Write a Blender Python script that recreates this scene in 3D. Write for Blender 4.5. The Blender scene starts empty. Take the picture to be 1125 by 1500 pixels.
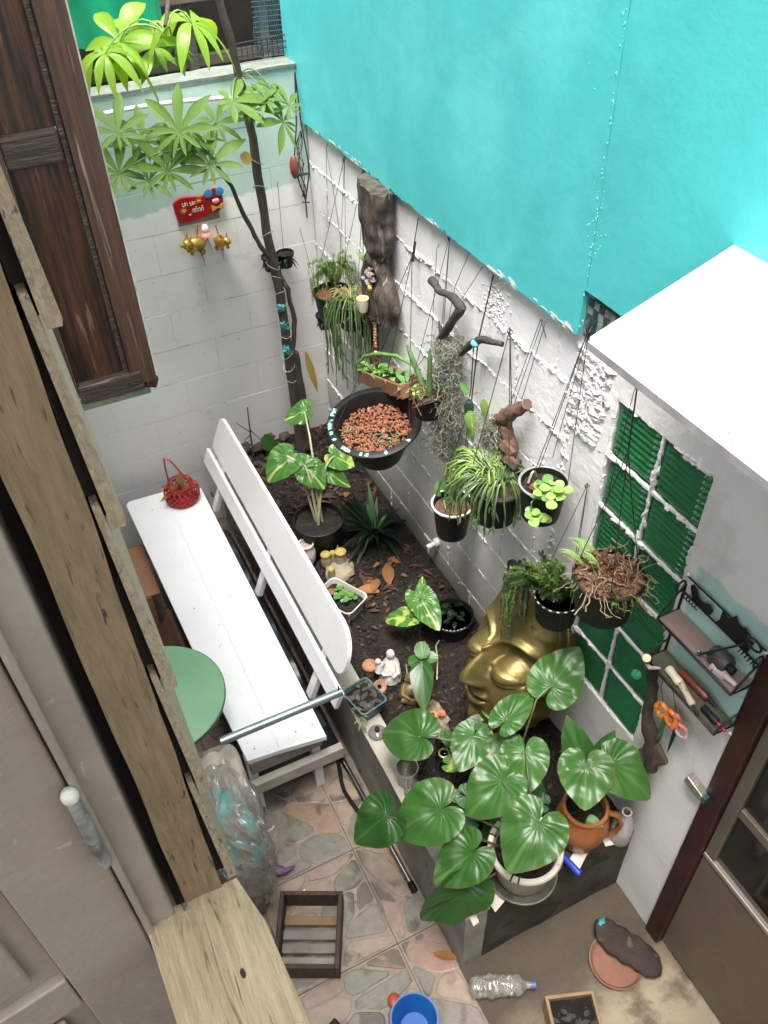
import bpy, bmesh, math, random
from mathutils import Vector, Matrix, Euler, noise
R = random.Random(7)
rad = math.radians
SC = bpy.context.scene
COL = SC.collection

# ------------------------------------------------------------------ camera
cam_d = bpy.data.cameras.new("camera"); cam = bpy.data.objects.new("camera", cam_d); COL.objects.link(cam)
cam_d.sensor_fit = 'VERTICAL'; cam_d.sensor_height = 36.0; cam_d.lens = 29.93
cam_d.clip_start = 0.02; cam_d.clip_end = 200
CAM_ROT = Matrix.Rotation(rad(-24.63), 3, 'Z') @ Matrix.Rotation(rad(47.505), 3, 'X') @ Matrix.Rotation(rad(-1.987), 3, 'Z')
CAM_LOC = Vector((-1.45, -3.88, 3.495))
cam.matrix_world = Matrix.Translation(CAM_LOC) @ CAM_ROT.to_4x4()
SC.camera = cam

# ------------------------------------------------------------------ sky and sun (bright overcast)
SUN_EL, SUN_AZ = 74.0, 230.0     # azimuth measured clockwise from +Y
world = bpy.data.worlds.new("World"); SC.world = world; world.use_nodes = True
wn = world.node_tree.nodes; wl = world.node_tree.links
sky = wn.new('ShaderNodeTexSky'); sky.sky_type = 'NISHITA'; sky.sun_disc = False
sky.sun_elevation = rad(SUN_EL); sky.sun_rotation = rad(SUN_AZ)
sky.air_density = 1.0; sky.dust_density = 5.0; sky.ozone_density = 1.0
hsv = wn.new('ShaderNodeHueSaturation'); hsv.inputs['Saturation'].default_value = 0.18
wl.new(sky.outputs[0], hsv.inputs['Color']); wl.new(hsv.outputs[0], wn['Background'].inputs['Color'])
wn['Background'].inputs['Strength'].default_value = 0.12
sun_d = bpy.data.lights.new("sun", 'SUN'); sun_d.energy = 1.5; sun_d.angle = rad(26); sun_d.color = (1.0, 0.95, 0.885)
sun = bpy.data.objects.new("sun", sun_d); COL.objects.link(sun)
sd = Vector((math.sin(rad(SUN_AZ)) * math.cos(rad(SUN_EL)), math.cos(rad(SUN_AZ)) * math.cos(rad(SUN_EL)), math.sin(rad(SUN_EL))))
sun.rotation_euler = sd.to_track_quat('Z', 'Y').to_euler()
SC.view_settings.view_transform = 'Standard'; SC.view_settings.look = 'None'
SC.view_settings.exposure = 2.2; SC.view_settings.gamma = 1.0; SC.view_settings.use_curve_mapping = False
SC.cycles.max_bounces = 8; SC.cycles.diffuse_bounces = 2; SC.cycles.glossy_bounces = 3
SC.cycles.transmission_bounces = 6; SC.cycles.transparent_max_bounces = 8

# ------------------------------------------------------------------ materials
MATS = {}
def mat(name, c1, c2=None, scale=6.0, rough=0.6, bump=0.0, bscale=60.0, metal=0.0, stretch=None, spec=0.5,
        c3=None, c3scale=30.0, c3amt=0.5, trans=0.0, alpha=1.0, transl=0.0, lo=0.35, hi=0.65, coat=0.0, rvar=0.0):
    if name in MATS: return MATS[name]
    m = bpy.data.materials.new(name); m.use_nodes = True; MATS[name] = m
    n = m.node_tree.nodes; l = m.node_tree.links; b = n['Principled BSDF']
    geo = n.new('ShaderNodeNewGeometry'); pos = geo.outputs['Position']
    if stretch:
        mp = n.new('ShaderNodeMapping'); mp.inputs['Scale'].default_value = stretch
        l.new(pos, mp.inputs['Vector']); pos = mp.outputs[0]
    def ns(sc, det=5.0, dist=0.0):
        t = n.new('ShaderNodeTexNoise'); t.inputs['Scale'].default_value = sc; t.inputs['Detail'].default_value = det
        t.inputs['Roughness'].default_value = 0.6; t.inputs['Distortion'].default_value = dist
        l.new(pos, t.inputs['Vector']); return t
    def ramp(src, a, z):
        r = n.new('ShaderNodeMapRange'); r.inputs['From Min'].default_value = a; r.inputs['From Max'].default_value = z
        l.new(src, r.inputs['Value']); return r.outputs[0]
    b.inputs['Base Color'].default_value = (*c1, 1)
    if c2:
        t = ns(scale); mx = n.new('ShaderNodeMix'); mx.data_type = 'RGBA'
        mx.inputs[6].default_value = (*c1, 1); mx.inputs[7].default_value = (*c2, 1)
        l.new(ramp(t.outputs['Fac'], lo, hi), mx.inputs[0]); out = mx.outputs[2]
        if c3:
            t3 = ns(c3scale, 3.0, 0.6); m3 = n.new('ShaderNodeMix'); m3.data_type = 'RGBA'
            m3.inputs[7].default_value = (*c3, 1); l.new(out, m3.inputs[6])
            th = 0.72 - 0.25 * c3amt
            l.new(ramp(t3.outputs['Fac'], th, th + 0.08), m3.inputs[0]); out = m3.outputs[2]
        l.new(out, b.inputs['Base Color'])
    b.inputs['Roughness'].default_value = rough; b.inputs['Metallic'].default_value = metal
    b.inputs['Specular IOR Level'].default_value = spec; b.inputs['Coat Weight'].default_value = coat
    b.inputs['Transmission Weight'].default_value = trans; b.inputs['Alpha'].default_value = alpha
    if rvar:
        tr = ns(bscale * 0.4); r = n.new('ShaderNodeMapRange'); r.inputs['From Min'].default_value = 0.3; r.inputs['From Max'].default_value = 0.7
        r.inputs['To Min'].default_value = max(0.03, rough - rvar); r.inputs['To Max'].default_value = min(1, rough + rvar)
        l.new(tr.outputs['Fac'], r.inputs['Value']); l.new(r.outputs[0], b.inputs['Roughness'])
    if bump:
        tb = ns(bscale, 6.0); bp = n.new('ShaderNodeBump'); bp.inputs['Strength'].default_value = bump
        bp.inputs['Distance'].default_value = 0.01
        l.new(tb.outputs['Fac'], bp.inputs['Height']); l.new(bp.outputs[0], b.inputs['Normal'])
    if transl:
        tl = n.new('ShaderNodeBsdfTranslucent'); ms = n.new('ShaderNodeMixShader'); ms.inputs[0].default_value = transl
        tl.inputs['Color'].default_value = (min(1, c1[0] * 1.6), min(1, c1[1] * 1.6), c1[2], 1)
        l.new(b.outputs[0], ms.inputs[1]); l.new(tl.outputs[0], ms.inputs[2]); l.new(ms.outputs[0], n['Material Output'].inputs['Surface'])
    return m

def leaf_mat(name, c, vein, nv=9, rough=0.40, transl=0.2, vary=0.28, patch=None, spec=0.35, veinw=0.10, edge=False):
    """UV.x = side vein coordinate 0..1, UV.y = 0 at the base, 1 at the edge"""
    if name in MATS: return MATS[name]
    m = bpy.data.materials.new(name); m.use_nodes = True; MATS[name] = m
    n = m.node_tree.nodes; l = m.node_tree.links; b = n['Principled BSDF']
    uv = n.new('ShaderNodeUVMap'); sp = n.new('ShaderNodeSeparateXYZ'); l.new(uv.outputs[0], sp.inputs[0])
    def M(op, a, bb=None):
        x = n.new('ShaderNodeMath'); x.operation = op
        for i, q in enumerate((a, bb)):
            if q is None: continue
            if isinstance(q, (int, float)): x.inputs[i].default_value = q
            else: l.new(q, x.inputs[i])
        return x.outputs[0]
    saw = M('ABSOLUTE', M('SUBTRACT', M('FRACT', M('MULTIPLY', sp.outputs[0], float(nv * 2))), 0.5))
    line = n.new('ShaderNodeMapRange'); line.inputs['From Min'].default_value = veinw; line.inputs['From Max'].default_value = 0.0
    l.new(saw, line.inputs['Value'])
    mid = n.new('ShaderNodeMapRange'); mid.inputs['From Min'].default_value = 0.012; mid.inputs['From Max'].default_value = 0.004
    l.new(M('ABSOLUTE', M('SUBTRACT', sp.outputs[0], 0.5)), mid.inputs['Value'])
    fac = M('MAXIMUM', M('MULTIPLY', line.outputs[0], 0.45), mid.outputs[0])
    geo = n.new('ShaderNodeNewGeometry'); t = n.new('ShaderNodeTexNoise'); t.inputs['Scale'].default_value = 14.0; t.inputs['Detail'].default_value = 4
    l.new(geo.outputs['Position'], t.inputs['Vector'])
    oi = n.new('ShaderNodeObjectInfo')
    m1 = n.new('ShaderNodeMix'); m1.data_type = 'RGBA'
    m1.inputs[6].default_value = (c[0] * (1 - vary), c[1] * (1 - vary), c[2] * (1 - vary), 1)
    m1.inputs[7].default_value = (c[0] * (1 + vary * 1.3), c[1] * (1 + vary), c[2] * (1 + vary), 1)
    l.new(M('ADD', M('MULTIPLY', t.outputs['Fac'], 0.6), M('MULTIPLY', oi.outputs['Random'], 0.4)), m1.inputs[0])
    out = m1.outputs[2]
    if patch:
        t2 = n.new('ShaderNodeTexNoise'); t2.inputs['Scale'].default_value = 22.0; l.new(geo.outputs['Position'], t2.inputs['Vector'])
        r2 = n.new('ShaderNodeMapRange'); r2.inputs['From Min'].default_value = 0.52; r2.inputs['From Max'].default_value = 0.6
        l.new(t2.outputs['Fac'], r2.inputs['Value'])
        m2 = n.new('ShaderNodeMix'); m2.data_type = 'RGBA'; m2.inputs[7].default_value = (*patch, 1)
        l.new(out, m2.inputs[6]); l.new(r2.outputs[0], m2.inputs[0]); out = m2.outputs[2]
    m3 = n.new('ShaderNodeMix'); m3.data_type = 'RGBA'; m3.inputs[7].default_value = (*vein, 1)
    l.new(out, m3.inputs[6]); l.new(fac, m3.inputs[0]); out = m3.outputs[2]
    if edge:
        t4 = n.new('ShaderNodeTexNoise'); t4.inputs['Scale'].default_value = 26.0; t4.inputs['Detail'].default_value = 5; l.new(geo.outputs['Position'], t4.inputs['Vector'])
        e1 = n.new('ShaderNodeMapRange'); e1.inputs['From Min'].default_value = 0.90; e1.inputs['From Max'].default_value = 1.02; l.new(sp.outputs[1], e1.inputs['Value'])
        e2 = n.new('ShaderNodeMapRange'); e2.inputs['From Min'].default_value = 0.50; e2.inputs['From Max'].default_value = 0.58; l.new(t4.outputs['Fac'], e2.inputs['Value'])
        e3 = n.new('ShaderNodeMapRange'); e3.inputs['From Min'].default_value = 0.70; e3.inputs['From Max'].default_value = 0.74; l.new(t4.outputs['Fac'], e3.inputs['Value'])
        m5 = n.new('ShaderNodeMix'); m5.data_type = 'RGBA'; m5.inputs[7].default_value = (0.16, 0.11, 0.035, 1); l.new(out, m5.inputs[6])
        l.new(M('MAXIMUM', M('MULTIPLY', e1.outputs[0], e2.outputs[0]), e3.outputs[0]), m5.inputs[0]); out = m5.outputs[2]
    l.new(out, b.inputs['Base Color'])
    b.inputs['Roughness'].default_value = rough; b.inputs['Specular IOR Level'].default_value = spec
    bp = n.new('ShaderNodeBump'); bp.inputs['Strength'].default_value = 0.25; bp.inputs['Distance'].default_value = 0.004
    l.new(M('MULTIPLY', saw, 1.0), bp.inputs['Height']); l.new(bp.outputs[0], b.inputs['Normal'])
    tl = n.new('ShaderNodeBsdfTranslucent'); tl.inputs['Color'].default_value = (c[0] * 2.2, c[1] * 1.8, c[2] * 0.8, 1)
    ms = n.new('ShaderNodeMixShader'); ms.inputs[0].default_value = transl
    l.new(b.outputs[0], ms.inputs[1]); l.new(tl.outputs[0], ms.inputs[2]); l.new(ms.outputs[0], n['Material Output'].inputs['Surface'])
    return m

def wood_mat(name, c1, c2, axis='Z', rough=0.6, bump=0.35, fine=1.0, grey=None, spec=0.4):
    """grain stretched along one world axis"""
    s = {'X': (1.2, 22, 22), 'Y': (22, 1.2, 22), 'Z': (22, 22, 1.2)}[axis]
    s = tuple(v * fine for v in s)
    return mat(name, c1, c2, scale=2.2, rough=rough, bump=bump, bscale=5.0, stretch=s, c3=grey, c3scale=1.0, c3amt=0.5 if grey else 0, spec=spec, lo=0.3, hi=0.7)

# ------------------------------------------------------------------ mesh helpers
ORG = {}; LASTO = [None]
def org(o): return ORG.get(o.name, Vector((0, 0, 0))) if o else Vector((0, 0, 0))

class MB:
    def __init__(s): s.v = []; s.f = []; s.uv = {}; s.mi = []; s.cur = 0
    def add(s, vs, fs, uvs=None):
        o = len(s.v); s.v += [Vector(p) for p in vs]
        s.f += [tuple(i + o for i in f) for f in fs]; s.mi += [s.cur] * len(fs)
        if uvs:
            for i, u in enumerate(uvs): s.uv[o + i] = u
        return s
    def box(s, c, d, rot=None):
        c = Vector(c); h = Vector(d) / 2
        vs = [Vector((x * h.x, y * h.y, z * h.z)) for x in (-1, 1) for y in (-1, 1) for z in (-1, 1)]
        if rot is not None: vs = [rot @ p for p in vs]
        return s.add([p + c for p in vs], [(0, 1, 3, 2), (4, 6, 7, 5), (0, 4, 5, 1), (2, 3, 7, 6), (0, 2, 6, 4), (1, 5, 7, 3)])
    def mm(s, a, b):
        a = Vector(a); b = Vector(b); return s.box((a + b) / 2, b - a)
    def tube(s, pts, r, n=8, caps=True, flat=None):
        pts = [Vector(p) for p in pts]; k = len(pts)
        rs = r if isinstance(r, (list, tuple)) else [r] * k
        vs = []; fs = []; up = None
        for i in range(k):
            t = (pts[min(i + 1, k - 1)] - pts[max(i - 1, 0)])
            if t.length < 1e-9: t = Vector((0, 0, 1))
            t.normalize()
            if up is None:
                up = Vector((0, 0, 1)) if abs(t.z) < 0.9 else Vector((1, 0, 0))
            a = t.cross(up)
            if a.length < 1e-6: a = t.cross(Vector((0.3, 1, 0.2)))
            a.normalize(); b = a.cross(t); up = b
            for j in range(n):
                an = 2 * math.pi * j / n
                vs.append(pts[i] + (a * math.cos(an) + b * math.sin(an) * (flat or 1)) * rs[i])
        for i in range(k - 1):
            for j in range(n):
                j2 = (j + 1) % n
                fs.append((i * n + j, i * n + j2, (i + 1) * n + j2, (i + 1) * n + j))
        if caps: fs.append(tuple(range(n - 1, -1, -1))); fs.append(tuple((k - 1) * n + j for j in range(n)))
        return s.add(vs, fs)
    def lathe(s, prof, c, n=28, rot=None, wob=0.0, sx=1, sy=1):
        c = Vector(c); vs = []; fs = []
        for (r, z) in prof:
            for j in range(n):
                a = 2 * math.pi * j / n
                q = r * (1 + wob * math.sin(3 * a + z * 40))
                p = Vector((q * math.cos(a) * sx, q * math.sin(a) * sy, z))
                if rot is not None: p = rot @ p
                vs.append(p + c)
        for i in range(len(prof) - 1):
            for j in range(n):
                j2 = (j + 1) % n; fs.append((i * n + j, i * n + j2, (i + 1) * n + j2, (i + 1) * n + j))
        if prof[0][0] > 1e-6 and prof[-1][0] > 1e-6:          # a ring: close the profile
            i = len(prof) - 1
            for j in range(n): j2 = (j + 1) % n; fs.append((i * n + j, i * n + j2, j2, j))
        elif prof[0][0] > 1e-6: fs.append(tuple(range(n - 1, -1, -1)))
        elif prof[-1][0] > 1e-6: fs.append(tuple((len(prof) - 1) * n + j for j in range(n)))
        return s.add(vs, fs)
    def ell(s, c, r, nu=12, nv=8, rot=None, amp=0.0, fr=8.0, seed=0):
        c = Vector(c); vs = []; fs = []
        r = Vector(r) if not isinstance(r, (int, float)) else Vector((r, r, r))
        for i in range(nv + 1):
            ph = math.pi * i / nv
            for j in range(nu):
                a = 2 * math.pi * j / nu
                d = Vector((math.sin(ph) * math.cos(a), math.sin(ph) * math.sin(a), math.cos(ph)))
                k = 1 + (amp * noise.noise(d * fr * 0.25 + Vector((seed, seed * 1.7, 0))) if amp else 0)
                p = Vector((d.x * r.x, d.y * r.y, d.z * r.z)) * k
                if rot is not None: p = rot @ p
                vs.append(c + p)
        for i in range(nv):
            for j in range(nu):
                j2 = (j + 1) % nu; fs.append((i * nu + j, (i + 1) * nu + j, (i + 1) * nu + j2, i * nu + j2))
        return s.add(vs, fs)
    def prism(s, poly, o, u, w, h):
        """2D polygon (in axes u,w at origin o) extruded by the vector h"""
        o = Vector(o); u = Vector(u); w = Vector(w); h = Vector(h); k = len(poly)
        vs = [o + u * a + w * b for a, b in poly] + [o + u * a + w * b + h for a, b in poly]
        fs = [tuple(range(k - 1, -1, -1)), tuple(range(k, 2 * k))] + [(i, (i + 1) % k, k + (i + 1) % k, k + i) for i in range(k)]
        return s.add(vs, fs)
    def build(s, name, m, parent=None, smooth=False, bevel=0.0, origin=None, seg=2):
        if parent is not None: O = org(parent)
        elif origin is not None: O = Vector(origin)
        else:
            xs = [p.x for p in s.v]; ys = [p.y for p in s.v]
            O = Vector(((min(xs) + max(xs)) / 2, (min(ys) + max(ys)) / 2, min(p.z for p in s.v)))
        me = bpy.data.meshes.new(name)
        me.from_pydata([p - O for p in s.v], [], s.f)
        if s.uv:
            ul = me.uv_layers.new(name="UVMap")
            for lp in me.loops: ul.data[lp.index].uv = s.uv.get(lp.vertex_index, (0, 0))
        for q in (m if isinstance(m, (list, tuple)) else [m]): me.materials.append(q)
        if len(me.materials) > 1:
            for p, i in zip(me.polygons, s.mi): p.material_index = i
        bm = bmesh.new(); bm.from_mesh(me)
        if not s.uv: bmesh.ops.recalc_face_normals(bm, faces=bm.faces)
        bm.to_mesh(me); bm.free()
        if smooth: me.polygons.foreach_set('use_smooth', [True] * len(me.polygons))
        me.update()
        o = bpy.data.objects.new(name, me); COL.objects.link(o)
        if parent is not None: o.parent = parent; ORG[o.name] = org(parent)
        else: o.location = O; ORG[o.name] = O
        if bevel:
            md = o.modifiers.new("bevel", 'BEVEL'); md.width = bevel; md.segments = seg; md.limit_method = 'ANGLE'; md.angle_limit = rad(40)
        if smooth:
            md = o.modifiers.new("split", 'EDGE_SPLIT'); md.split_angle = rad(50)
        LASTO[0] = o
        return o

def tag(o, label=None, cat=None, group=None, kind=None):
    if label: o['label'] = label
    if cat: o['category'] = cat
    if group: o['group'] = group
    if kind: o['kind'] = kind
    return o
def thing(name, loc, label, cat, group=None):
    o = bpy.data.objects.new(name, None); COL.objects.link(o); o.location = loc; o.empty_display_size = 0.05
    ORG[o.name] = Vector(loc); return tag(o, label, cat, group, 'thing')
def frame(n, up=(0, 0, 1)):
    """matrix whose z axis is n"""
    n = Vector(n).normalized(); x = Vector(up).cross(n)
    if x.length < 1e-5: x = Vector((1, 0, 0))
    x.normalize(); y = n.cross(x); return Matrix((x, y, n)).transposed()
def wobble(p, a, f=6.0, s=0.0):
    p = Vector(p); q = p * f + Vector((s, s * 2.1, s * 0.7)); return p + noise.noise_vector(q) * a
def arc(a, b, bow=(0, 0, 0.05), k=8):
    a = Vector(a); b = Vector(b); bow = Vector(bow)
    return [a.lerp(b, i / k) + bow * (4 * (i / k) * (1 - i / k)) for i in range(k + 1)]
def U(a, b): return R.uniform(a, b)

# ================================================================== SETTING
def split_paint(name, ca, cb, tests, rough=0.7, bump=0.25, bscale=45.0, dirt=None, dirt_scale=5.0, cvar=0.06, dthr=0.56, fine=0.0, soft=0.012, damt=0.55):
    """ca everywhere, cb where every (axis, sign, limit) limit holds, its edge ragged and blended over soft; dirt as stains"""
    m = bpy.data.materials.new(name); m.use_nodes = True; MATS[name] = m
    n = m.node_tree.nodes; l = m.node_tree.links; b = n['Principled BSDF']
    geo = n.new('ShaderNodeNewGeometry'); sp = n.new('ShaderNodeSeparateXYZ'); l.new(geo.outputs['Position'], sp.inputs[0])
    def ns(sc, det=5.0):
        t = n.new('ShaderNodeTexNoise'); t.inputs['Scale'].default_value = sc; t.inputs['Detail'].default_value = det; t.inputs['Roughness'].default_value = 0.65
        l.new(geo.outputs['Position'], t.inputs['Vector']); return t.outputs['Fac']
    def M(op, a, bb):
        x = n.new('ShaderNodeMath'); x.operation = op
        for i, q in enumerate((a, bb)):
            if isinstance(q, (int, float)): x.inputs[i].default_value = q
            else: l.new(q, x.inputs[i])
        return x.outputs[0]
    def mr(v, a, z):
        r = n.new('ShaderNodeMapRange'); r.inputs['From Min'].default_value = a; r.inputs['From Max'].default_value = z; l.new(v, r.inputs['Value']); return r.outputs[0]
    def mixc(f, a, c):
        x = n.new('ShaderNodeMix'); x.data_type = 'RGBA'; l.new(f, x.inputs[0])
        for i, q in ((6, a), (7, c)):
            if isinstance(q, tuple): x.inputs[i].default_value = (*q, 1)
            else: l.new(q, x.inputs[i])
        return x.outputs[2]
    var = ns(3.0); wob = M('MULTIPLY', M('SUBTRACT', ns(9.0), 0.5), 0.10)
    A = mixc(mr(var, 0.3, 0.7), ca, tuple(v * (1 - cvar) for v in ca)); out = A
    if tests:
        f = None
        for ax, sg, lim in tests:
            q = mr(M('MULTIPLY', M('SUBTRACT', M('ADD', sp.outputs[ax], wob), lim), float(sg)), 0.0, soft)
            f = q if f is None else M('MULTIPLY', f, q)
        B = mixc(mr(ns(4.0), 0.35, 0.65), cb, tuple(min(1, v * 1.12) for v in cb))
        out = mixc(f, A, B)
    if dirt:
        out = mixc(M('MULTIPLY', mr(ns(dirt_scale, 8.0), dthr, dthr + 0.16), damt), out, dirt)
    if fine:
        out = mixc(M('MULTIPLY', mr(ns(70.0, 4.0), 0.66, 0.70), fine), out, (0.10, 0.09, 0.08))
    l.new(out, b.inputs['Base Color']); b.inputs['Roughness'].default_value = rough
    bp = n.new('ShaderNodeBump'); bp.inputs['Strength'].default_value = bump; bp.inputs['Distance'].default_value = 0.008
    l.new(ns(bscale, 7.0), bp.inputs['Height']); l.new(bp.outputs[0], b.inputs['Normal'])
    return m

WHITE = split_paint('white_wall_paint', (0.85, 0.845, 0.85), (0.22, 0.22, 0.175), [(2, -1, 0.86)], soft=0.42, bump=0.5, bscale=34, dirt=(0.52, 0.51, 0.50), dirt_scale=3.0, dthr=0.60)  # lower band: soil-splash stain deepened to stand in for shade near the soil
LUMP = mat('white_mortar', (0.84, 0.83, 0.82), (0.72, 0.71, 0.69), scale=30, rough=0.85, bump=0.5, bscale=120)
BACKP = split_paint('back_wall_paint', (0.84, 0.83, 0.80), (0.45, 0.58, 0.53), [(2, 1, 1.90)], bump=0.22, bscale=26, dirt=(0.42, 0.41, 0.38), dirt_scale=6.0, dthr=0.60, fine=0.5)
PLAST = split_paint('window_wall_plaster', (0.80, 0.79, 0.77), (0.42, 0.62, 0.58), [(2, -1, 1.80), (2, 1, 1.36), (1, -1, -2.775)], bump=0.55, bscale=30, dirt=(0.40, 0.39, 0.36), dirt_scale=2.4, dthr=0.57)
TURQ = split_paint('turquoise_paint', (0.080, 0.54, 0.565), None, [], rough=0.5, bump=0.25, bscale=11, cvar=0.16, dirt=(0.14, 0.66, 0.67), dirt_scale=1.6, dthr=0.5)
CONC = mat('kerb_cement', (0.40, 0.385, 0.35), (0.24, 0.23, 0.20), scale=5, rough=0.85, bump=0.5, bscale=70, c3=(0.10, 0.09, 0.075), c3scale=9, c3amt=0.35)
CONC_TOP = mat('kerb_top_cement', (0.50, 0.47, 0.41), (0.36, 0.33, 0.28), scale=9, rough=0.85, bump=0.4, bscale=90, c3=(0.16, 0.14, 0.12), c3scale=22, c3amt=0.25)
FLOORC = split_paint('stained_concrete', (0.48, 0.39, 0.27), (0.07, 0.055, 0.037), [(1, 1, -3.27)], rough=0.7, bump=0.5, bscale=40, dirt=(0.09, 0.066, 0.04), dirt_scale=6.0, dthr=0.46, cvar=0.35, fine=0.8, soft=0.20, damt=0.8)  # stains throughout, and darker towards the planter front
GROUT = mat('tile_grout', (0.20, 0.17, 0.145), (0.09, 0.08, 0.065), scale=12, rough=0.9, bump=0.3)
TILEB = mat('tile_base', (0.36, 0.285, 0.225), (0.25, 0.20, 0.155), scale=16, rough=0.38, bump=0.12, bscale=90, c3=(0.11, 0.085, 0.06), c3scale=5, c3amt=0.35)
SOIL = mat('dark_soil', (0.017, 0.011, 0.008), (0.007, 0.005, 0.004), scale=18, rough=0.9, bump=0.9, bscale=90, c3=(0.10, 0.065, 0.038), c3scale=60, c3amt=0.4)
DARK = mat('dark_interior', (0.018, 0.016, 0.014), (0.03, 0.025, 0.02), scale=5, rough=0.9)

g = MB(); g.add([(-30, -30, -0.06), (30, -30, -0.06), (30, 30, -0.06), (-30, 30, -0.06)], [(0, 1, 2, 3)])
tag(g.build('ground', mat('ground_earth', (0.12, 0.10, 0.08), (0.08, 0.07, 0.05), scale=3, rough=0.95)), kind='structure')

# --- tiled floor: crazy-paving stones on square tiles
TS = 0.425; XL = [-0.731, -0.906, -0.906 - TS, -0.906 - 2 * TS, -0.906 - 3 * TS]
YL = [-2.257 + TS * k for k in (5, 4, 3, 2, 1, 0, -1, -2, -3, -4, -5)]
fl = MB(); fl.mm((-2.3, -4.6, -0.05), (-0.70, 0.0, -0.009))
floor = tag(fl.build('floor', GROUT, origin=(0, 0, 0)), kind='structure')
STONES = [mat('stone_pink', (0.385, 0.262, 0.205), (0.30, 0.21, 0.165), scale=22, rough=0.34, bump=0.18, bscale=60, c3=(0.15, 0.115, 0.085), c3scale=6, c3amt=0.7, rvar=0.12),
          mat('stone_salmon', (0.385, 0.245, 0.18), (0.31, 0.205, 0.155), scale=18, rough=0.34, bump=0.18, bscale=60, c3=(0.15, 0.115, 0.085), c3scale=6, c3amt=0.7, rvar=0.12),
          mat('stone_tan', (0.40, 0.30, 0.225), (0.30, 0.235, 0.18), scale=20, rough=0.36, bump=0.18, bscale=60, c3=(0.15, 0.115, 0.085), c3scale=6, c3amt=0.7, rvar=0.12),
          mat('stone_grey', (0.285, 0.245, 0.21), (0.21, 0.18, 0.155), scale=24, rough=0.34, bump=0.2, bscale=60, c3=(0.12, 0.10, 0.08), c3scale=6, c3amt=0.7, rvar=0.12),
          mat('stone_green_grey', (0.265, 0.245, 0.20), (0.195, 0.18, 0.145), scale=20, rough=0.34, bump=0.2, bscale=60, c3=(0.12, 0.10, 0.08), c3scale=6, c3amt=0.7, rvar=0.12)]
def clip(poly, nx, ny, d):
    out = []
    for i in range(len(poly)):
        a = poly[i]; b = poly[(i + 1) % len(poly)]
        da = a[0] * nx + a[1] * ny - d; db = b[0] * nx + b[1] * ny - d
        if da <= 0: out.append(a)
        if (da < 0 < db) or (db < 0 < da):
            t = da / (da - db); out.append((a[0] + (b[0] - a[0]) * t, a[1] + (b[1] - a[1]) * t))
    return out
def chaikin(p, q=0.14):
    o = []
    for i in range(len(p)):
        a = p[i]; b = p[(i + 1) % len(p)]
        o += [(a[0] + (b[0] - a[0]) * q, a[1] + (b[1] - a[1]) * q), (a[0] + (b[0] - a[0]) * (1 - q), a[1] + (b[1] - a[1]) * (1 - q))]
    return o
def stones_in(x0, x1, y0, y1, seed):
    rr = random.Random(seed); an = rr.uniform(0, 3.14); st = rr.uniform(1.35, 1.8)
    ca, sa = math.cos(an), math.sin(an)
    def fw(p): u = p[0] * ca + p[1] * sa; w = -p[0] * sa + p[1] * ca; return (u / st, w)
    def bw(p): u = p[0] * st; w = p[1]; return (u * ca - w * sa, u * sa + w * ca)
    n = max(3, int((x1 - x0) * (y1 - y0) / (TS * TS) * 13)); pts = []
    for _ in range(400):
        p = (rr.uniform(x0, x1), rr.uniform(y0, y1)); q = fw(p)
        if all((q[0] - a[0]) ** 2 + (q[1] - a[1]) ** 2 > 0.070 ** 2 for a in pts): pts.append(q)
        if len(pts) >= n: break
    cells = []
    e = 0.009
    for i, p in enumerate(pts):
        poly = [fw(c) for c in ((x0 + e, y0 + e), (x1 - e, y0 + e), (x1 - e, y1 - e), (x0 + e, y1 - e))]
        for j, q in enumerate(pts):
            if i == j: continue
            dx, dy = q[0] - p[0], q[1] - p[1]; L = math.hypot(dx, dy); dx /= L; dy /= L
            poly = clip(poly, dx, dy, (p[0] + q[0]) / 2 * dx + (p[1] + q[1]) / 2 * dy - rr.uniform(0.0025, 0.006))
            if len(poly) < 3: break
        if len(poly) >= 3: cells.append(chaikin([bw(q) for q in poly]))
    return cells
for i in range(4):
    for j in range(len(YL) - 1):
        x1, x0 = XL[i], XL[i + 1]; y1, y0 = YL[j], YL[j + 1]
        if y1 < -4.4: continue
        y1 = min(y1, -0.01); e = 0.0022
        if y1 - y0 < 0.03: continue
        dz = U(-0.0008, 0.0008)
        t = MB().mm((x0 + e, y0 + e, -0.03), (x1 - e, y1 - e, -0.0035 + dz)).build('tile', TILEB, floor)
        if not (-3.6 < y1 and y0 < -1.2 and i < 3): continue
        for c in stones_in(x0, x1, y0, y1, i * 50 + j):
            cx = sum(p[0] for p in c) / len(c); cy = sum(p[1] for p in c) / len(c); k = len(c); tz = U(-0.0004, 0.0012)
            mb = MB(); vs = []
            for s_, z in ((1.0, -0.005), (1.0, -0.0012), (0.93, tz)):
                vs += [(cx + (p[0] - cx) * s_, cy + (p[1] - cy) * s_, z) for p in c]
            fs = [tuple(range(2 * k, 3 * k))] + [(r_ * k + q, r_ * k + (q + 1) % k, (r_ + 1) * k + (q + 1) % k, (r_ + 1) * k + q) for r_ in (0, 1) for q in range(k)]
            mb.add(vs, fs); mb.build('stone', R.choice(STONES + STONES[2:4]), t)

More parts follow.
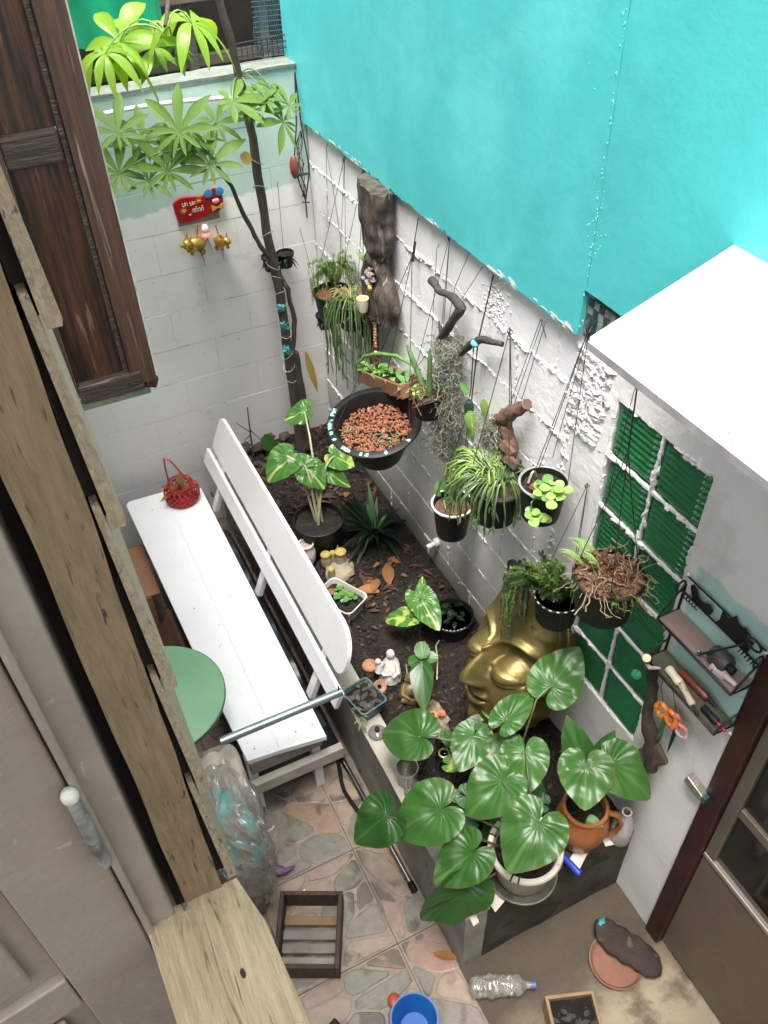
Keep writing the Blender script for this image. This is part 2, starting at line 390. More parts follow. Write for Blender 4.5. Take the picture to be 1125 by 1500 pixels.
def sheet(name, m, x0, x1, y0, y1, z, amp, step, fr=6.0, extra=None, kind='structure', origin=None):
    nx = int((x1 - x0) / step); ny = int((y1 - y0) / step); mb = MB(); vs = []; fs = []
    for i in range(nx + 1):
        for j in range(ny + 1):
            x = x0 + (x1 - x0) * i / nx; y = y0 + (y1 - y0) * j / ny
            h = amp * (noise.noise(Vector((x * fr, y * fr, 3.1))) + 0.5 * noise.noise(Vector((x * fr * 3, y * fr * 3, 8.1))))
            vs.append((x, y, z + h + (extra(x, y) if extra else 0)))
    for i in range(nx):
        for j in range(ny):
            a = i * (ny + 1) + j; fs.append((a, a + ny + 1, a + ny + 2, a + 1))
    mb.add(vs, fs); return tag(mb.build(name, m, smooth=True), kind=kind)
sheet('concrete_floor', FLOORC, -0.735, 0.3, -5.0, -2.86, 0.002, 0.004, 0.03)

# --- planter kerb and soil bed
def rough_box(mb, a, b, step=0.05, amp=0.004, seed=0):
    a = Vector(a); b = Vector(b); d = b - a; n = [max(1, int(v / step)) for v in d]
    def face(o, u, v, nu, nv):
        vs = []; fs = []
        for i in range(nu + 1):
            for j in range(nv + 1):
                p = o + u * (i / nu) + v * (j / nv); vs.append(p + noise.noise_vector(p * 9 + Vector((seed, 0, 0))) * amp)
        for i in range(nu):
            for j in range(nv):
                q = i * (nv + 1) + j; fs.append((q, q + nv + 1, q + nv + 2, q + 1))
        mb.add(vs, fs)
    X = Vector((d.x, 0, 0)); Y = Vector((0, d.y, 0)); Z = Vector((0, 0, d.z))
    face(a, Y, X, n[1], n[0]); face(a + Z, X, Y, n[0], n[1]); face(a, X, Z, n[0], n[2]); face(a + Y, Z, X, n[2], n[0]); face(a, Z, Y, n[2], n[1]); face(a + X, Y, Z, n[1], n[2])
    return mb
pw = thing('planter_wall', (-0.36, -2.87, 0), 'low grey cement wall that holds up the soil bed beside the bench', 'planter wall')
rough_box(MB(), (-0.727, -2.87, -0.02), (-0.640, -0.01, 0.435)).build('long_wall', CONC, pw, smooth=True)
rough_box(MB(), (-0.731, -2.874, 0.4349), (-0.632, -0.012, 0.452), amp=0.0025, seed=3).build('coping', CONC_TOP, pw, smooth=True)
DFRONT = mat('shaded_cement', (0.075, 0.065, 0.042), (0.03, 0.027, 0.02), scale=6, rough=0.9, bump=0.5, bscale=60, c3=(0.025, 0.022, 0.017), c3scale=8, c3amt=0.7)  # front face coloured darker than the other cement, standing in for its shade
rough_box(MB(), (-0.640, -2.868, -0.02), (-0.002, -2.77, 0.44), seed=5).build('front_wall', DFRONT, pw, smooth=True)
def soil_h(x, y):
    h = 0.05 * max(0, 1 - math.hypot(x + 0.35, y + 0.15) / 0.7)
    return h + 0.02 * max(0, 1 - abs(x) / 0.15)
soil = sheet('soil', SOIL, -0.645, -0.001, -2.775, -0.001, 0.418, 0.014, 0.014, 7.0, soil_h)
def soil_z(x, y):
    return 0.418 + soil_h(x, y) + 0.014 * (noise.noise(Vector((x * 7, y * 7, 3.1))) + 0.5 * noise.noise(Vector((x * 21, y * 21, 8.1))))
cl = MB(); rr = random.Random(3)
for _ in range(2600):
    x = rr.uniform(-0.63, -0.01); y = rr.uniform(-2.74, -0.02); q = rr.choice((0.004, 0.006, 0.008, 0.011, 0.016))
    if y > -0.5: q *= 1.4
    cl.ell((x, y, soil_z(x, y) + q * 0.3), (q, q * rr.uniform(0.6, 1.3), q * 0.7), 6, 4, amp=0.5, fr=9, seed=rr.random() * 50)
tag(cl.build('soil_clods', mat('soil_crumbs', (0.020, 0.014, 0.010), (0.008, 0.006, 0.005), scale=40, rough=0.95, bump=0.5, c3=(0.12, 0.085, 0.055), c3scale=35, c3amt=0.35), smooth=True), 'crumbs and clods of dark earth over the soil bed', 'soil', kind='stuff')
tw = MB()
for _ in range(620):
    x = rr.uniform(-0.62, -0.02); y = rr.uniform(-2.70, -0.05); a = rr.uniform(0, 6.3); L = rr.uniform(0.015, 0.06); z = soil_z(x, y) + 0.008
    tw.tube([(x, y, z), (x + math.cos(a) * L * 0.5, y + math.sin(a) * L * 0.5, z + 0.006), (x + math.cos(a) * L, y + math.sin(a) * L, z)], rr.uniform(0.0008, 0.002), 4)
for _ in range(150):
    x = rr.uniform(-0.60, -0.03); y = rr.choice((rr.uniform(-0.75, -0.04), rr.gauss(-1.27, 0.12))); a = rr.uniform(0, 6.3); L = rr.uniform(0.015, 0.04); z = soil_z(x, min(-0.02, y)) + 0.014
    u = Vector((math.cos(a), math.sin(a), rr.uniform(-.3, .4))) * L; v = Vector((-math.sin(a), math.cos(a), rr.uniform(0.1, .6))) * L * 0.35; w_ = Vector((math.sin(a), -math.cos(a), rr.uniform(0.1, .6))) * L * 0.35; o = Vector((x, min(-0.02, y), z))
    tw.add([o - u, o - u * .2 + v, o + u, o - u * .2 + w_, o], [(0, 4, 1), (4, 2, 1), (0, 3, 4), (4, 3, 2)])
for _ in range(260):
    x = rr.uniform(-0.60, -0.03); y = rr.uniform(-2.6, -0.1); a = rr.uniform(0, 6.3); L = rr.uniform(0.008, 0.022); z = soil_z(x, y) + 0.009
    u = Vector((math.cos(a), math.sin(a), rr.uniform(-.3, .5))) * L; v = Vector((-math.sin(a), math.cos(a), rr.uniform(-.3, .5))) * L * 0.45; o = Vector((x, y, z))
    tw.add([o - u, o + v, o + u, o - v], [(0, 1, 2, 3)])
tag(tw.build('soil_litter', mat('litter_brown', (0.10, 0.050, 0.028), (0.035, 0.022, 0.014), scale=30, rough=0.9, c3=(0.26, 0.19, 0.12), c3scale=25, c3amt=0.3)), 'fine twigs and crumbled leaf bits littering the soil bed', 'litter', kind='stuff')

# --- right wall of concrete blocks with squeezed-out mortar
ZT = 2.19
def ridge(mb, a, b, base, seed, gap=0.25, step=0.0095):
    """crumbly squeezed-out mortar: a thin flush line with clustered lumps along it"""
    a = Vector(a); b = Vector(b); L = (b - a).length; k = max(2, int(L / step)); pts = []; rs = []; rg = random.Random(int(seed * 1000) + 17)
    for i in range(k + 1):
        p = a.lerp(b, i / k); big = noise.noise(Vector((p.y * 7, p.z * 7, seed + 9)))
        pts.append(p + Vector((0.003, noise.noise(p * 30 + Vector((1, seed, 0))) * 0.003, noise.noise(p * 30 + Vector((9, 0, seed))) * 0.003)))
        rs.append(base * 0.62 * (1 + 0.5 * noise.noise(Vector((p.y * 60, p.z * 60, seed)))))
        if rg.random() < 0.62 + big - gap:
            q = base * rg.uniform(0.35, 1.0) * (1 + 0.6 * big)
            mb.ell(p + Vector((rg.uniform(-0.002, 0.002), rg.gauss(0, 0.0035), rg.gauss(0, 0.0035) - 0.001)), (q * 0.65, q * rg.uniform(0.9, 2.2), q * rg.uniform(0.4, 0.85)) if abs(b.y - a.y) > abs(b.z - a.z) else (q * 0.6, q * rg.uniform(0.4, 0.8), q * rg.uniform(0.9, 2.0)), 8, 6, Euler((rg.uniform(-.4, .4), 0, 0)).to_matrix(), amp=0.9, fr=10, seed=rg.random() * 99)
    mb.tube(pts, rs, 5)
bw = thing('block_wall', (0.05, -1.0, 0), 'white painted concrete block wall with squeezed out mortar behind the hanging pots', 'wall')
MB().mm((0.012, -2.15, -0.02), (0.10, 0.10, 2.20)).build('wall_core', LUMP, bw)
CH = 0.205; mo = MB()
full = None
zj = [1.99 - CH * k for k in range(8, -2, -1)]
y_end = -2.148
blk = {}
for r_, z0 in enumerate(zj):
    z1 = min(z0 + CH, ZT + 0.004)
    if z1 - z0 < 0.03: continue
    off = 0.205 if r_ % 2 else 0.0
    y = 0.0 + off
    while y > y_end:
        a = max(y - 0.41, y_end); b = min(y, 0.0)
        if b - a > 0.03:
            key = (round(b - a, 3), round(z1 - z0, 3)); cy = (a + b) / 2; cz = (z0 + z1) / 2; px = U(-0.0015, 0.0015)
            if key not in blk:
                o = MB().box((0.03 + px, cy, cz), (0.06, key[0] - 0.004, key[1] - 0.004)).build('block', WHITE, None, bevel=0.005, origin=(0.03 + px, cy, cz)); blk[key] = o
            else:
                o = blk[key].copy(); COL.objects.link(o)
            o.parent = bw; o.location = Vector((0.03 + px, cy, cz)) - org(bw)
            o.rotation_euler = (0, U(-.004, .004), U(-.004, .004))
            if a > y_end + 0.01: ridge(mo, (0.002, a, z0), (0.002, a, z1), 0.0095, r_ * 3.1 + a, gap=0.25)
        y -= 0.41
    ridge(mo, (0.002, y_end, z0), (0.002, -0.01, z0), 0.0115, r_ * 1.7, gap=0.03)
tag(mo.build('mortar', LUMP, bw, smooth=True), kind='stuff')
# rough plaster lumps at the seam between block wall and window wall
lp = MB(); rr = random.Random(9)
for _ in range(420):
    y = -2.235 + rr.gauss(0, 0.033); z = rr.uniform(1.86, 2.15); q = rr.uniform(0.004, 0.017)
    lp.ell((0.0, y, z), (q * 0.7, q * rr.uniform(0.7, 1.5), q * rr.uniform(0.7, 1.4)), 9, 7, amp=1.0, fr=12, seed=rr.random() * 90)
for _ in range(190):
    z = rr.uniform(0.5, 2.15); y = -2.152 + rr.gauss(0, 0.008); q = rr.uniform(0.004, 0.011)
    lp.ell((0.0, y, z), (q * 0.7, q, q * rr.uniform(0.7, 1.6)), 7, 5, amp=0.6, fr=9, seed=rr.random() * 90)
for _ in range(150):
    y = rr.uniform(-2.1, -0.1); z = rr.choice(zj) + rr.gauss(0, 0.02); q = rr.uniform(0.002, 0.006)
    lp.ell((0.0, y, z), (q * 0.6, q, q), 6, 4)
for _ in range(260):
    y = -1.68 + rr.gauss(0, 0.03) ; z = rr.uniform(2.0, 2.16); q = rr.uniform(0.002, 0.007)
    lp.ell((0.0, y, z), (q * 0.6, q, q), 6, 4)
tag(lp.build('plaster_lumps', LUMP, bw, smooth=True), kind='stuff')

# --- window wall with green glass blocks
ww = thing('window_wall', (0.05, -2.6, 0), 'white plaster wall round the window of green glass blocks', 'wall')
WY0, WY1, WZ0, WZ1 = -2.742, -2.342, 0.862, 2.072
pm = MB()
rough_box(pm, (0.0, WY1, -0.02), (0.12, -2.151, 2.178), amp=0.005)
rough_box(pm, (0.0, -3.06, -0.02), (0.12, WY0, 2.178), amp=0.005)
rough_box(pm, (0.001, WY0, -0.02), (0.12, WY1, WZ0), amp=0.004)
rough_box(pm, (0.001, WY0, WZ1), (0.12, WY1, 2.178), amp=0.004)
pm.build('plaster', PLAST, ww, smooth=True)
GLASS = bpy.data.materials.new('green_block_glass'); GLASS.use_nodes = True
def _glass():
    n = GLASS.node_tree.nodes; l = GLASS.node_tree.links
    tr = n.new('ShaderNodeBsdfTransparent'); tr.inputs[0].default_value = (0.30, 0.80, 0.42, 1)
    gl = n.new('ShaderNodeBsdfGlossy'); gl.inputs['Roughness'].default_value = 0.10; gl.inputs['Color'].default_value = (0.9, 1.0, 0.93, 1)
    df = n.new('ShaderNodeBsdfDiffuse'); df.inputs[0].default_value = (0.035, 0.235, 0.095, 1)
    fr = n.new('ShaderNodeFresnel'); fr.inputs['IOR'].default_value = 1.8
    m1 = n.new('ShaderNodeMixShader'); m1.inputs[0].default_value = 0.46; l.new(tr.outputs[0], m1.inputs[1]); l.new(df.outputs[0], m1.inputs[2])
    m2 = n.new('ShaderNodeMixShader'); l.new(fr.outputs[0], m2.inputs[0]); l.new(m1.outputs[0], m2.inputs[1]); l.new(gl.outputs[0], m2.inputs[2])
    l.new(m2.outputs[0], n['Material Output'].inputs['Surface'])
_glass()
GCAV = mat('green_block_inside', (0.10, 0.56, 0.22), (0.07, 0.42, 0.16), scale=9, rough=0.3)
gp = None; gm = MB()
pw_, ph_ = (WY1 - WY0) / 2, (WZ1 - WZ0) / 6
for c in range(2):
    for r_ in range(6):
        cy = WY0 + pw_ * (c + 0.5); cz = WZ0 + ph_ * (r_ + 0.5)
        if gp is None:
            mb = MB(); hw, hh = pw_ / 2 - 0.006, ph_ / 2 - 0.006; nz, ny = 72, 12; vs = []; fs = []
            for i in range(nz + 1):
                for j in range(ny + 1):
                    u = -1 + 2 * j / ny; w = -1 + 2 * i / nz
                    edge = min(1.0, (1 - max(abs(u), abs(w))) / 0.10)
                    x = 0.018 - 0.010 * edge + 0.0032 * math.cos(w * math.pi * 9) * min(1, edge * 1.4)
                    vs.append((x, cy + u * hw, cz + w * hh))
            for i in range(nz):
                for j in range(ny):
                    q = i * (ny + 1) + j; fs.append((q, q + 1, q + ny + 2, q + ny + 1))
            mb.add(vs, fs); mb.cur = 1
            y0, y1, z0, z1, xf, xb = cy - hw, cy + hw, cz - hh, cz + hh, 0.0185, 0.080
            mb.add([(xf, y0, z0), (xf, y1, z0), (xf, y1, z1), (xf, y0, z1), (xb, y0, z0), (xb, y1, z0), (xb, y1, z1), (xb, y0, z1)], [(4, 5, 6, 7), (0, 1, 5, 4), (3, 2, 6, 7), (0, 3, 7, 4), (1, 2, 6, 5)])
            gp = mb.build('glass_block', [GLASS, GCAV], None, smooth=True, origin=(0.02, cy, cz)); o = gp
        else:
            o = gp.copy(); COL.objects.link(o)
        o.parent = ww; o.location = Vector((0.02 + U(-.002, .002), cy, cz)) - org(ww); o.rotation_euler = (0, U(-.02, .02), U(-.02, .02))
for k in range(7):
    z = WZ0 + ph_ * k; ridge(gm, (0.006, WY0, z), (0.006, WY1, z), 0.0115, k * 2.3, gap=0.52)
for k in range(3):
    y = WY0 + pw_ * k; ridge(gm, (0.006, y, WZ0), (0.006, y, WZ1), 0.0110, 30 + k * 2.3, gap=0.52)
tag(gm.build('mortar', LUMP, ww, smooth=True), kind='stuff')
MB().mm((0.125, WY0 - 0.1, 0.6), (0.14, WY1 + 0.1, 2.15)).build('room_backing', DARK, ww)

# --- turquoise upper walls
tq = thing('turquoise_wall', (-0.0, -1.0, 2.19), 'bright turquoise painted upper wall over the white block wall', 'wall')
rr = random.Random(12); poly = []; y = 0.13
edge = []
while y > -2.160:
    edge.append((y, 2.186 + 0.010 * noise.noise(Vector((y * 14, 0, 0))) + 0.006 * noise.noise(Vector((y * 60, 1, 0))) + (rr.random() < 0.06) * rr.uniform(0, 0.015)))
    y -= 0.012
edge.append((-2.161, 2.195)); edge.append((-2.165, 2.334)); y = -2.18
while y > -4.6:
    edge.append((y, 2.335 + 0.004 * noise.noise(Vector((y * 40, 0, 0))))); y -= 0.05
vs = []; fs = []; k = len(edge)
for X in (-0.026, -0.010):
    vs += [(X, a, b) for a, b in edge] + [(X, a, 3.5) for a, b in edge]
for i in range(k - 1):
    fs += [(i, i + 1, k + i + 1, k + i), (2 * k + i, 3 * k + i, 3 * k + i + 1, 2 * k + i + 1), (i, 2 * k + i, 2 * k + i + 1, i + 1)]
fs += [(0, k, 3 * k, 2 * k), (k - 1, 3 * k - 1, 4 * k - 1, 2 * k - 1)]
MB().add(vs, fs).build('plaster_face', TURQ, tq)
fk = MB()
for _ in range(46):
    y = rr.choice((-0.25, -0.33, -0.55, -0.62, -0.68, -1.3, -1.65, -1.75, -1.78, -2.0, -2.08)) + rr.gauss(0, 0.045); y = min(0.1, max(-2.12, y)); z = 2.19 + rr.uniform(-0.008, 0.01)
    L = rr.uniform(0.006, 0.03); h = rr.uniform(0.004, 0.014)
    fk.add([(-0.0285, y - L, z), (-0.029, y + L * 0.8, z + h * 0.4), (-0.0285, y + L * 0.5, z + h), (-0.0287, y - L * 0.6, z + h * 0.8)], [(0, 1, 2, 3)])
tag(fk.build('paint_flakes', mat('bare_plaster_flake', (0.74, 0.76, 0.74), (0.5, 0.66, 0.64), scale=40, rough=0.9, bump=0.4), tq), kind='stuff')
sm = MB()
for i in range(120):
    z = rr.uniform(2.2, 4.2); q = rr.uniform(0.001, 0.0035)
    sm.ell((-0.026, -2.170 + rr.gauss(0, 0.004), z), (q * .6, q, q * 1.5), 5, 4)
for i in range(40):
    q = rr.uniform(0.001, 0.0028); sm.ell((-0.026, -2.17 + rr.gauss(0, 0.02), 2.40 + abs(rr.gauss(0, 0.10))), (q * .6, q, q), 5, 4)
for i in range(26):
    q = rr.uniform(0.001, 0.0025); sm.ell((-0.026, rr.uniform(-2.1, 0), 2.2 + rr.uniform(0, 1.5)), (q * .6, q, q), 5, 4)
tag(sm.build('plaster_bumps', mat('turquoise_bump', (0.07, 0.52, 0.54), (0.2, 0.6, 0.6), scale=90, rough=0.7), tq), kind='stuff')
crk = MB(); zz = 2.34; cp_ = []
while zz < 3.5:
    cp_.append((-0.0262, -2.175 - 0.004 * (zz - 2.3) + 0.003 * noise.noise(Vector((zz * 9, 0, 0))), zz)); zz += 0.03
crk.tube(cp_, [0.0009 * rr.uniform(0.1, 1.3) for _ in cp_], 4); crk.build('seam_crack', mat('seam_dirt', (0.02, 0.22, 0.24), rough=0.8), tq)
# old tiles showing where the turquoise coat stops
tb_ = thing('tile_band', (0.0, -3.0, 2.19), 'strip of dark old tiles in the notch below the turquoise paint', 'tiles')
MB().mm((0.0, -4.6, 2.1785), (0.10, -2.1515, 2.36)).build('bedding', mat('tile_bedding', (0.40, 0.41, 0.40), (0.12, 0.15, 0.15), scale=14, rough=0.8), tb_)
OLD = [mat('old_dark_tile', (0.02, 0.05, 0.055), (0.05, 0.09, 0.09), scale=30, rough=0.4, c3=(0.30, 0.33, 0.32), c3scale=22, c3amt=0.4), mat('old_pale_tile', (0.46, 0.48, 0.46), (0.20, 0.23, 0.22), scale=26, rough=0.5)]
tp = [None, None]; y = -2.176
while y > -2.75:
    for q in range(6):
        m_ = 0 if rr.random() < 0.68 else 1; c = (-0.001 - rr.uniform(0, 0.0015), y, 2.196 + 0.0245 * q)
        if tp[m_] is None: o = MB().box(c, (0.006, 0.022, 0.022)).build('tile', OLD[m_], None, bevel=0.001, origin=c); tp[m_] = o
        else: o = tp[m_].copy(); COL.objects.link(o)
        o.parent = tb_; o.location = Vector(c) - org(tb_); o.rotation_euler = (rr.uniform(-.04, .04), 0, 0)
    y -= 0.0245
# --- white awning over the glass-block window
ROOFM = split_paint('white_awning_paint', (0.86, 0.86, 0.86), None, [], rough=0.45, bump=0.12, bscale=9, dirt=(0.55, 0.80, 0.78), dirt_scale=4.0, dthr=0.66)
av = thing('window_awning', (-0.2, -3.4, 2.52), 'white sloping awning slab over the green glass window', 'awning')
x0, z0, x1, z1 = -0.383, 2.532, -0.0265, 2.66; y0, y1 = -2.633, -4.5; tk = 0.020; am = MB(); vs = []; fs = []
n_ = 30
for t_ in range(n_ + 1):
    y = y0 + (y1 - y0) * t_ / n_; w = 0.003 * noise.noise(Vector((y * 7, 0, 0)))
    vs += [(x0, y, z0 + w), (x1, y, z1), (x1, y, z1 - tk), (x0, y, z0 - tk + w)]
for t_ in range(n_):
    for q in range(4): fs.append((t_ * 4 + q, t_ * 4 + (q + 1) % 4, t_ * 4 + 4 + (q + 1) % 4, t_ * 4 + 4 + q))
fs += [(0, 1, 2, 3), tuple(n_ * 4 + q for q in (3, 2, 1, 0))]
am.add(vs, fs); am.build('slab', ROOFM, av, bevel=0.002)
MB().mm((x0 - 0.0045, y1, z0 - tk - 0.006), (x0 - 0.0005, y0 - 0.002, z0 - 0.007)).build('drip_edge', mat('grey_drip_edge', (0.36, 0.355, 0.37), (0.24, 0.23, 0.24), scale=12, rough=0.7), av)
for y in (-2.72, -3.5, -4.3):
    MB().prism([(x0 + 0.03, z0 - tk + 0.006), (x1 + 0.006, z1 - tk - 0.004), (x1 + 0.006, z1 - tk - 0.16), (x1 - 0.02, z1 - tk - 0.16)], (0, y, 0), (1, 0, 0), (0, 0, 1), (0, -0.02, 0)).build('bracket', mat('grey_bracket', (0.45, 0.45, 0.44), rough=0.6), av)
sp = MB(); sl = (z1 - z0) / (x1 - x0)
for (x, y, q) in ((-0.24, -2.76, 0.006), (-0.30, -2.86, 0.003), (-0.36, -3.03, 0.010), (-0.365, -3.05, 0.012), (-0.35, -3.00, 0.005), (-0.37, -2.94, 0.004), (-0.2, -3.05, 0.003)):
    sp.ell((x, y, z0 + sl * (x - x0) + 0.001), (q, q * 0.6, 0.003), 8, 5, amp=0.6, fr=9, seed=rr.random() * 9)
tag(sp.build('paint_spots', mat('pale_turquoise_drips', (0.36, 0.62, 0.58), (0.2, 0.3, 0.28), scale=60, rough=0.6), av), kind='stuff')

# --- back wall
bk = thing('back_wall', (-1.0, 0.05, 0), 'white block back wall with pale green upper band behind the bench', 'wall')
BT = 2.415
MB().mm((-2.4, 0.0035, -0.02), (0.012, 0.12, BT)).build('wall_core', BACKP, bk)
blk = {}; rr = random.Random(21)
z = 0.0; r_ = 0
while z < BT - 0.02:
    z1 = min(z + 0.2, BT + 0.003); x = 0.0 - (0.2 if r_ % 2 else 0.0); x0 = 0.0
    edges = [0.0]
    q = -0.2 if r_ % 2 else -0.4
    while q > -2.2: edges.append(q); q -= 0.4
    for a, b in zip(edges[1:], edges[:-1]):
        key = (round(b - a, 3), round(z1 - z, 3)); c = ((a + b) / 2, 0.03 + rr.uniform(-0.001, 0.001), (z + z1) / 2)
        if key not in blk:
            o = MB().box(c, (key[0] - 0.0015, 0.06, key[1] - 0.0015)).build('block', BACKP, None, bevel=0.0012, origin=c); blk[key] = o
        else: o = blk[key].copy(); COL.objects.link(o)
        o.parent = bk; o.location = Vector(c) - org(bk); o.rotation_euler = (rr.uniform(-.003, .003), 0, rr.uniform(-.002, .002))
    z += 0.2; r_ += 1
cr = MB()
def crack(a, b, r=0.0009):
    a = Vector(a); b = Vector(b); k = 14
    cr.tube([a.lerp(b, i / k) + Vector((0, 0, noise.noise(Vector((a.x * 9 + i * 0.7, a.z * 7, 0))) * 0.006)) for i in range(k + 1)], [r * rr.uniform(0.2, 1.5) for i in range(k + 1)], 4)
for k in range(2, 10):
    for _ in range(3):
        x = rr.uniform(-1.2, -0.15); L = rr.uniform(0.05, 0.22); crack((x, 0.0005, 0.2 * k), (x + L, 0.0005, 0.2 * k + rr.uniform(-.004, .004)))
for _ in range(60):
    q = rr.uniform(0.001, 0.0035); cr.ell((rr.uniform(-1.1, -0.15), 0.0, rr.uniform(0.6, 1.9)), (q, 0.0006, q * rr.uniform(0.5, 1.2)), 6, 4)
tag(cr.build('cracks', mat('crack_dirt', (0.20, 0.19, 0.17), (0.35, 0.34, 0.31), scale=30, rough=0.9), bk), kind='stuff')
cp = MB(); rough_box(cp, (-2.4, -0.008, BT), (-0.005, 0.125, BT + 0.012), amp=0.006); cp.build('coping', mat('cream_coping', (0.20, 0.22, 0.19), (0.13, 0.15, 0.13), scale=12, rough=0.85, bump=0.5, c3=(0.2, 0.19, 0.16), c3scale=20, c3amt=0.4), bk, smooth=True)

# --- far side, behind the back wall
sh = thing('shed', (-0.8, 0.9, 1.5), 'dark timber shed side seen over the back wall', 'shed')
MB().mm((-2.6, 0.72, 1.4), (1.2, 0.76, 3.0)).build('wall', DARK, sh)
TW = wood_mat('grey_timber', (0.17, 0.14, 0.11), (0.08, 0.065, 0.05), 'X')
for i, (z, h, yy) in enumerate(((2.60, 0.10, 0.52), (2.31, 0.05, 0.60), (2.80, 0.10, 0.52))):
    MB().mm((-1.4, yy, z), (0.3, yy + 0.05, z + h)).build('beam', TW, sh, bevel=0.004)
for x in (-0.35, 0.02): MB().mm((x, 0.58, 1.9), (x + 0.045, 0.63, 2.8)).build('post', TW, sh, bevel=0.004)
MB().mm((-2.6, 0.7, 3.0), (1.2, 2.2, 3.05)).build('roof', mat('rusty_sheet', (0.2, 0.12, 0.08), (0.3, 0.25, 0.2), scale=5), sh)
tp_ = MB(); vs = []; fs = []
for i in range(31):
    for j in range(21):
        x = -1.35 + 0.86 * i / 30; z = 3.0 - 0.50 * j / 20
        y = 0.40 + 0.035 * noise.noise(Vector((x * 9, z * 2.5, 0))) + 0.02 * math.sin(x * 38)
        vs.append((x, y, z + 0.03 * noise.noise(Vector((x * 6, 0, 4)))))
for i in range(30):
    for j in range(20): q = i * 21 + j; fs.append((q, q + 1, q + 22, q + 21))
tp_.add(vs, fs); tarp = tp_.build('tarpaulin', mat('green_tarpaulin', (0.01, 0.34, 0.16), (0.012, 0.26, 0.13), scale=8, rough=0.3, bump=0.15, bscale=20), smooth=True)
tag(tarp, 'shiny green tarpaulin hanging beyond the back wall', 'tarpaulin')
nt = thing('plastic_mesh', (-0.06, 0.2, 2.3), 'dark blue-green plastic netting hanging over the back wall corner', 'netting')
nm = MB()
for i in range(16):
    nm.tube([(-0.13 + 0.008 * i + 0.01 * math.sin(t * 1.3 + i * .1), 0.20, 3.1 - 0.045 * t) for t in range(16)], 0.0014, 4)
for t in range(34):
    nm.tube([(-0.135, 0.20, 3.08 - 0.02 * t), (-0.0, 0.20, 3.075 - 0.02 * t)], 0.0012, 4)
tag(nm.build('net_strands', mat('net_blue', (0.03, 0.10, 0.12), rough=0.5), nt), kind='stuff')
rk = MB()
for z in (2.46, 2.485, 2.51): rk.tube([(-0.28, 0.10, z), (-0.01, 0.10, z + 0.01)], 0.003, 6)
for i in range(12): rk.tube([(-0.28 + 0.024 * i, 0.10, 2.44), (-0.28 + 0.024 * i, 0.10, 2.52)], 0.002, 5)
tag(rk.build('wire_rack', mat('black_wire', (0.015, 0.02, 0.02), rough=0.4)), 'black wire tray edge lying on top of the back wall', 'rack')
pv = MB(); pv.tube(arc((-1.10, -0.075, 2.36), (-0.40, -0.030, 2.345), (0, 0, 0.018), 14), 0.009, 10); pv.tube(arc((-0.40, -0.030, 2.345), (-0.30, -0.022, 2.30), (0.01, 0, 0.012), 6), 0.009, 10)
tag(pv.build('water_pipe', mat('white_pvc', (0.80, 0.82, 0.80), rough=0.35), smooth=True), 'white plastic water pipe running along the top of the back wall', 'pipe')

# --- the house the view is from: lapped boards, jamb, sill, casement
hw = thing('house_wall', (-1.5, -3.3, 2.3), 'brown lapped timber wall with window jamb seen edge on', 'house wall')
JW = mat('jamb_wood', (0.29, 0.20, 0.115), (0.185, 0.125, 0.07), scale=1.6, rough=0.8, bump=0.8, bscale=3.0, stretch=(80, 80, 9), c3=(0.05, 0.035, 0.02), c3scale=2.0, c3amt=0.4, lo=0.3, hi=0.7)
BW = mat('board_end_wood', (0.42, 0.345, 0.235), (0.29, 0.23, 0.15), scale=3, rough=0.85, bump=0.9, bscale=4, stretch=(60, 60, 24), c3=(0.12, 0.095, 0.06), c3scale=2.2, c3amt=0.4)
zb = [2.33, 2.559, 2.767, 2.998, 3.192, 3.40, 3.61, 3.82, 4.03, 4.24]
for i in range(len(zb) - 1):
    b0, b1 = zb[i], zb[i + 1] + 0.03
    poly = [(-1.4500, b1), (-1.4435, b1), (-1.4265, b0 + 0.006), (-1.4280, b0), (-1.4395, b0)]
    mb = MB(); k = len(poly); vs = []; n_ = 10
    for t in range(n_ + 1):
        y = -3.300 + 1.05 * t / n_
        vs += [(x + (0.0012 * noise.noise(Vector((i * 3, t, q))) if t else 0), y, z) for q, (x, z) in enumerate(poly)]
    fs = [tuple(range(k)), tuple(n_ * k + q for q in range(k - 1, -1, -1))] + [(t * k + q, (t + 1) * k + q, (t + 1) * k + (q + 1) % k, t * k + (q + 1) % k) for t in range(n_) for q in range(k)]
    mb.add(vs, fs); mb.build('board', BW, hw)
    MB().prism([(-1.4524, b1), (-1.4501, b1), (-1.4402, b0 + 0.004), (-1.4524, b0 + 0.004)], (0, -3.284, 0), (1, 0, 0), (0, 0, 1), (0, 1.02, 0)).build('dark_gap_fill', DARK, hw)  # dark fill added in the wedge gaps, standing in for the shade inside
jm = MB(); rough_box(jm, (-1.503, -3.302, 2.30), (-1.4525, -3.22, 4.3), step=0.02, amp=0.0022); jm.build('jamb', JW, hw, smooth=True)
MB().mm((-1.60, -3.24, 2.2), (-1.503, -3.22, 4.3)).build('backing', DARK, hw)
GREY = mat('grey_brown_paint', (0.30, 0.255, 0.215), (0.235, 0.20, 0.17), scale=5, rough=0.45, bump=0.22, bscale=75, c3=(0.40, 0.35, 0.30), c3scale=26, c3amt=0.22, rvar=0.15)
MB().mm((-1.5605, -3.312, 1.9), (-1.520, -3.25, 4.3)).build('casing', GREY, hw, bevel=0.004)
MB().mm((-1.5605, -3.322, 1.9), (-1.5515, -3.312, 4.3)).build('casing_bead', GREY, hw, bevel=0.003)
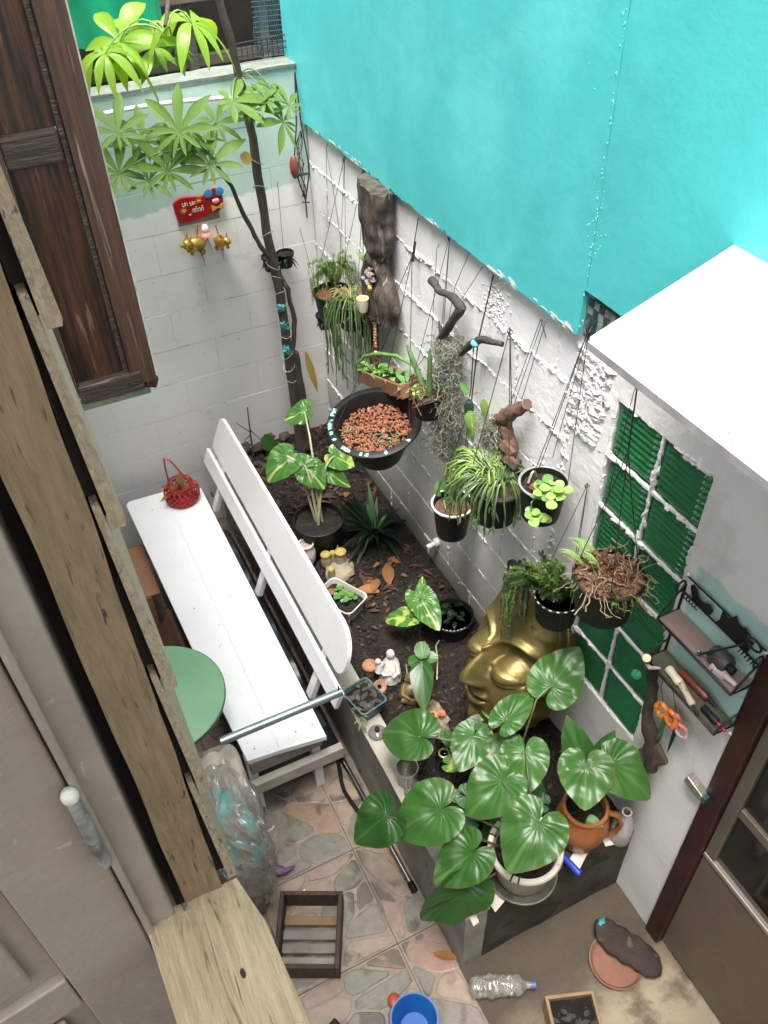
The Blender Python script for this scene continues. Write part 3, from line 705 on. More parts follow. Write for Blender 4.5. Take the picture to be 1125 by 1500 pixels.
SILLW = mat('bleached_sill_wood', (0.40, 0.30, 0.175), (0.60, 0.475, 0.305), scale=1.5, rough=0.85, bump=1.0, bscale=3.0, stretch=(110, 5.5, 110), c3=(0.19, 0.135, 0.075), c3scale=1.3, c3amt=0.46, lo=0.32, hi=0.68)
sl_ = thing('sill_plank', (-1.48, -3.7, 2.29), 'bleached thick timber plank at the window jamb in the near foreground', 'plank')
mb = MB(); nx, ny = 10, 40; vs = []; fs = []
for lay, zz in ((0, 2.33), (1, 2.285)):
    for i in range(nx + 1):
        for j in range(ny + 1):
            t = j / ny; y = -3.300 - 0.95 * t; xl = -1.560 + 0.012 * t * 3; xr = -1.418 + 0.017 * t * 3
            if j < 3 and i > nx - 2: xr -= 0.012 * (3 - j) / 3
            x = xl + (xr - xl) * i / nx
            e = min(i, nx - i, j) / 1.5
            z = zz - (0.006 * max(0, 1 - e) if lay == 0 else 0) + (0.0018 * noise.noise(Vector((x * 130, y * 9, 0))) + 0.002 * noise.noise(Vector((x * 30, y * 12, 4))) if lay == 0 else 0)
            vs.append((x, y, z))
A = (nx + 1) * (ny + 1)
for i in range(nx):
    for j in range(ny):
        q = i * (ny + 1) + j; fs += [(q, q + 1, q + ny + 2, q + ny + 1), (A + q, A + q + ny + 1, A + q + ny + 2, A + q + 1)]
for j in range(ny):
    q = j; fs.append((q, A + q, A + q + 1, q + 1)); q = nx * (ny + 1) + j; fs.append((q, q + 1, A + q + 1, A + q))
for i in range(nx):
    q = i * (ny + 1); fs.append((q, q + ny + 1, A + q + ny + 1, A + q))
mb.add(vs, fs); mb.build('plank', SILLW, sl_)
MB().ell((-1.462, -3.425, 2.330), (0.0035, 0.007, 0.0015), 10, 6).build('knot_hole', DARK, sl_)
# casement leaf, swung inwards
cs = thing('window_leaf', (-1.563, -3.31, 1.9), 'grey-brown painted panelled window leaf with worn hinge at lower left', 'window leaf')
hr = Matrix.Rotation(rad(9), 3, 'Z'); H0 = Vector((-1.564, -3.312, 0))
def lf(x0, x1, z0, z1, d0, d1): # box in leaf space: x to the left of the hinge, d depth (towards the camera = negative)
    c = Vector((-(x0 + x1) / 2, (d0 + d1) / 2, 0)); return H0 + hr @ c + Vector((0, 0, (z0 + z1) / 2)), (x1 - x0, d1 - d0, z1 - z0)
def leafpart(name, *a, bevel=0.003):
    c, d = lf(*a); return MB().box(c, d, hr).build(name, GREY, cs, bevel=bevel)
leafpart('stile', 0.0, 0.105, 1.25, 4.2, 0, 0.03)
leafpart('stile', 0.405, 0.50, 1.25, 4.2, 0, 0.03)
for z in (1.25, 2.235, 2.98, 3.75): leafpart('rail', 0.1065, 0.4035, z, z + 0.085, 0.001, 0.03)
for z0, z1 in ((1.335, 2.235), (2.32, 2.98), (3.065, 3.75)):
    leafpart('panel', 0.1065, 0.4035, z0, z1, 0.016, 0.024)
    leafpart('panel_field', 0.138, 0.372, z0 + 0.03, z1 - 0.03, 0.006, 0.015, bevel=0.005)
hg = MB()
for z0, z1, r_ in ((2.545, 2.600, 0.0072), (2.602, 2.655, 0.0076), (2.657, 2.690, 0.0072)):
    hg.lathe([(0.001, z0), (r_, z0 + 0.001), (r_, z1 - 0.001), (0.001, z1)], (-1.563, -3.327, 0), 16)
hinge = hg.build('hinge', mat('worn_hinge', (0.34, 0.34, 0.33), (0.12, 0.11, 0.10), scale=40, rough=0.5, metal=0.3, c3=(0.6, 0.6, 0.58), c3scale=60, c3amt=0.4), cs, smooth=True)
MB().lathe([(0.0, 2.708), (0.006, 2.706), (0.0092, 2.699), (0.0088, 2.692), (0.006, 2.688), (0.0, 2.688)], (-1.563, -3.327, 0), 16).build('hinge_cap', mat('white_cap', (0.66, 0.64, 0.58), (0.45, 0.43, 0.38), scale=60, rough=0.5), hinge, smooth=True)
# upper storey and ground floor mass of the house
hm = thing('timber_house', (-2.2, -2.0, 0), 'dim underside and rear wall of the timber house beside the bench', 'house')
MB().mm((-2.45, -3.15, 2.12), (-1.455, -0.0, 2.20)).build('upper_floor', mat('underfloor_boards', (0.10, 0.075, 0.05), (0.06, 0.045, 0.03), scale=3, rough=0.8), hm)
MB().mm((-2.42, -5.5, 0), (-2.32, 0.0, 2.12)).build('lower_wall', mat('dim_plaster', (0.30, 0.29, 0.27), (0.2, 0.19, 0.17), scale=3, rough=0.9), hm)
MB().mm((-1.56, -1.9, 2.2), (-1.4535, -0.0, 4.6)).build('upper_wall', mat('house_inner', (0.12, 0.09, 0.06)), hm)
MB().mm((-2.6, -5.6, 4.5), (-1.42, 0.0, 4.56)).build('eave', mat('eave_sheet', (0.25, 0.22, 0.2)), hm)
rr_ = thing('rear_shade_sheet', (-0.6, -4.8, 2.5), 'unseen corrugated sheet added behind the viewpoint to shade the lower yard', 'roof')  # out-of-view sheet added to block rear light and shade the floor
am = MB(); vs = []; fs = []
for i in range(61):
    x = -1.30 + 1.27 * i / 60
    for y in (-5.6, -3.86): vs.append((x, y, 2.42 + 0.010 * math.sin(i * 1.05) + 0.02 * (y + 3.86)))
for i in range(60): fs.append((2 * i, 2 * i + 2, 2 * i + 3, 2 * i + 1))
am.add(vs, fs); am.build('sheet', mat('shade_sheet', (0.25, 0.22, 0.19), rough=0.6), rr_, smooth=True)
rw = thing('rear_wall', (-0.7, -5.6, 0), 'plain rear wall closing the yard behind the viewpoint', 'wall')
MB().mm((-2.4, -5.7, 0), (0.6, -5.6, 4.1)).build('face', mat('rear_plaster', (0.4, 0.38, 0.35), rough=0.9), rw)

# --- brown shutter swung open across the far end of the house
SH = mat('shutter_wood', (0.090, 0.036, 0.019), (0.014, 0.008, 0.005), scale=1.6, rough=0.45, bump=0.6, bscale=4, stretch=(42, 42, 2.6), c3=(0.20, 0.115, 0.075), c3scale=1.5, c3amt=0.38, lo=0.35, hi=0.62, rvar=0.15)
SHR = mat('shutter_rail_wood', (0.085, 0.055, 0.035), (0.025, 0.018, 0.013), scale=1.6, rough=0.5, bump=0.6, bscale=4, stretch=(3.5, 60, 60), c3=(0.24, 0.17, 0.11), c3scale=1.6, c3amt=0.42, lo=0.35, hi=0.62)
SHS = mat('shutter_stile_wood', (0.155, 0.074, 0.047), (0.034, 0.018, 0.012), scale=1.4, rough=0.5, bump=0.6, bscale=4, stretch=(60, 60, 2.4), c3=(0.30, 0.22, 0.18), c3scale=1.3, c3amt=0.3, lo=0.3, hi=0.7)
st = thing('window_shutter', (-1.32, -2.0, 2.29), 'dark brown weathered panelled window shutter standing open at upper left', 'shutter')
stile = MB(); rough_box(stile, (-1.262, -2.02, 2.325), (-1.204, -1.985, 3.9), step=0.03, amp=0.0015); stile.build('stile', SHS, st, smooth=True)
MB().mm((-1.2035, -2.018, 2.335), (-1.1995, -1.988, 3.9)).build('lit_bare_edge', mat('bare_lit_white', (0.72, 0.69, 0.64), (0.40, 0.33, 0.28), scale=12, rough=0.7), st)  # pale strip for the bare edge, also standing in for light along it
MB().mm((-1.440, -2.02, 2.325), (-1.392, -1.985, 3.9)).build('stile', SHS, st, bevel=0.004)
MB().mm((-1.2635, -2.012, 2.33), (-1.276, -1.99, 3.9)).build('bead', SHR, st, bevel=0.003)
MB().mm((-1.391, -2.018, 2.868), (-1.277, -1.988, 2.935)).build('rail', SHR, st, bevel=0.008, seg=3)
MB().mm((-1.391, -2.024, 2.308), (-1.235, -1.988, 2.362)).build('rail', SHR, st, bevel=0.008, seg=3)
MB().mm((-1.391, -2.004, 2.362), (-1.277, -1.994, 2.868)).build('panel', SH, st)
MB().mm((-1.391, -2.004, 2.935), (-1.277, -1.994, 3.9)).build('panel', SH, st)
MB().mm((-1.44, -2.015, 2.288), (-1.224, -1.99, 2.3065)).build('drip_strip', mat('faded_teal_strip', (0.06, 0.15, 0.14), (0.30, 0.22, 0.14), scale=14, rough=0.6, c3=(0.03, 0.03, 0.03), c3scale=18, c3amt=0.3), st, bevel=0.002)
MB().box((-1.216, -2.004, 2.318), (0.028, 0.03, 0.03), Matrix.Rotation(0.4, 3, 'Y')).build('broken_corner', SH, st, bevel=0.004)

# --- glazed door low on the right
dr = thing('glazed_door', (0.0, -3.5, 0), 'half glazed brown door with dark red post at lower right', 'door')
RED = mat('dark_red_post', (0.055, 0.012, 0.010), (0.025, 0.008, 0.007), scale=6, rough=0.4, bump=0.15)
BRP = mat('brown_metal_panel', (0.17, 0.135, 0.095), (0.13, 0.105, 0.08), scale=5, rough=0.45, bump=0.06, c3=(0.11, 0.09, 0.07), c3scale=14, c3amt=0.3)
ALU = mat('bronze_aluminium', (0.20, 0.175, 0.14), (0.15, 0.13, 0.105), scale=9, rough=0.4, metal=0.3)
MB().mm((-0.012, -3.132, 0.0), (0.10, -3.064, 2.15)).build('post', RED, dr, bevel=0.004)
MB().mm((0.015, -4.3, 0.02), (0.035, -3.134, 0.735)).build('lower_panel', BRP, dr)
MB().mm((0.006, -4.3, 0.7355), (0.045, -3.134, 0.755)).build('rail', mat('light_strip', (0.45, 0.40, 0.34), rough=0.35, metal=0.5), dr, bevel=0.002)
MB().mm((0.008, -4.3, 1.06), (0.045, -3.176, 1.10)).build('rail', ALU, dr, bevel=0.003)
MB().mm((0.008, -3.175, 0.756), (0.045, -3.134, 2.1)).build('stile', ALU, dr, bevel=0.003)
PANE = mat('dark_door_glass', (0.012, 0.013, 0.012), rough=0.08, spec=0.6)
MB().mm((0.022, -4.3, 0.756), (0.030, -3.176, 1.059)).build('pane', PANE, dr)
MB().mm((0.022, -4.3, 1.101), (0.030, -3.176, 2.1)).build('pane', PANE, dr)
MB().mm((0.05, -4.4, 0), (0.06, -3.06, 2.15)).build('backing', DARK, dr)

# ================================================================== PLANT HELPERS
HEART = [(0, 1.0), (0.10, 0.955), (0.22, 0.87), (0.40, 0.775), (0.7, 0.675), (1.05, 0.605), (1.57, 0.555), (2.0, 0.53), (2.4, 0.50), (2.75, 0.42), (3.0, 0.27), (3.141, 0.03)]
ARROW = [(0, 1.0), (0.08, 0.95), (0.2, 0.85), (0.4, 0.70), (0.7, 0.56), (1.05, 0.47), (1.57, 0.42), (2.0, 0.43), (2.4, 0.46), (2.72, 0.46), (2.95, 0.30), (3.141, 0.03)]
OVAL = [(0, 1.0), (0.05, 0.93), (0.12, 0.80), (0.25, 0.60), (0.45, 0.40), (0.8, 0.235), (1.2, 0.15), (1.57, 0.10), (2.2, 0.05), (3.141, 0.02)]
ROUND = [(0, 1.0), (0.2, 1.0), (0.5, 0.93), (0.9, 0.75), (1.3, 0.52), (1.7, 0.32), (2.3, 0.16), (3.141, 0.03)]
def outline(tab, a):
    a = abs(a)
    for (x0, r0), (x1, r1) in zip(tab[:-1], tab[1:]):
        if a <= x1:
            t = (a - x0) / (x1 - x0); return r0 + (r1 - r0) * t
    return tab[-1][1]
CAMD = Vector((-0.38, -0.55, 0.75))
def blade(mb, B, T, tab=HEART, hint=None, w=1.0, fold=0.18, droop=0.12, corr=0.019, na=66, nr=9, nv=9, curl=0.0, seed=0):
    """a leaf blade: B where the stalk meets it, T its tip; folded along the midrib, drooping, quilted between the veins"""
    B = Vector(B); T = Vector(T); t = T - B; L = t.length; t.normalize()
    h = Vector(hint) if hint is not None else Vector((-0.2, -0.25, 1.0))
    s = t.cross(h).normalized(); n = s.cross(t).normalized()
    vs = [B]; uv = [(0.5, 0.0)]; fs = []
    for i in range(1, nr + 1):
        q = i / nr
        for j in range(na + 1):
            th = -math.pi + 2 * math.pi * j / na
            r = outline(tab, th) * q; th2 = th * (1 + 0.22 * (1 - q) * (abs(th) < 2.6))
            th2 = max(-3.1416, min(3.1416, th2))
            x = r * math.cos(th2); y = r * math.sin(th2) * w
            z = fold * abs(y) - droop * (x * x if x > 0 else 0.6 * x * x) - 0.35 * droop * y * y
            z += corr * math.cos(2 * math.pi * nv * (th + math.pi) / math.pi) * q * (1 - 0.5 * q) + curl * 0.1 * noise.noise(Vector((x * 3 + seed, y * 3, seed)))
            vs.append(B + (t * x + s * y + n * z) * L); uv.append((j / na, q))
    m = na + 1
    for j in range(na): fs.append((0, 1 + j + 1, 1 + j))
    for i in range(nr - 1):
        for j in range(na):
            a = 1 + i * m + j; fs.append((a, a + 1, a + m + 1, a + m))
    mb.add(vs, fs, uv); return mb
def lance(mb, B, d, L, w, hint=(0, 0, 1), droop=0.3, fold=0.25, k=10, shape=0.9, u0=0.0, tipdown=None):
    """a narrow leaf as a folded strip from B along d; w = half width"""
    B = Vector(B); d = Vector(d).normalized(); s = d.cross(Vector(hint))
    if s.length < 1e-4: s = d.cross(Vector((1, 0, 0)))
    s.normalize(); n = s.cross(d); vs = []; uv = []; fs = []
    for i in range(k + 1):
        t = i / k; wd = w * (max(0.02, math.sin(math.pi * min(1, (t * 0.93 + 0.05)) ** shape)))
        c = B + d * (L * t) * (1 - 0.25 * droop * t) - Vector((0, 0, 1)) * (droop * L * t * t)
        for q, u in ((-1, 0.0), (0, 0.5), (1, 1.0)):
            vs.append(c + s * (wd * q) + n * (fold * wd * abs(q))); uv.append((u, t))
    for i in range(k):
        a = 3 * i; fs += [(a, a + 1, a + 4, a + 3), (a + 1, a + 2, a + 5, a + 4)]
    mb.add(vs, fs, uv); return mb
LEAF_H = leaf_mat('homalomena_leaf', (0.044, 0.130, 0.026), (0.09, 0.20, 0.055), nv=11, rough=0.34, spec=0.42, edge=True)
LEAF_D = leaf_mat('dark_leaf', (0.028, 0.095, 0.020), (0.06, 0.15, 0.04), nv=11, rough=0.32, spec=0.45, edge=True)
LEAF_A = leaf_mat('alocasia_leaf', (0.055, 0.17, 0.030), (0.42, 0.50, 0.16), nv=7, rough=0.3, veinw=0.06)
LEAF_V = leaf_mat('variegated_leaf', (0.065, 0.20, 0.035), (0.40, 0.52, 0.14), nv=7, rough=0.3, patch=(0.42, 0.50, 0.10))
LEAF_C = leaf_mat('cassava_leaf', (0.095, 0.185, 0.036), (0.21, 0.31, 0.08), nv=1, rough=0.5, transl=0.3, spec=0.2)
LEAF_Y = leaf_mat('bright_cassava_leaf', (0.19, 0.36, 0.03), (0.36, 0.50, 0.12), nv=1, rough=0.35, transl=0.35)
LEAF_S = leaf_mat('succulent_leaf', (0.10, 0.25, 0.06), (0.18, 0.34, 0.10), nv=2, rough=0.35, transl=0.2)
LEAF_L = leaf_mat('lime_leaf', (0.22, 0.38, 0.10), (0.32, 0.48, 0.16), nv=2, rough=0.4, transl=0.25)
LEAF_X = leaf_mat('blackish_strap_leaf', (0.005, 0.014, 0.006), (0.01, 0.026, 0.01), nv=1, rough=0.4, transl=0.02, spec=0.22)
DRY = leaf_mat('dry_leaf', (0.27, 0.125, 0.045), (0.34, 0.19, 0.08), nv=6, rough=0.7, transl=0.1, vary=0.4)
DRYY = leaf_mat('yellow_dead_leaf', (0.36, 0.27, 0.07), (0.30, 0.20, 0.06), nv=4, rough=0.6, transl=0.2)
STALK = mat('green_stalk', (0.10, 0.17, 0.05), (0.16, 0.21, 0.09), scale=20, rough=0.45)
STALK_D = mat('dark_stalk', (0.045, 0.04, 0.02), (0.07, 0.07, 0.035), scale=20, rough=0.5)
STALK_P = mat('pale_stalk', (0.34, 0.36, 0.22), (0.28, 0.24, 0.15), scale=18, rough=0.5)
BLACKP = mat('black_plastic', (0.006, 0.006, 0.007), (0.011, 0.011, 0.011), scale=10, rough=0.5, bump=0.05, spec=0.3)
DKGREENP = mat('dark_green_plastic', (0.007, 0.015, 0.015), (0.012, 0.02, 0.02), scale=10, rough=0.45, spec=0.3)
WIRE = mat('dark_wire', (0.05, 0.05, 0.048), rough=0.5, metal=0.6)
WIREB = mat('black_cord', (0.02, 0.02, 0.02), rough=0.6)
COCO = mat('coco_husk', (0.16, 0.085, 0.045), (0.06, 0.035, 0.02), scale=40, rough=0.9, bump=0.8, bscale=120)
CLAY = mat('clay_chip', (0.33, 0.125, 0.062), (0.19, 0.072, 0.04), scale=50, rough=0.85, bump=0.4, c3=(0.5, 0.27, 0.16), c3scale=60, c3amt=0.4)

def pot_prof(R_, h, taper=0.74, lip=0.007, wall=0.004, inner=0.82):
    rb = R_ * taper
    return [(0.0, 0), (rb, 0), (rb + (R_ - rb) * 0.5, h * 0.5), (R_ - lip * 0.4, h - lip * 1.8), (R_ + lip * 0.4, h - lip * 1.7), (R_ + lip * 0.4, h - lip * 0.2), (R_ + lip * 0.1, h), (R_ - wall, h), (R_ - wall - lip * .3, h - lip), (rb * 0.55 + R_ * 0.42, h * inner), (0.0, h * inner)]
def potshape(parent, c, R_, h, m, rot=None, taper=0.74, name='pot', lip=0.007, n=32, soil=SOIL, fill=0.84, wall=0.004):
    p = pot_prof(R_, h, taper, lip, wall, inner=0.5)
    o = MB().lathe(p, c, n, rot).build(name, m, parent, smooth=True)
    if soil:
        mb = MB(); ri = (R_ * taper + (R_ - R_ * taper) * fill) - wall - 0.001; vs = [Vector((0, 0, fill * h + 0.004))]; fs = []; k = 20
        for q in (0.35, 0.7, 1.0):
            for j in range(k):
                a = 2 * math.pi * j / k; vs.append(Vector((ri * q * math.cos(a), ri * q * math.sin(a), fill * h + U(-.004, .005))))
        for j in range(k): fs.append((0, 1 + j, 1 + (j + 1) % k))
        for r_ in range(2):
            for j in range(k): fs.append((1 + r_ * k + j, 1 + (r_ + 1) * k + j, 1 + (r_ + 1) * k + (j + 1) % k, 1 + r_ * k + (j + 1) % k))
        C0 = Vector(c); vs = [(rot @ v if rot is not None else v) + C0 for v in vs]
        mb.add(vs, fs); mb.build('potting_soil', soil, o)
    return o
def hanger(parent, hook, c, R_, h, rot=None, m=WIRE, r=0.0013, k=3, a0=0.4, knot=None):
    hook = Vector(hook); c = Vector(c)
    top = hook
    if knot is not None:
        top = Vector(knot); MB().tube([hook, top], r * 1.3, 5).build('hanger_wire', m, parent)
    else:
        MB().tube([hook + Vector((0.01, 0, -0.012)), hook + Vector((-0.004, 0, 0.004)), hook + Vector((-0.006, 0.004, -0.004)), hook + Vector((-0.002, 0.006, -0.02))], r * 1.4, 5).build('hook', m, parent)
    for i in range(k):
        a = a0 + 2 * math.pi * i / k; p = Vector((math.cos(a) * R_, math.sin(a) * R_, h - 0.004))
        if rot is not None: p = rot @ p
        MB().tube(arc(top, c + p, (0, 0, -0.008), 6), r, 5).build('hanger_wire', m, parent)

def trailing(mb, c, n, R_, L, rr, r=0.0022, kinks=5, spread=1.0, wallx=-0.01, bias=(0, 0, 0)):
    """hanging segmented stems that arch over the rim and fall"""
    c = Vector(c); bias = Vector(bias)
    for _ in range(n):
        a = rr.uniform(0, 6.283); q = rr.uniform(0.2, 1.0) * R_; ln = L * rr.uniform(0.35, 1.0)
        d = Vector((math.cos(a), math.sin(a), 0)); p = c + d * q * 0.5; out = d * (R_ * rr.uniform(0.7, 1.35) * spread) + bias * rr.uniform(0.3, 1)
        pts = [p]; k = 9
        for i in range(1, k + 1):
            t = i / k
            x = c + d * q * 0.5 + out * min(1, t * 2.2) + Vector((0, 0, 0.05 * math.sin(min(1, t * 1.8) * math.pi) - ln * max(0, t - 0.18) * 1.2))
            x += noise.noise_vector(Vector((_ * 1.3, i * 0.55, 2.0))) * 0.011
            x.x = min(x.x, wallx); pts.append(x)
        mb.tube(pts, [r * rr.uniform(0.6, 1.25) for i in pts], 5)
        if rr.random() < 0.6:
            j = rr.randint(4, k); e = pts[j]; v = Vector((rr.uniform(-1, 1), rr.uniform(-1, 1), -1.4)).normalized() * rr.uniform(0.02, 0.05)
            e2 = e + v; e2.x = min(e2.x, wallx); mb.tube([e, (e + e2) / 2 + Vector((0, 0, .004)), e2], [r, r * 1.2, r * 0.5], 5)
def needles(mb, pts, n, L, rr, w=0.0012, down=0.0):
    """short needle leaves all round a stem"""
    k = len(pts) - 1
    for i in range(n):
        t = rr.random() * k; a = int(t); p = Vector(pts[a]).lerp(Vector(pts[min(a + 1, k)]), t - a)
        ax = (Vector(pts[min(a + 1, k)]) - Vector(pts[a])).normalized()
        d = Vector((rr.gauss(0, 1), rr.gauss(0, 1), rr.gauss(0, 1))); d = (d - ax * d.dot(ax)).normalized() * 0.85 + ax * 0.55 - Vector((0, 0, down))
        d.normalize(); s = d.cross(Vector((0.3, 0.5, 1))).normalized() * w; l = L * rr.uniform(0.6, 1.1) * (1 - 0.5 * (t / k) ** 3)
        mb.add([p - s, p + s, p + d * l * 0.6 + s * 0.9, p + d * l, p + d * l * 0.6 - s * 0.9], [(0, 1, 2, 3, 4)])
FERN = mat('fern_needles', (0.15, 0.24, 0.055), (0.075, 0.14, 0.035), scale=20, rough=0.55, transl=0.25)
FERND = mat('dark_fern_needles', (0.055, 0.10, 0.035), (0.03, 0.06, 0.02), scale=20, rough=0.55, transl=0.15)
RHIP = mat('rhipsalis_stem', (0.105, 0.17, 0.055), (0.05, 0.095, 0.035), scale=16, rough=0.45)
RHIPL = mat('lime_rhipsalis_stem', (0.24, 0.34, 0.08), (0.11, 0.20, 0.045), scale=16, rough=0.45)

# ================================================================== BENCH
BENCHW = mat('white_bench_paint', (0.86, 0.86, 0.86), (0.82, 0.82, 0.82), scale=4, rough=0.42, bump=0.06, bscale=25, c3=(0.58, 0.55, 0.50), c3scale=42, c3amt=0.16)
BENCHD = mat('bare_bench_wood', (0.32, 0.30, 0.27), (0.22, 0.20, 0.18), scale=8, rough=0.8, bump=0.3)
SPECK = mat('dark_specks', (0.12, 0.11, 0.10), rough=0.9)
bn = thing('bench', (-1.05, -1.05, 0), 'long white painted wooden bench with slatted leaning backrest', 'bench')
def plank_poly(mb, poly, z0, z1):
    return mb.prism(poly, (0, 0, z0), (1, 0, 0), (0, 1, 0), (0, 0, z1 - z0))
# seat: two boards with a thin seam, rounded far corners
def corner(cx, cy, r, a0, a1, k=6): return [(cx + r * math.cos(a0 + (a1 - a0) * i / k), cy + r * math.sin(a0 + (a1 - a0) * i / k)) for i in range(k + 1)]
sx = lambda x, y: x + 0.030 * max(0, (-y - 0.14)) / 1.85 if x < -1.1 else x
pl = [(-1.068, -1.953)] + [(-1.068, -0.150)] + corner(-1.245, -0.175, 0.032, math.pi / 2, math.pi) + [(-1.238, -1.30), (-1.205, -1.940)]
plank_poly(MB(), pl, 0.424, 0.450).build('seat_board', BENCHW, bn, bevel=0.0008)
pl = [(-1.0674, -1.953), (-0.874, -1.978), (-0.874, -0.215)] + [(-0.885, -0.19), (-1.0674, -0.150)]
plank_poly(MB(), pl, 0.4235, 0.4497).build('seat_board', BENCHW, bn, bevel=0.0008)
def back_board(z0, z1, y0, y1, name, rcorner=0.0, th=0.02):
    # board in the plane x = -0.78 + 0.4 (z-0.65)
    n = Vector((-1, 0, 0.4)).normalized(); u = Vector((0, 1, 0)); w = Vector((0.4, 0, 1)).normalized(); s = 1 / w.z
    o = Vector((-0.78 + 0.4 * (z0 - 0.65), 0, z0)); H = (z1 - z0) * s; rc = rcorner
    poly = [(y1, 0), (y1, H - 0.05)] + corner(y1 - 0.05, H - 0.05, 0.05, 0, math.pi / 2)[1:] if rc else [(y1, 0), (y1, H)]
    if rc: poly += corner(y0 + rc, H - rc, rc, math.pi / 2, math.pi, 10) + corner(y0 + 0.05, 0.05, 0.05, math.pi, 1.5 * math.pi, 5)
    else: poly += [(y0, H), (y0, 0)]
    MB().prism(poly, o, u, w, -n * th).build(name, BENCHW, bn, bevel=0.0025)
back_board(0.684, 0.872, -1.905, -0.20, 'backrest_board', 0.13)
back_board(0.560, 0.640, -1.945, -0.135, 'backrest_slat')
wv = Vector((0.4, 0, 1)).normalized(); brot = Matrix((Vector((1, 0, -0.4)).normalized(), Vector((0, 1, 0)), wv)).transposed()
for y in (-0.36, -1.05, -1.72):
    c = Vector((-0.78 + 0.4 * (0.62 - 0.65), y, 0.62)) + Vector((1, 0, -0.4)).normalized() * 0.035
    MB().box(c, (0.028, 0.045, 0.46), brot).build('backrest_post', BENCHW, bn, bevel=0.003)
for y in (-0.36, -1.05): MB().tube([(-0.842, y + 0.02, 0.47), (-0.842, y + 0.028, 0.50)], 0.006, 8).build('bolt', mat('rusty_bolt', (0.12, 0.09, 0.07), rough=0.6, metal=0.5), bn)
for x in (-1.19, -0.91):
    for y in (-0.25, -1.90):
        MB().mm((x - 0.02, y - 0.022, 0.0), (x + 0.02, y + 0.022, 0.4232)).build('leg', BENCHW, bn, bevel=0.003)
MB().mm((-1.20, -1.945, 0.345), (-0.885, -1.922, 0.4232)).build('apron', BENCHD, bn, bevel=0.002)
MB().mm((-1.235, -1.965, 0.22), (-0.80, -1.930, 0.29)).build('stretcher', mat('dirty_white_rail', (0.52, 0.49, 0.43), (0.36, 0.33, 0.28), scale=7, rough=0.8), bn, bevel=0.003)
MB().mm((-1.20, -0.26, 0.345), (-0.885, -0.235, 0.4232)).build('apron', BENCHD, bn, bevel=0.002)
MB().tube([(-0.788, -1.975, 0.70), (-1.290, -1.985, 0.715)], 0.0165, 18).build('arm_pipe', mat('galvanised_pipe', (0.36, 0.42, 0.43), (0.26, 0.31, 0.32), scale=12, rough=0.32, metal=0.7), bn, smooth=True)
MB().tube([(-0.80, -1.975, 0.70), (-0.80, -1.975, 0.745)], 0.003, 8).build('bolt', MATS['rusty_bolt'], bn)
rr = random.Random(31); sk = MB()
for _ in range(70):
    y = -1.95 + 1.7 * rr.random() ** 1.7; x = rr.uniform(-1.19, -0.89); a = rr.uniform(0, 6.3); L = rr.uniform(0.001, 0.0045)
    sk.box((x, y, 0.4505), (L, 0.0012, 0.0008), Matrix.Rotation(a, 3, 'Z'))
tag(sk.build('specks', SPECK, bn), kind='stuff')

ps = MB(); lump_pts = []
for i in range(61):
    for j in range(17):
        y = -1.86 + 1.55 * i / 60; x = -1.20 + 0.44 * j / 16
        z = (0.24 + 0.05 * noise.noise(Vector((x * 9, y * 7, 0))) + 0.03 * abs(noise.noise(Vector((x * 20, y * 16, 3))))) * min(1, (j + 0.4) / 2, (16.4 - j) / 2, (i + 0.4) / 2, (60.4 - i) / 2)
        ps.v.append(Vector((x, y, z + 0.002)))
ps.f = [(i * 17 + j, i * 17 + j + 17, i * 17 + j + 18, i * 17 + j + 1) for i in range(60) for j in range(16)]; ps.mi = [0] * len(ps.f)
tag(ps.build('dark_sheet', mat('navy_black_sheet', (0.012, 0.014, 0.02), (0.03, 0.033, 0.042), scale=9, rough=0.35), smooth=True), 'crumpled dark navy sheet added to darken the gap under the white bench', 'sheet')  # dark sheet added to darken the gap behind the seat

for x in (-1.16, -0.98, -0.905):
    for y in (-0.27, -1.05, -1.90): MB().lathe([(0, 0.4503), (0.0045, 0.4503), (0.004, 0.4512), (0, 0.4514)], (x, y, 0), 10).build('screw_head', mat('dull_screw', (0.42, 0.40, 0.37), rough=0.5, metal=0.4), bn)
# red lattice basket on the bench
bs = thing('lattice_basket', (-0.985, -0.26, 0.45), 'small red lattice basket with dried leaves on the far end of the bench', 'basket')
REDB = mat('red_plastic', (0.42, 0.02, 0.028), (0.30, 0.015, 0.02), scale=20, rough=0.35)
lt = MB(); bc = Vector((-0.985, -0.262, 0.451))
def brim(t): return 0.078 + 0.016 * math.sin(math.pi * min(1, t * 1.1))
for s_ in (-1, 1):
    for i in range(18):
        pts = []
        for k in range(9):
            t = k / 8; a = 2 * math.pi * i / 18 + s_ * t * 1.15; q = brim(t) * (1 if t < 0.7 else 1 - (t - 0.7) * 0.9)
            pts.append(bc + Vector((math.cos(a) * q, math.sin(a) * q, 0.004 + 0.105 * t)))
        lt.tube(pts, 0.0032, 5)
lt.build('lattice_side', REDB, bs, smooth=True)
MB().lathe([(0.0, 0), (0.080, 0), (0.082, 0.006), (0.078, 0.009), (0.0, 0.007)], bc, 28).build('base', REDB, bs, smooth=True)
MB().tube([bc + Vector((math.cos(a) * 0.068, math.sin(a) * 0.068, 0.112)) for a in [i * 0.2618 for i in range(25)]], 0.0045, 6).build('rim', REDB, bs, smooth=True)
MB().tube([bc + Vector(p) for p in ((0.05, -0.05, 0.11), (0.02, -0.03, 0.19), (-0.02, 0.0, 0.275), (-0.045, 0.02, 0.285), (-0.05, 0.03, 0.22), (-0.05, 0.04, 0.115))], 0.005, 6).build('handle', REDB, bs, smooth=True)
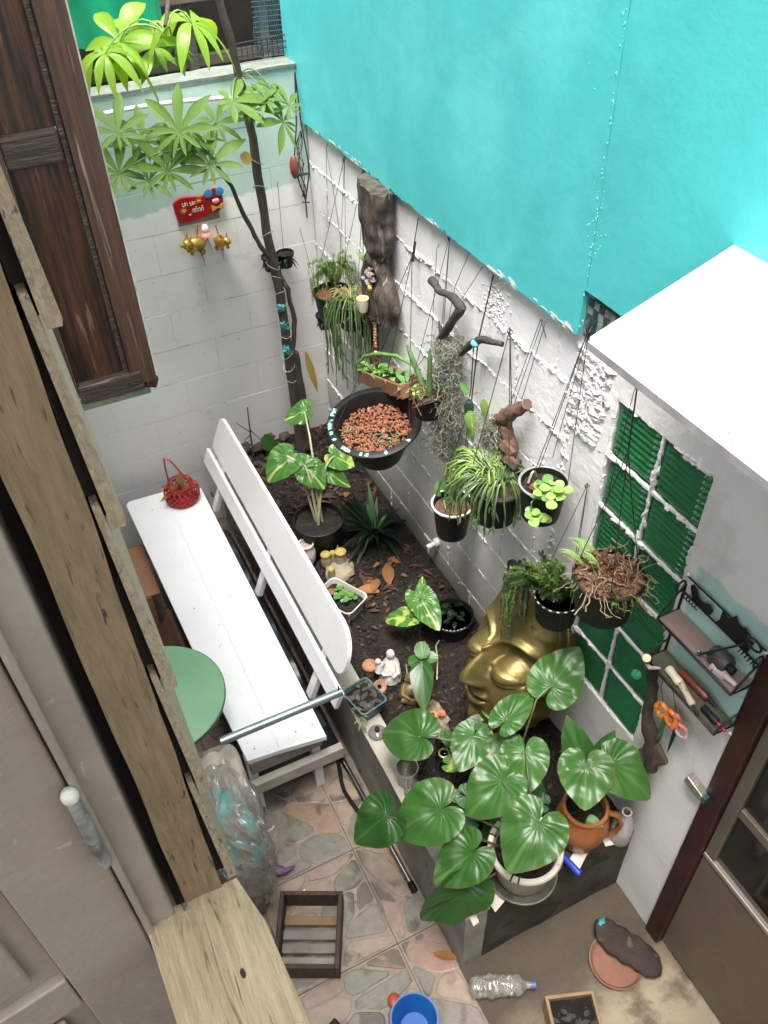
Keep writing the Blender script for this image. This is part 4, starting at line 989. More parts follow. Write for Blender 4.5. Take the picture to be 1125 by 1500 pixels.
for i, (d, L) in enumerate((((-0.8, 0.3, 0.35), 0.13), ((0.2, 0.4, 0.8), 0.12), ((0.75, -0.1, 0.35), 0.12), ((-0.3, -0.2, 0.9), 0.11), ((-0.9, -0.3, 0.12), 0.14))):
    lance(MB(), bc + Vector((0, 0, 0.07)), d, L, 0.02, droop=0.15).build('dried_leaf', DRY, bs, smooth=True)

# green round table, carton under the bench side, wrapped bundle
tb = thing('round_table', (-1.455, -1.69, 0), 'pale green round table top beside the bench', 'table')
GT = mat('pale_green_laminate', (0.25, 0.47, 0.27), (0.21, 0.42, 0.235), scale=5, rough=0.4, c3=(0.30, 0.46, 0.30), c3scale=9, c3amt=0.15)
MB().lathe([(0.0, 0.700), (0.262, 0.700), (0.266, 0.704), (0.266, 0.716), (0.262, 0.720), (0.0, 0.720)], (-1.455, -1.69, 0), 72).build('table_top', GT, tb, smooth=True)
MB().lathe([(0.2665, 0.703), (0.2685, 0.705), (0.2685, 0.715), (0.2665, 0.717)], (-1.455, -1.69, 0), 72).build('edge_band', mat('dark_edge_band', (0.05, 0.06, 0.05), rough=0.5), tb, smooth=True)
MB().tube([(-1.455, -1.69, 0.02), (-1.455, -1.69, 0.70)], 0.025, 14).build('column', mat('dark_metal', (0.04, 0.04, 0.04), rough=0.4, metal=0.5), tb, smooth=True)
MB().lathe([(0, 0.0), (0.18, 0.0), (0.18, 0.012), (0.03, 0.03), (0, 0.03)], (-1.455, -1.69, 0), 32).build('base', MATS['dark_metal'], tb, smooth=True)
ct = thing('carton', (-1.37, -0.5, 0), 'brown cardboard box on the floor beside the far bench leg', 'box')
CB = mat('cardboard', (0.36, 0.19, 0.10), (0.29, 0.15, 0.08), scale=6, rough=0.8)
MB().mm((-1.50, -0.74, 0.0), (-1.315, -0.34, 0.30)).build('body', CB, ct, bevel=0.003)
MB().box((-1.33, -0.54, 0.306), (0.12, 0.39, 0.005), Matrix.Rotation(0.05, 3, 'Y')).build('flap', CB, ct)
MB().box((-1.46, -0.54, 0.310), (0.12, 0.39, 0.005), Matrix.Rotation(-0.09, 3, 'Y')).build('flap', CB, ct)
ub = thing('stored_board', (-1.32, -0.95, 0), 'brown board leaning low under the bench edge', 'board')
MB().box((-1.31, -0.98, 0.16), (0.02, 0.32, 0.22), Matrix.Rotation(0.5, 3, 'Y')).build('board', mat('brown_board', (0.20, 0.10, 0.06), (0.13, 0.07, 0.045), scale=5, rough=0.6), ub, bevel=0.003)
# bundle in a clear plastic bag
bg = thing('bagged_bundle', (-1.34, -2.16, 0), 'turquoise and brown bundle wrapped in clear plastic by the bench end', 'bag')
BROWNC = mat('brown_cloth', (0.60, 0.52, 0.42), (0.46, 0.39, 0.31), scale=9, rough=0.9, bump=0.4)
TURC = mat('turquoise_cloth', (0.16, 0.74, 0.74), (0.48, 0.43, 0.35), scale=2.0, rough=0.7, bump=0.3, stretch=(13, 2.5, 6), lo=0.47, hi=0.54)
def lump(mb, c, r, nu=36, nv=22, seed=0, amp=0.22, fr=5.0, fold=0.05, fine=0.0):
    c = Vector(c); vs = []; fs = []
    for i in range(nv + 1):
        ph = math.pi * i / nv
        for j in range(nu):
            a = 2 * math.pi * j / nu; d = Vector((math.sin(ph) * math.cos(a), math.sin(ph) * math.sin(a), math.cos(ph)))
            k = 1 + amp * noise.noise(d * fr * 0.4 + Vector((seed, 0, 0))) + fold * abs(noise.noise(Vector((d.x * 5 + d.z * 7, d.y * 5 - d.z * 4, seed)))) * 2
            if fine: k += fine * abs(noise.noise(Vector((d.x * 9 + d.z * 16, d.y * 14 - d.z * 6, seed + 3)))) + fine * 0.5 * abs(noise.noise(Vector((d.x * 30 - d.z * 12, d.y * 26 + d.z * 18, seed + 6))))
            e = [math.copysign(abs(v) ** 0.75, v) for v in d]
            vs.append(c + Vector((e[0] * r[0], e[1] * r[1], e[2] * r[2])) * k)
    for i in range(nv):
        for j in range(nu):
            j2 = (j + 1) % nu; fs.append((i * nu + j, (i + 1) * nu + j, (i + 1) * nu + j2, i * nu + j2))
    mb.add(vs, fs)
mb = MB(); lump(mb, (-1.325, -2.00, 0.36), (0.105, 0.15, 0.22), seed=2); mb.build('brown_bundle', BROWNC, bg, smooth=True)
mb = MB(); lump(mb, (-1.365, -2.14, 0.34), (0.110, 0.13, 0.24), seed=5); mb.build('turquoise_bundle', TURC, bg, smooth=True)
mb = MB(); lump(mb, (-1.385, -2.29, 0.17), (0.09, 0.10, 0.15), seed=8); mb.build('dark_bundle', mat('dark_cloth', (0.12, 0.10, 0.08), (0.18, 0.16, 0.13), scale=9, rough=0.9), bg, smooth=True)
FILM = bpy.data.materials.new('clear_plastic_film'); FILM.use_nodes = True
def _film():
    n = FILM.node_tree.nodes; l = FILM.node_tree.links; b = n['Principled BSDF']
    tr = n.new('ShaderNodeBsdfTransparent'); tr.inputs[0].default_value = (0.93, 0.93, 0.90, 1)
    gl = n.new('ShaderNodeBsdfGlossy'); gl.inputs['Roughness'].default_value = 0.16; ms = n.new('ShaderNodeMixShader')
    df = n.new('ShaderNodeBsdfDiffuse'); df.inputs[0].default_value = (0.75, 0.73, 0.67, 1); m2 = n.new('ShaderNodeMixShader'); m2.inputs[0].default_value = 0.22
    lw = n.new('ShaderNodeLayerWeight'); lw.inputs[0].default_value = 0.45
    mr = n.new('ShaderNodeMapRange'); mr.inputs['To Min'].default_value = 0.09; mr.inputs['To Max'].default_value = 0.42
    l.new(lw.outputs['Fresnel'], mr.inputs['Value']); l.new(mr.outputs[0], ms.inputs[0])
    l.new(tr.outputs[0], m2.inputs[1]); l.new(df.outputs[0], m2.inputs[2]); l.new(m2.outputs[0], ms.inputs[1]); l.new(gl.outputs[0], ms.inputs[2])
    l.new(ms.outputs[0], n['Material Output'].inputs['Surface'])
_film()
mb = MB(); lump(mb, (-1.352, -2.12, 0.33), (0.122, 0.255, 0.275), 110, 80, seed=11, amp=0.10, fold=0.10, fine=0.05); mb.build('plastic_wrap', FILM, bg, smooth=True)
PURP = mat('purple_lacquer', (0.11, 0.035, 0.13), (0.22, 0.10, 0.25), scale=20, rough=0.35)
for i, (x, y, a, L) in enumerate(((-1.195, -1.915, 1.1, 0.050), (-1.232, -2.205, -0.6, 0.050))):
    q = thing('bird_ornament', (x, y, 0), ('purple bird ornament with bead eye beside the upper part of the bag', 'purple bird ornament with bead eye lying on the pink tiles')[i], 'ornament', 'purple bird ornaments')
    rt = Matrix.Rotation(a, 3, 'Z')
    MB().ell((x, y, 0.022), (L, 0.022, 0.020), 16, 10, rt).build('body', PURP, q, smooth=True)
    MB().tube([Vector((x, y, 0.022)) + rt @ Vector((L * 0.8, 0, 0)), Vector((x, y, 0.026)) + rt @ Vector((L * 1.25, 0.016, 0)), Vector((x, y, 0.02)) + rt @ Vector((L * 1.5, 0.03, 0))], [0.013, 0.008, 0.002], 8).build('tail', PURP, q, smooth=True)
    MB().tube([Vector((x, y, 0.024)) + rt @ Vector((-L * 0.8, 0, 0)), Vector((x, y, 0.026)) + rt @ Vector((-L * 1.3, 0.012, 0))], [0.012, 0.002], 8).build('beak', PURP, q, smooth=True)
    MB().ell(Vector((x, y, 0.042)) + rt @ Vector((-L * 0.1, 0, 0)), 0.006, 10, 6).build('eye', mat('white_bead', (0.8, 0.78, 0.72), rough=0.3), q, smooth=True)
for i, (x, y) in enumerate(((-1.222, -2.02), (-1.205, -2.335))):
    q = thing('shell_string', (x, y, 0), ('small cream shells on a string between the two purple birds', 'small cream shells on a string next to the wooden crate')[i], 'shells', 'shell strings')
    for k in range(5):
        MB().ell((x + 0.012 * k, y + 0.005 * math.sin(k * 2), 0.008), (0.008, 0.005, 0.006), 8, 6, Matrix.Rotation(k * 0.9, 3, 'Z')).build('shell', MATS['white_bead'], q, smooth=True)

# slatted wooden crate on the tiles
cr_ = thing('wooden_crate', (-1.14, -2.49, 0), 'dark wooden slatted crate lying on the tiled floor', 'crate')
CW = wood_mat('crate_wood', (0.085, 0.058, 0.042), (0.045, 0.030, 0.022), 'Y', rough=0.65)
rt = Matrix.Rotation(rad(-26.7), 3, 'Z'); cc = Vector((-1.205, -2.515, 0))
def cbox(nm, x0, x1, y0, y1, z0, z1, m):
    c = Vector(((x0 + x1) / 2, (y0 + y1) / 2, 0)); c = cc + rt @ c; MB().box((c.x, c.y, (z0 + z1) / 2), (x1 - x0, y1 - y0, z1 - z0), rt).build(nm, m, cr_, bevel=0.004)
cbox('side', -0.125, -0.107, -0.145, 0.145, 0, 0.105, CW); cbox('side', 0.107, 0.125, -0.145, 0.145, 0, 0.105, CW)
cbox('end', -0.1065, 0.1065, 0.127, 0.145, 0.001, 0.104, CW); cbox('end', -0.1065, 0.1065, -0.145, -0.127, 0.001, 0.104, CW)
SLW = [mat('slat_brown', (0.30, 0.19, 0.09), (0.20, 0.13, 0.07), scale=5, rough=0.8, bump=0.3), mat('slat_grey', (0.33, 0.30, 0.26), (0.22, 0.20, 0.17), scale=6, rough=0.85, bump=0.3), mat('slat_pale', (0.42, 0.38, 0.33), (0.30, 0.27, 0.23), scale=6, rough=0.85, bump=0.3)]
for i, y in enumerate((-0.115, -0.065, -0.015, 0.04)):
    cbox('slat', -0.106, 0.106, y, y + 0.036, 0.022, 0.034, SLW[(2, 1, 1, 0)[i]])

# loose steel pipe along the planter wall
MBP = MB().tube([(-0.775, -1.80, 0.016), (-0.757, -2.50, 0.018)], 0.0125, 14); sp_ = thing('steel_pipe', (-0.766, -2.15, 0), 'shiny steel pipe with black end lying along the planter wall', 'pipe')
MBP.build('tube', mat('polished_steel', (0.55, 0.53, 0.50), rough=0.22, metal=1.0), sp_, smooth=True)
MB().tube([(-0.757, -2.499, 0.018), (-0.756, -2.54, 0.018)], 0.0145, 14).build('end_cap', BLACKP, sp_, smooth=True)
dh = MB().tube([wobble((-0.80 + 0.03 * math.sin(i * 0.5), -1.55 - 0.05 * i, 0.008), 0.01, 8) for i in range(14)], 0.009, 8)
tag(dh.build('rubber_hose', BLACKP, smooth=True), 'thin dark hose lying on the floor beside the planter wall near the bench', 'hose')

# ================================================================== HANGING POTS ON THE BLOCK WALL
HG = 'plants hanging on the block wall'
def hang_thing(name, c, label): return thing(name, c, label, 'plant', HG)
# A: feathery fern in dark green pot, nearest the corner
rr = random.Random(41)
c = Vector((-0.13, -0.513, 1.455)); t = hang_thing('hanging_fern', c, 'feathery fern in dark green hanging pot nearest the back corner')
potshape(t, c, 0.090, 0.135, DKGREENP, taper=0.78, soil=CLAY); hanger(t, (-0.012, -0.465, 2.163), c, 0.090, 0.135)
mb = MB()
for i in range(46):
    a = rr.uniform(0, 6.28); L = rr.uniform(0.10, 0.19); o = c + Vector((0.03, 0.035, 0.13))
    e = o + Vector((math.cos(a) * L * 0.75, math.sin(a) * L * 0.8, rr.uniform(0.02, 0.14))); e.x = min(e.x, -0.015)
    mid = (o + e) / 2 + Vector((0, 0, 0.07)); tip = e - Vector((0, 0, rr.uniform(0.04, 0.16)))
    pts = [o, o.lerp(mid, 0.6), mid, e, tip]; mb.tube(pts, 0.0009, 4); needles(mb, pts, 130, 0.021, rr, 0.0015)
tag(mb.build('fronds', FERN, t), kind='stuff')
# B: trailing cactus beside the carved log
c = Vector((-0.12, -0.711, 1.505)); t = hang_thing('trailing_cactus', c, 'long trailing green cactus hanging below the fern pot')
potshape(t, c, 0.074, 0.125, DKGREENP, taper=0.75); hanger(t, (-0.012, -0.659, 2.169), c, 0.074, 0.125)
mb = MB(); trailing(mb, c + Vector((0, 0, 0.125)), 95, 0.080, 0.42, rr, 0.0028); tag(mb.build('stems', RHIP, t, smooth=True), kind='stuff')
mb = MB(); trailing(mb, c + Vector((0, 0, 0.13)), 34, 0.07, 0.10, rr, 0.0024); tag(mb.build('dry_stems', mat('straw_stem', (0.30, 0.25, 0.10), (0.2, 0.15, 0.06), scale=30, rough=0.7), t, smooth=True), kind='stuff')
# candle cup
cc_ = thing('candle_cup', (-0.13, -0.86, 1.655), 'small cream cup with yellow wax beside the carved log', 'cup')
MB().lathe([(0, 0), (0.018, 0), (0.024, 0.03), (0.026, 0.062), (0.023, 0.062), (0.021, 0.05), (0, 0.05)], (-0.13, -0.86, 1.655), 20).build('cup', mat('cream_glaze', (0.62, 0.58, 0.46), rough=0.3), cc_, smooth=True)
MB().lathe([(0, 0.051), (0.0212, 0.051), (0.0215, 0.057), (0, 0.058)], (-0.13, -0.86, 1.655), 20).build('wax', mat('yellow_wax', (0.70, 0.50, 0.08), rough=0.4), cc_, smooth=True)
MB().tube([(-0.13, -0.84, 1.69), (-0.05, -0.80, 1.70), (0.0, -0.79, 1.70)], 0.004, 6).build('bracket', WIRE, cc_)
# carved driftwood log
lg = thing('carved_log', (-0.06, -0.85, 1.57), 'dark hollowed driftwood log hanging on the block wall', 'log')
LOGM = mat('driftwood', (0.10, 0.078, 0.062), (0.020, 0.016, 0.013), scale=2.5, rough=0.75, bump=1.0, bscale=7, stretch=(9, 14, 3), c3=(0.30, 0.26, 0.22), c3scale=2.4, c3amt=0.5)
mb = MB(); k = 90; n = 72; vs = []; fs = []
top = Vector((-0.055, -0.855, 2.185)); bot = Vector((-0.055, -0.865, 1.572))
for i in range(k + 1):
    t_ = i / k; p = top.lerp(bot, t_)
    wy = 0.118 + 0.012 * noise.noise(Vector((t_ * 12, 3, 0))) - 0.040 * math.exp(-((t_ - 0.50) / 0.12) ** 2) + 0.030 * math.exp(-((t_ - 0.82) / 0.14) ** 2)
    for j in range(n):
        a = 2 * math.pi * j / n; q = 1 + 0.14 * noise.noise(Vector((math.cos(a) * 1.6, math.sin(a) * 1.6, t_ * 4))) + 0.05 * noise.noise(Vector((math.cos(a) * 7, math.sin(a) * 7, t_ * 4)))
        cav = 0.0
        if math.cos(a) < 0:
            cav = 0.55 * math.exp(-((t_ - 0.36) / 0.07) ** 2 - ((a - 2.7) / 0.5) ** 2) + 0.6 * math.exp(-((t_ - 0.60) / 0.07) ** 2 - ((a - 3.3) / 0.6) ** 2) + 0.3 * math.exp(-((t_ - 0.47) / 0.03) ** 2)
        rx = 0.055 * (1 - cav) * (1 + 0.28 * noise.noise(Vector((a * 1.4, t_ * 9, 11))) - 0.30 * abs(noise.noise(Vector((math.cos(a) * 4, math.sin(a) * 4, t_ * 5 + 3)))))
        if t_ > 0.93: rx *= 1 - (t_ - 0.93) * 5; wy *= 1 - (t_ - 0.93) * 3
        vs.append(p + Vector((math.cos(a) * rx * q, math.sin(a) * wy * q * (1 - 0.3 * cav), 0.012 * noise.noise(Vector((a * 2, t_ * 3, 7))))))
for i in range(k):
    for j in range(n): j2 = (j + 1) % n; fs.append((i * n + j, i * n + j2, (i + 1) * n + j2, (i + 1) * n + j))
fs += [tuple(range(n)), tuple(k * n + j for j in range(n - 1, -1, -1))]
mb.add(vs, fs); mb.build('log', LOGM, lg, smooth=True)
mb = MB()
for _ in range(26): mb.ell((-0.10 + rr.gauss(0, .008), -0.87 + rr.gauss(0, 0.02), 1.80 + rr.gauss(0, 0.02)), rr.uniform(0.006, 0.014), 7, 5, amp=0.6, fr=9, seed=_)
tag(mb.build('mineral_crust', mat('pink_grey_crust', (0.34, 0.28, 0.27), (0.12, 0.10, 0.09), scale=60, rough=0.6), lg, smooth=True), kind='stuff')
MB().ell((-0.112, -0.895, 1.775), (0.010, 0.016, 0.013), 10, 8, amp=0.4, seed=3).build('amber_nugget', mat('amber', (0.5, 0.27, 0.05), rough=0.2), lg, smooth=True)
lance(MB(), (-0.11, -0.84, 1.87), (-0.2, 0.3, 0.5), 0.07, 0.012).build('leaf', LEAF_S, lg)
lance(MB(), (-0.11, -0.84, 1.87), (-0.3, -0.3, 0.6), 0.06, 0.011).build('leaf', LEAF_S, lg)
bd = thing('bead_string', (-0.09, -0.885, 1.41), 'orange and red bead string hanging under the carved log', 'beads')
for i in range(15):
    z = 1.63 - 0.0148 * i; q = (0.011, 0.012, 0.011, 0.008, 0.008, 0.008, 0.008, 0.008, 0.008, 0.008, 0.010, 0.004, 0.008, 0.014, 0.012)[i]
    m_ = mat('orange_bead', (0.55, 0.26, 0.14), (0.65, 0.4, 0.27), scale=60, rough=0.35) if i < 10 else (mat('red_bead', (0.35, 0.03, 0.05), rough=0.3) if i != 12 else MATS['white_bead'])
    MB().ell((-0.09, -0.885 + 0.002 * math.sin(i), z), (q, q, 0.0085), 10, 6).build('bead', m_, bd, smooth=True)
MB().tube([(-0.09, -0.885, 1.40), (-0.09, -0.885, 1.64), (-0.055, -0.88, 1.70)], 0.0012, 5).build('cord', WIREB, bd)
MB().tube([(-0.10, -0.83, 1.655), (-0.115, -0.86, 1.635), (-0.115, -0.90, 1.635), (-0.09, -0.94, 1.67)], 0.003, 6).build('wire_loop', WIREB, bd)

# C: big black bowl with clay chips
c = Vector((-0.235, -1.209, 1.15)); tilt = Matrix.Rotation(rad(-9), 3, 'Y') @ Matrix.Rotation(rad(7), 3, 'X')
t = hang_thing('clay_bowl', c, 'big black plastic bowl of orange clay chips with a turquoise splashed rim')
MB().lathe([(0, 0), (0.092, 0), (0.10, 0.01), (0.16, 0.16), (0.170, 0.195), (0.196, 0.200), (0.202, 0.206), (0.202, 0.212), (0.196, 0.216), (0.172, 0.216), (0.165, 0.205), (0.15, 0.15), (0, 0.15)], c, 56, tilt).build('bowl', BLACKP, t, smooth=True)
mb = MB()
for a in (2.3, 2.62, 2.78, 2.95, 3.15, 3.5, 3.62, 3.95, 4.08, 4.5, 5.1):
    vs = []; k = 8; w = 0.03 + 0.10 * rr.random() ** 2
    for i in range(k + 1):
        b = a + w * (i / k - 0.5) * 2 * 0.9
        for q in (0.174 + 0.012 * rr.random(), 0.1995 - 0.006 * rr.random()): vs.append(c + tilt @ Vector((q * math.cos(b), q * math.sin(b), 0.2178 - 0.0012 * (q > 0.19))))
    mb.add(vs, [(2 * i, 2 * i + 1, 2 * i + 3, 2 * i + 2) for i in range(k)])
tag(mb.build('paint_splashes', mat('pale_turquoise_splash', (0.30, 0.56, 0.58), (0.05, 0.07, 0.07), scale=45, rough=0.5, lo=0.45, hi=0.6), t), kind='stuff')
mb = MB()
for _ in range(900):
    a = rr.uniform(0, 6.28); q = 0.148 * math.sqrt(rr.random()); s_ = rr.uniform(0.004, 0.0095)
    mb.ell(c + tilt @ Vector((q * math.cos(a), q * math.sin(a), 0.148 + rr.uniform(0, 0.016))), (s_, s_ * rr.uniform(0.5, 1), s_ * 0.6), 6, 4, Euler((rr.uniform(-1, 1), rr.uniform(-1, 1), rr.uniform(0, 3))).to_matrix(), amp=0.7, fr=9, seed=_ * 0.37)
tag(mb.build('clay_chips', CLAY, t), kind='stuff')
MB().lathe([(0, 0.1505), (0.149, 0.1505)], c, 32, tilt).build('potting_soil', SOIL, t)
mb = MB()
for (x, y, n_) in ((-0.11, 0.04, 16), (0.03, -0.09, 34), (-0.02, -0.05, 10)):
    for i in range(n_):
        lance(mb, c + tilt @ Vector((x + rr.gauss(0, 0.02), y + rr.gauss(0, 0.022), 0.160)), (rr.gauss(0, 1), rr.gauss(0, 1), rr.uniform(0.3, 1.3)), rr.uniform(0.02, 0.05), 0.0032, droop=0.25, k=4)
tag(mb.build('tufts', leaf_mat('grey_green_tuft', (0.16, 0.22, 0.11), (0.3, 0.33, 0.2), nv=1), t), kind='stuff')
hanger(t, (-0.012, -1.143, 2.151), c, 0.19, 0.21, tilt, WIREB, 0.0017, 3, 0.9, knot=(-0.035, -1.135, 2.0))
mb = MB().tube([(-0.024, -1.142, 2.06), (-0.034, -1.137, 1.98)], [0.004, 0.006], 8); mb.build('swivel', WIREB, t)
# D: terracotta trough
c = Vector((-0.10, -1.06, 1.375)); t = hang_thing('terracotta_trough', c, 'terracotta trough with leafy stem behind the clay chip bowl')
rt = Matrix.Rotation(rad(4), 3, 'Z') @ Matrix.Rotation(rad(-19), 3, 'X')
TER = mat('terracotta', (0.21, 0.095, 0.05), (0.12, 0.06, 0.035), scale=14, rough=0.8, bump=0.2, c3=(0.5, 0.32, 0.22), c3scale=20, c3amt=0.3)
mb = MB()
for (x, y, dx, dy) in ((0, 0.20, 0.12, 0.012), (0, -0.20, 0.12, 0.012), (0.055, 0, 0.012, 0.388), (-0.055, 0, 0.012, 0.388)):
    mb.box(c + rt @ Vector((x, y, 0.032)), (dx, dy, 0.064), rt)
mb.box(c + rt @ Vector((0, 0, 0.008)), (0.10, 0.388, 0.012), rt); mb.build('trough', TER, t, bevel=0.004)
MB().box(c + rt @ Vector((0, 0, 0.045)), (0.097, 0.386, 0.02), rt).build('potting_soil', SOIL, t)
mb = MB(); 
st_ = [c + rt @ Vector(p) for p in ((0.0, -0.30, 0.13), (-0.02, -0.15, 0.17), (-0.03, 0.0, 0.16), (-0.035, 0.13, 0.13), (-0.05, 0.22, 0.08), (-0.055, 0.235, 0.03))]
MB().tube(st_, [0.004, 0.008, 0.009, 0.008, 0.006, 0.003], 8).build('fleshy_stem', mat('fleshy_green', (0.14, 0.28, 0.06), (0.08, 0.18, 0.04), scale=25, rough=0.35), t, smooth=True)
for i in range(30):
    p = c + rt @ Vector((rr.uniform(-0.04, 0.03), rr.uniform(-0.19, 0.20), 0.055)); d = Vector((rr.gauss(-0.3, 0.6), rr.gauss(0, 0.7), rr.uniform(0.4, 1)))
    lance(MB(), p, d, rr.uniform(0.05, 0.10), 0.014, droop=0.35).build('leaf', (LEAF_S, LEAF_L)[i % 3 == 0], t, smooth=True)
for y in (-0.17, 0.17): MB().tube([c + rt @ Vector((0.05, y, 0.10)), (-0.004, c.y + y, c.z + 0.20 + 0.05 * (y < 0))], 0.0014, 5).build('hanger_wire', WIRE, t)
# E: small black pot with cactus columns
c = Vector((-0.12, -1.433, 1.475)); t = hang_thing('column_cactus', c, 'small black hanging pot with two upright cactus columns')
potshape(t, c, 0.072, 0.115, BLACKP, soil=COCO); hanger(t, (-0.012, -1.382, 2.179), c, 0.072, 0.115)
for (x, y, tx, ty, h) in ((-0.01, -0.03, 0.0, 0.0, 0.22), (0.0, 0.03, -0.03, 0.09, 0.16)):
    pts = [c + Vector((x + tx * i / 6, y + ty * i / 6, 0.10 + h * i / 6)) for i in range(7)]
    MB().tube(pts, [0.010, 0.011, 0.011, 0.0105, 0.010, 0.009, 0.004], 10).build('cactus_column', mat('cactus_green', (0.10, 0.22, 0.07), (0.06, 0.14, 0.04), scale=40, rough=0.5), t, smooth=True)
    mb = MB(); needles(mb, pts, 220, 0.012, rr, 0.0012); tag(mb.build('spines', FERN, t), kind='stuff')
for i in range(9):
    a = i * 0.7; lance(MB(), c + Vector((-0.02, 0.02, 0.11)), (math.cos(a), math.sin(a), 0.45), rr.uniform(0.06, 0.10), 0.017, droop=0.5).build('leaf', LEAF_L, t, smooth=True)
mb = MB()
for i in range(40): mb.tube([c + Vector((rr.gauss(0, .03), rr.gauss(0, .03), 0.105)), c + Vector((rr.gauss(0, .04), rr.gauss(0, .04), 0.125)), c + Vector((rr.gauss(0, .06), rr.gauss(-.02, .05), 0.11))], 0.0018, 4)
tag(mb.build('husk_fibres', COCO, t), kind='stuff')
# F: forked driftwood hook with moss
DW = mat('grey_driftwood', (0.055, 0.048, 0.042), (0.022, 0.019, 0.017), scale=12, rough=0.8, bump=0.8, bscale=60)
f = thing('moss_branch', (-0.06, -1.45, 1.24), 'crooked dark branch with long grey hanging moss', 'plant', HG)
def limb(pts, rs, parent, nm='branch', m=DW, rn=0.22, n=9):
    P_ = []; Q_ = []
    for i in range(len(pts) - 1):
        a = Vector(pts[i]); b = Vector(pts[i + 1])
        for k in range(5): P_.append(wobble(a.lerp(b, k / 5), 0.006, 16)); Q_.append((rs[i] + (rs[i + 1] - rs[i]) * k / 5) * (1 + rn * noise.noise(a.lerp(b, k / 5) * 60)))
    P_.append(Vector(pts[-1])); Q_.append(rs[-1]); mb = MB().tube(P_, Q_, n)
    if rn > 0.3: mb.v = [p + noise.noise_vector(p * 55) * 0.006 + noise.noise_vector(p * 140) * 0.003 for p in mb.v]
    mb.build(nm, m, parent, smooth=True)
limb([(-0.05, -1.318, 1.99), (-0.06, -1.40, 1.985), (-0.06, -1.50, 2.005), (-0.055, -1.552, 1.99), (-0.06, -1.50, 1.91), (-0.065, -1.43, 1.80), (-0.07, -1.42, 1.74)], [0.016, 0.012, 0.015, 0.019, 0.017, 0.018, 0.012], f)
limb([(-0.065, -1.44, 1.80), (-0.06, -1.40, 1.86)], [0.012, 0.004], f)
MB().tube([(-0.012, -1.529, 2.19), (-0.03, -1.46, 2.02), (-0.05, -1.44, 1.82)], 0.0014, 5).build('hanger_wire', WIRE, f)
MB().tube([(-0.02, -1.62, 2.165), (-0.04, -1.53, 2.01)], 0.0012, 5).build('hanger_wire', WIRE, f)
def moss(name, parent, c, n, wy, wx, L, rr, m, r=0.0011):
    mb = MB(); c = Vector(c)
    for _ in range(n):
        t0 = rr.random(); y = c.y + rr.gauss(0, wy) * (0.75 + 0.5 * math.sin(t0 * 3.1)); x = c.x + rr.gauss(0, wx); z = c.z - L * t0
        p = Vector((x, y, z)); d = Vector((rr.gauss(0, .6), rr.gauss(0, .7), -rr.uniform(0.2, 1.2))); pts = [p.copy()]
        for k in range(7):
            d = (d + Vector((rr.gauss(0, .75), rr.gauss(0, .75), rr.gauss(-.25, .5)))).normalized(); p = p + d * rr.uniform(0.006, 0.014); p.x = min(p.x, -0.006); pts.append(p.copy())
        mb.tube(pts, r * rr.uniform(0.7, 1.3), 3, caps=False)
    return tag(mb.build(name, m, parent), kind='stuff')
MOSS = mat('grey_moss', (0.24, 0.245, 0.19), (0.13, 0.14, 0.10), scale=25, rough=0.9)
moss('moss', f, (-0.065, -1.475, 1.84), 1500, 0.040, 0.025, 0.56, rr, MOSS)
# G: hoya vine on a stick with turquoise tie
t = thing('hoya_vine', (-0.07, -1.69, 1.5), 'pale green leaves on black cords under a stick with turquoise tie', 'plant', HG)
limb([(-0.05, -1.56, 1.80), (-0.055, -1.62, 1.875), (-0.05, -1.675, 1.925), (-0.05, -1.73, 1.95), (-0.03, -1.79, 1.96)], [0.009, 0.014, 0.015, 0.012, 0.010], t, 'stick')
MB().ell((-0.058, -1.662, 1.905), (0.018, 0.018, 0.014), 10, 6, amp=0.3).build('turquoise_tie', mat('turquoise_string', (0.12, 0.52, 0.55), rough=0.7), t, smooth=True)
MB().tube([(-0.012, -1.679, 2.161), (-0.05, -1.668, 1.92), (-0.06, -1.66, 1.66)], 0.0026, 6).build('cord', WIREB, t)
MB().tube([(-0.06, -1.655, 1.90), (-0.07, -1.668, 1.72), (-0.075, -1.662, 1.66)], 0.0022, 6).build('cord', WIREB, t)
MB().lathe([(0, 0), (0.016, 0.004), (0.02, 0.04), (0.012, 0.062), (0, 0.065)], (-0.07, -1.662, 1.60), 14).build('cord_weight', mat('dark_green_bulb', (0.02, 0.04, 0.025), rough=0.4), t, smooth=True)
for (b, tip, w) in (((-0.08, -1.70, 1.64), (-0.10, -1.725, 1.545), 1.5), ((-0.075, -1.68, 1.62), (-0.09, -1.69, 1.52), 1.3), ((-0.07, -1.77, 1.73), (-0.08, -1.775, 1.64), 1.3), ((-0.07, -1.65, 1.70), (-0.08, -1.58, 1.70), 1.2), ((-0.08, -1.71, 1.57), (-0.09, -1.712, 1.50), 1.2)):
    blade(MB(), b, tip, OVAL, hint=(-1, -0.3, 0.5), w=w, droop=0.25, na=30, nr=5, nv=5).build('leaf', LEAF_L if w > 1.25 else LEAF_S, t, smooth=True)
MB().tube(arc((-0.07, -1.69, 1.71), (-0.07, -1.77, 1.73), (0, 0, 0.02), 5), 0.0018, 5).build('vine', STALK, t)
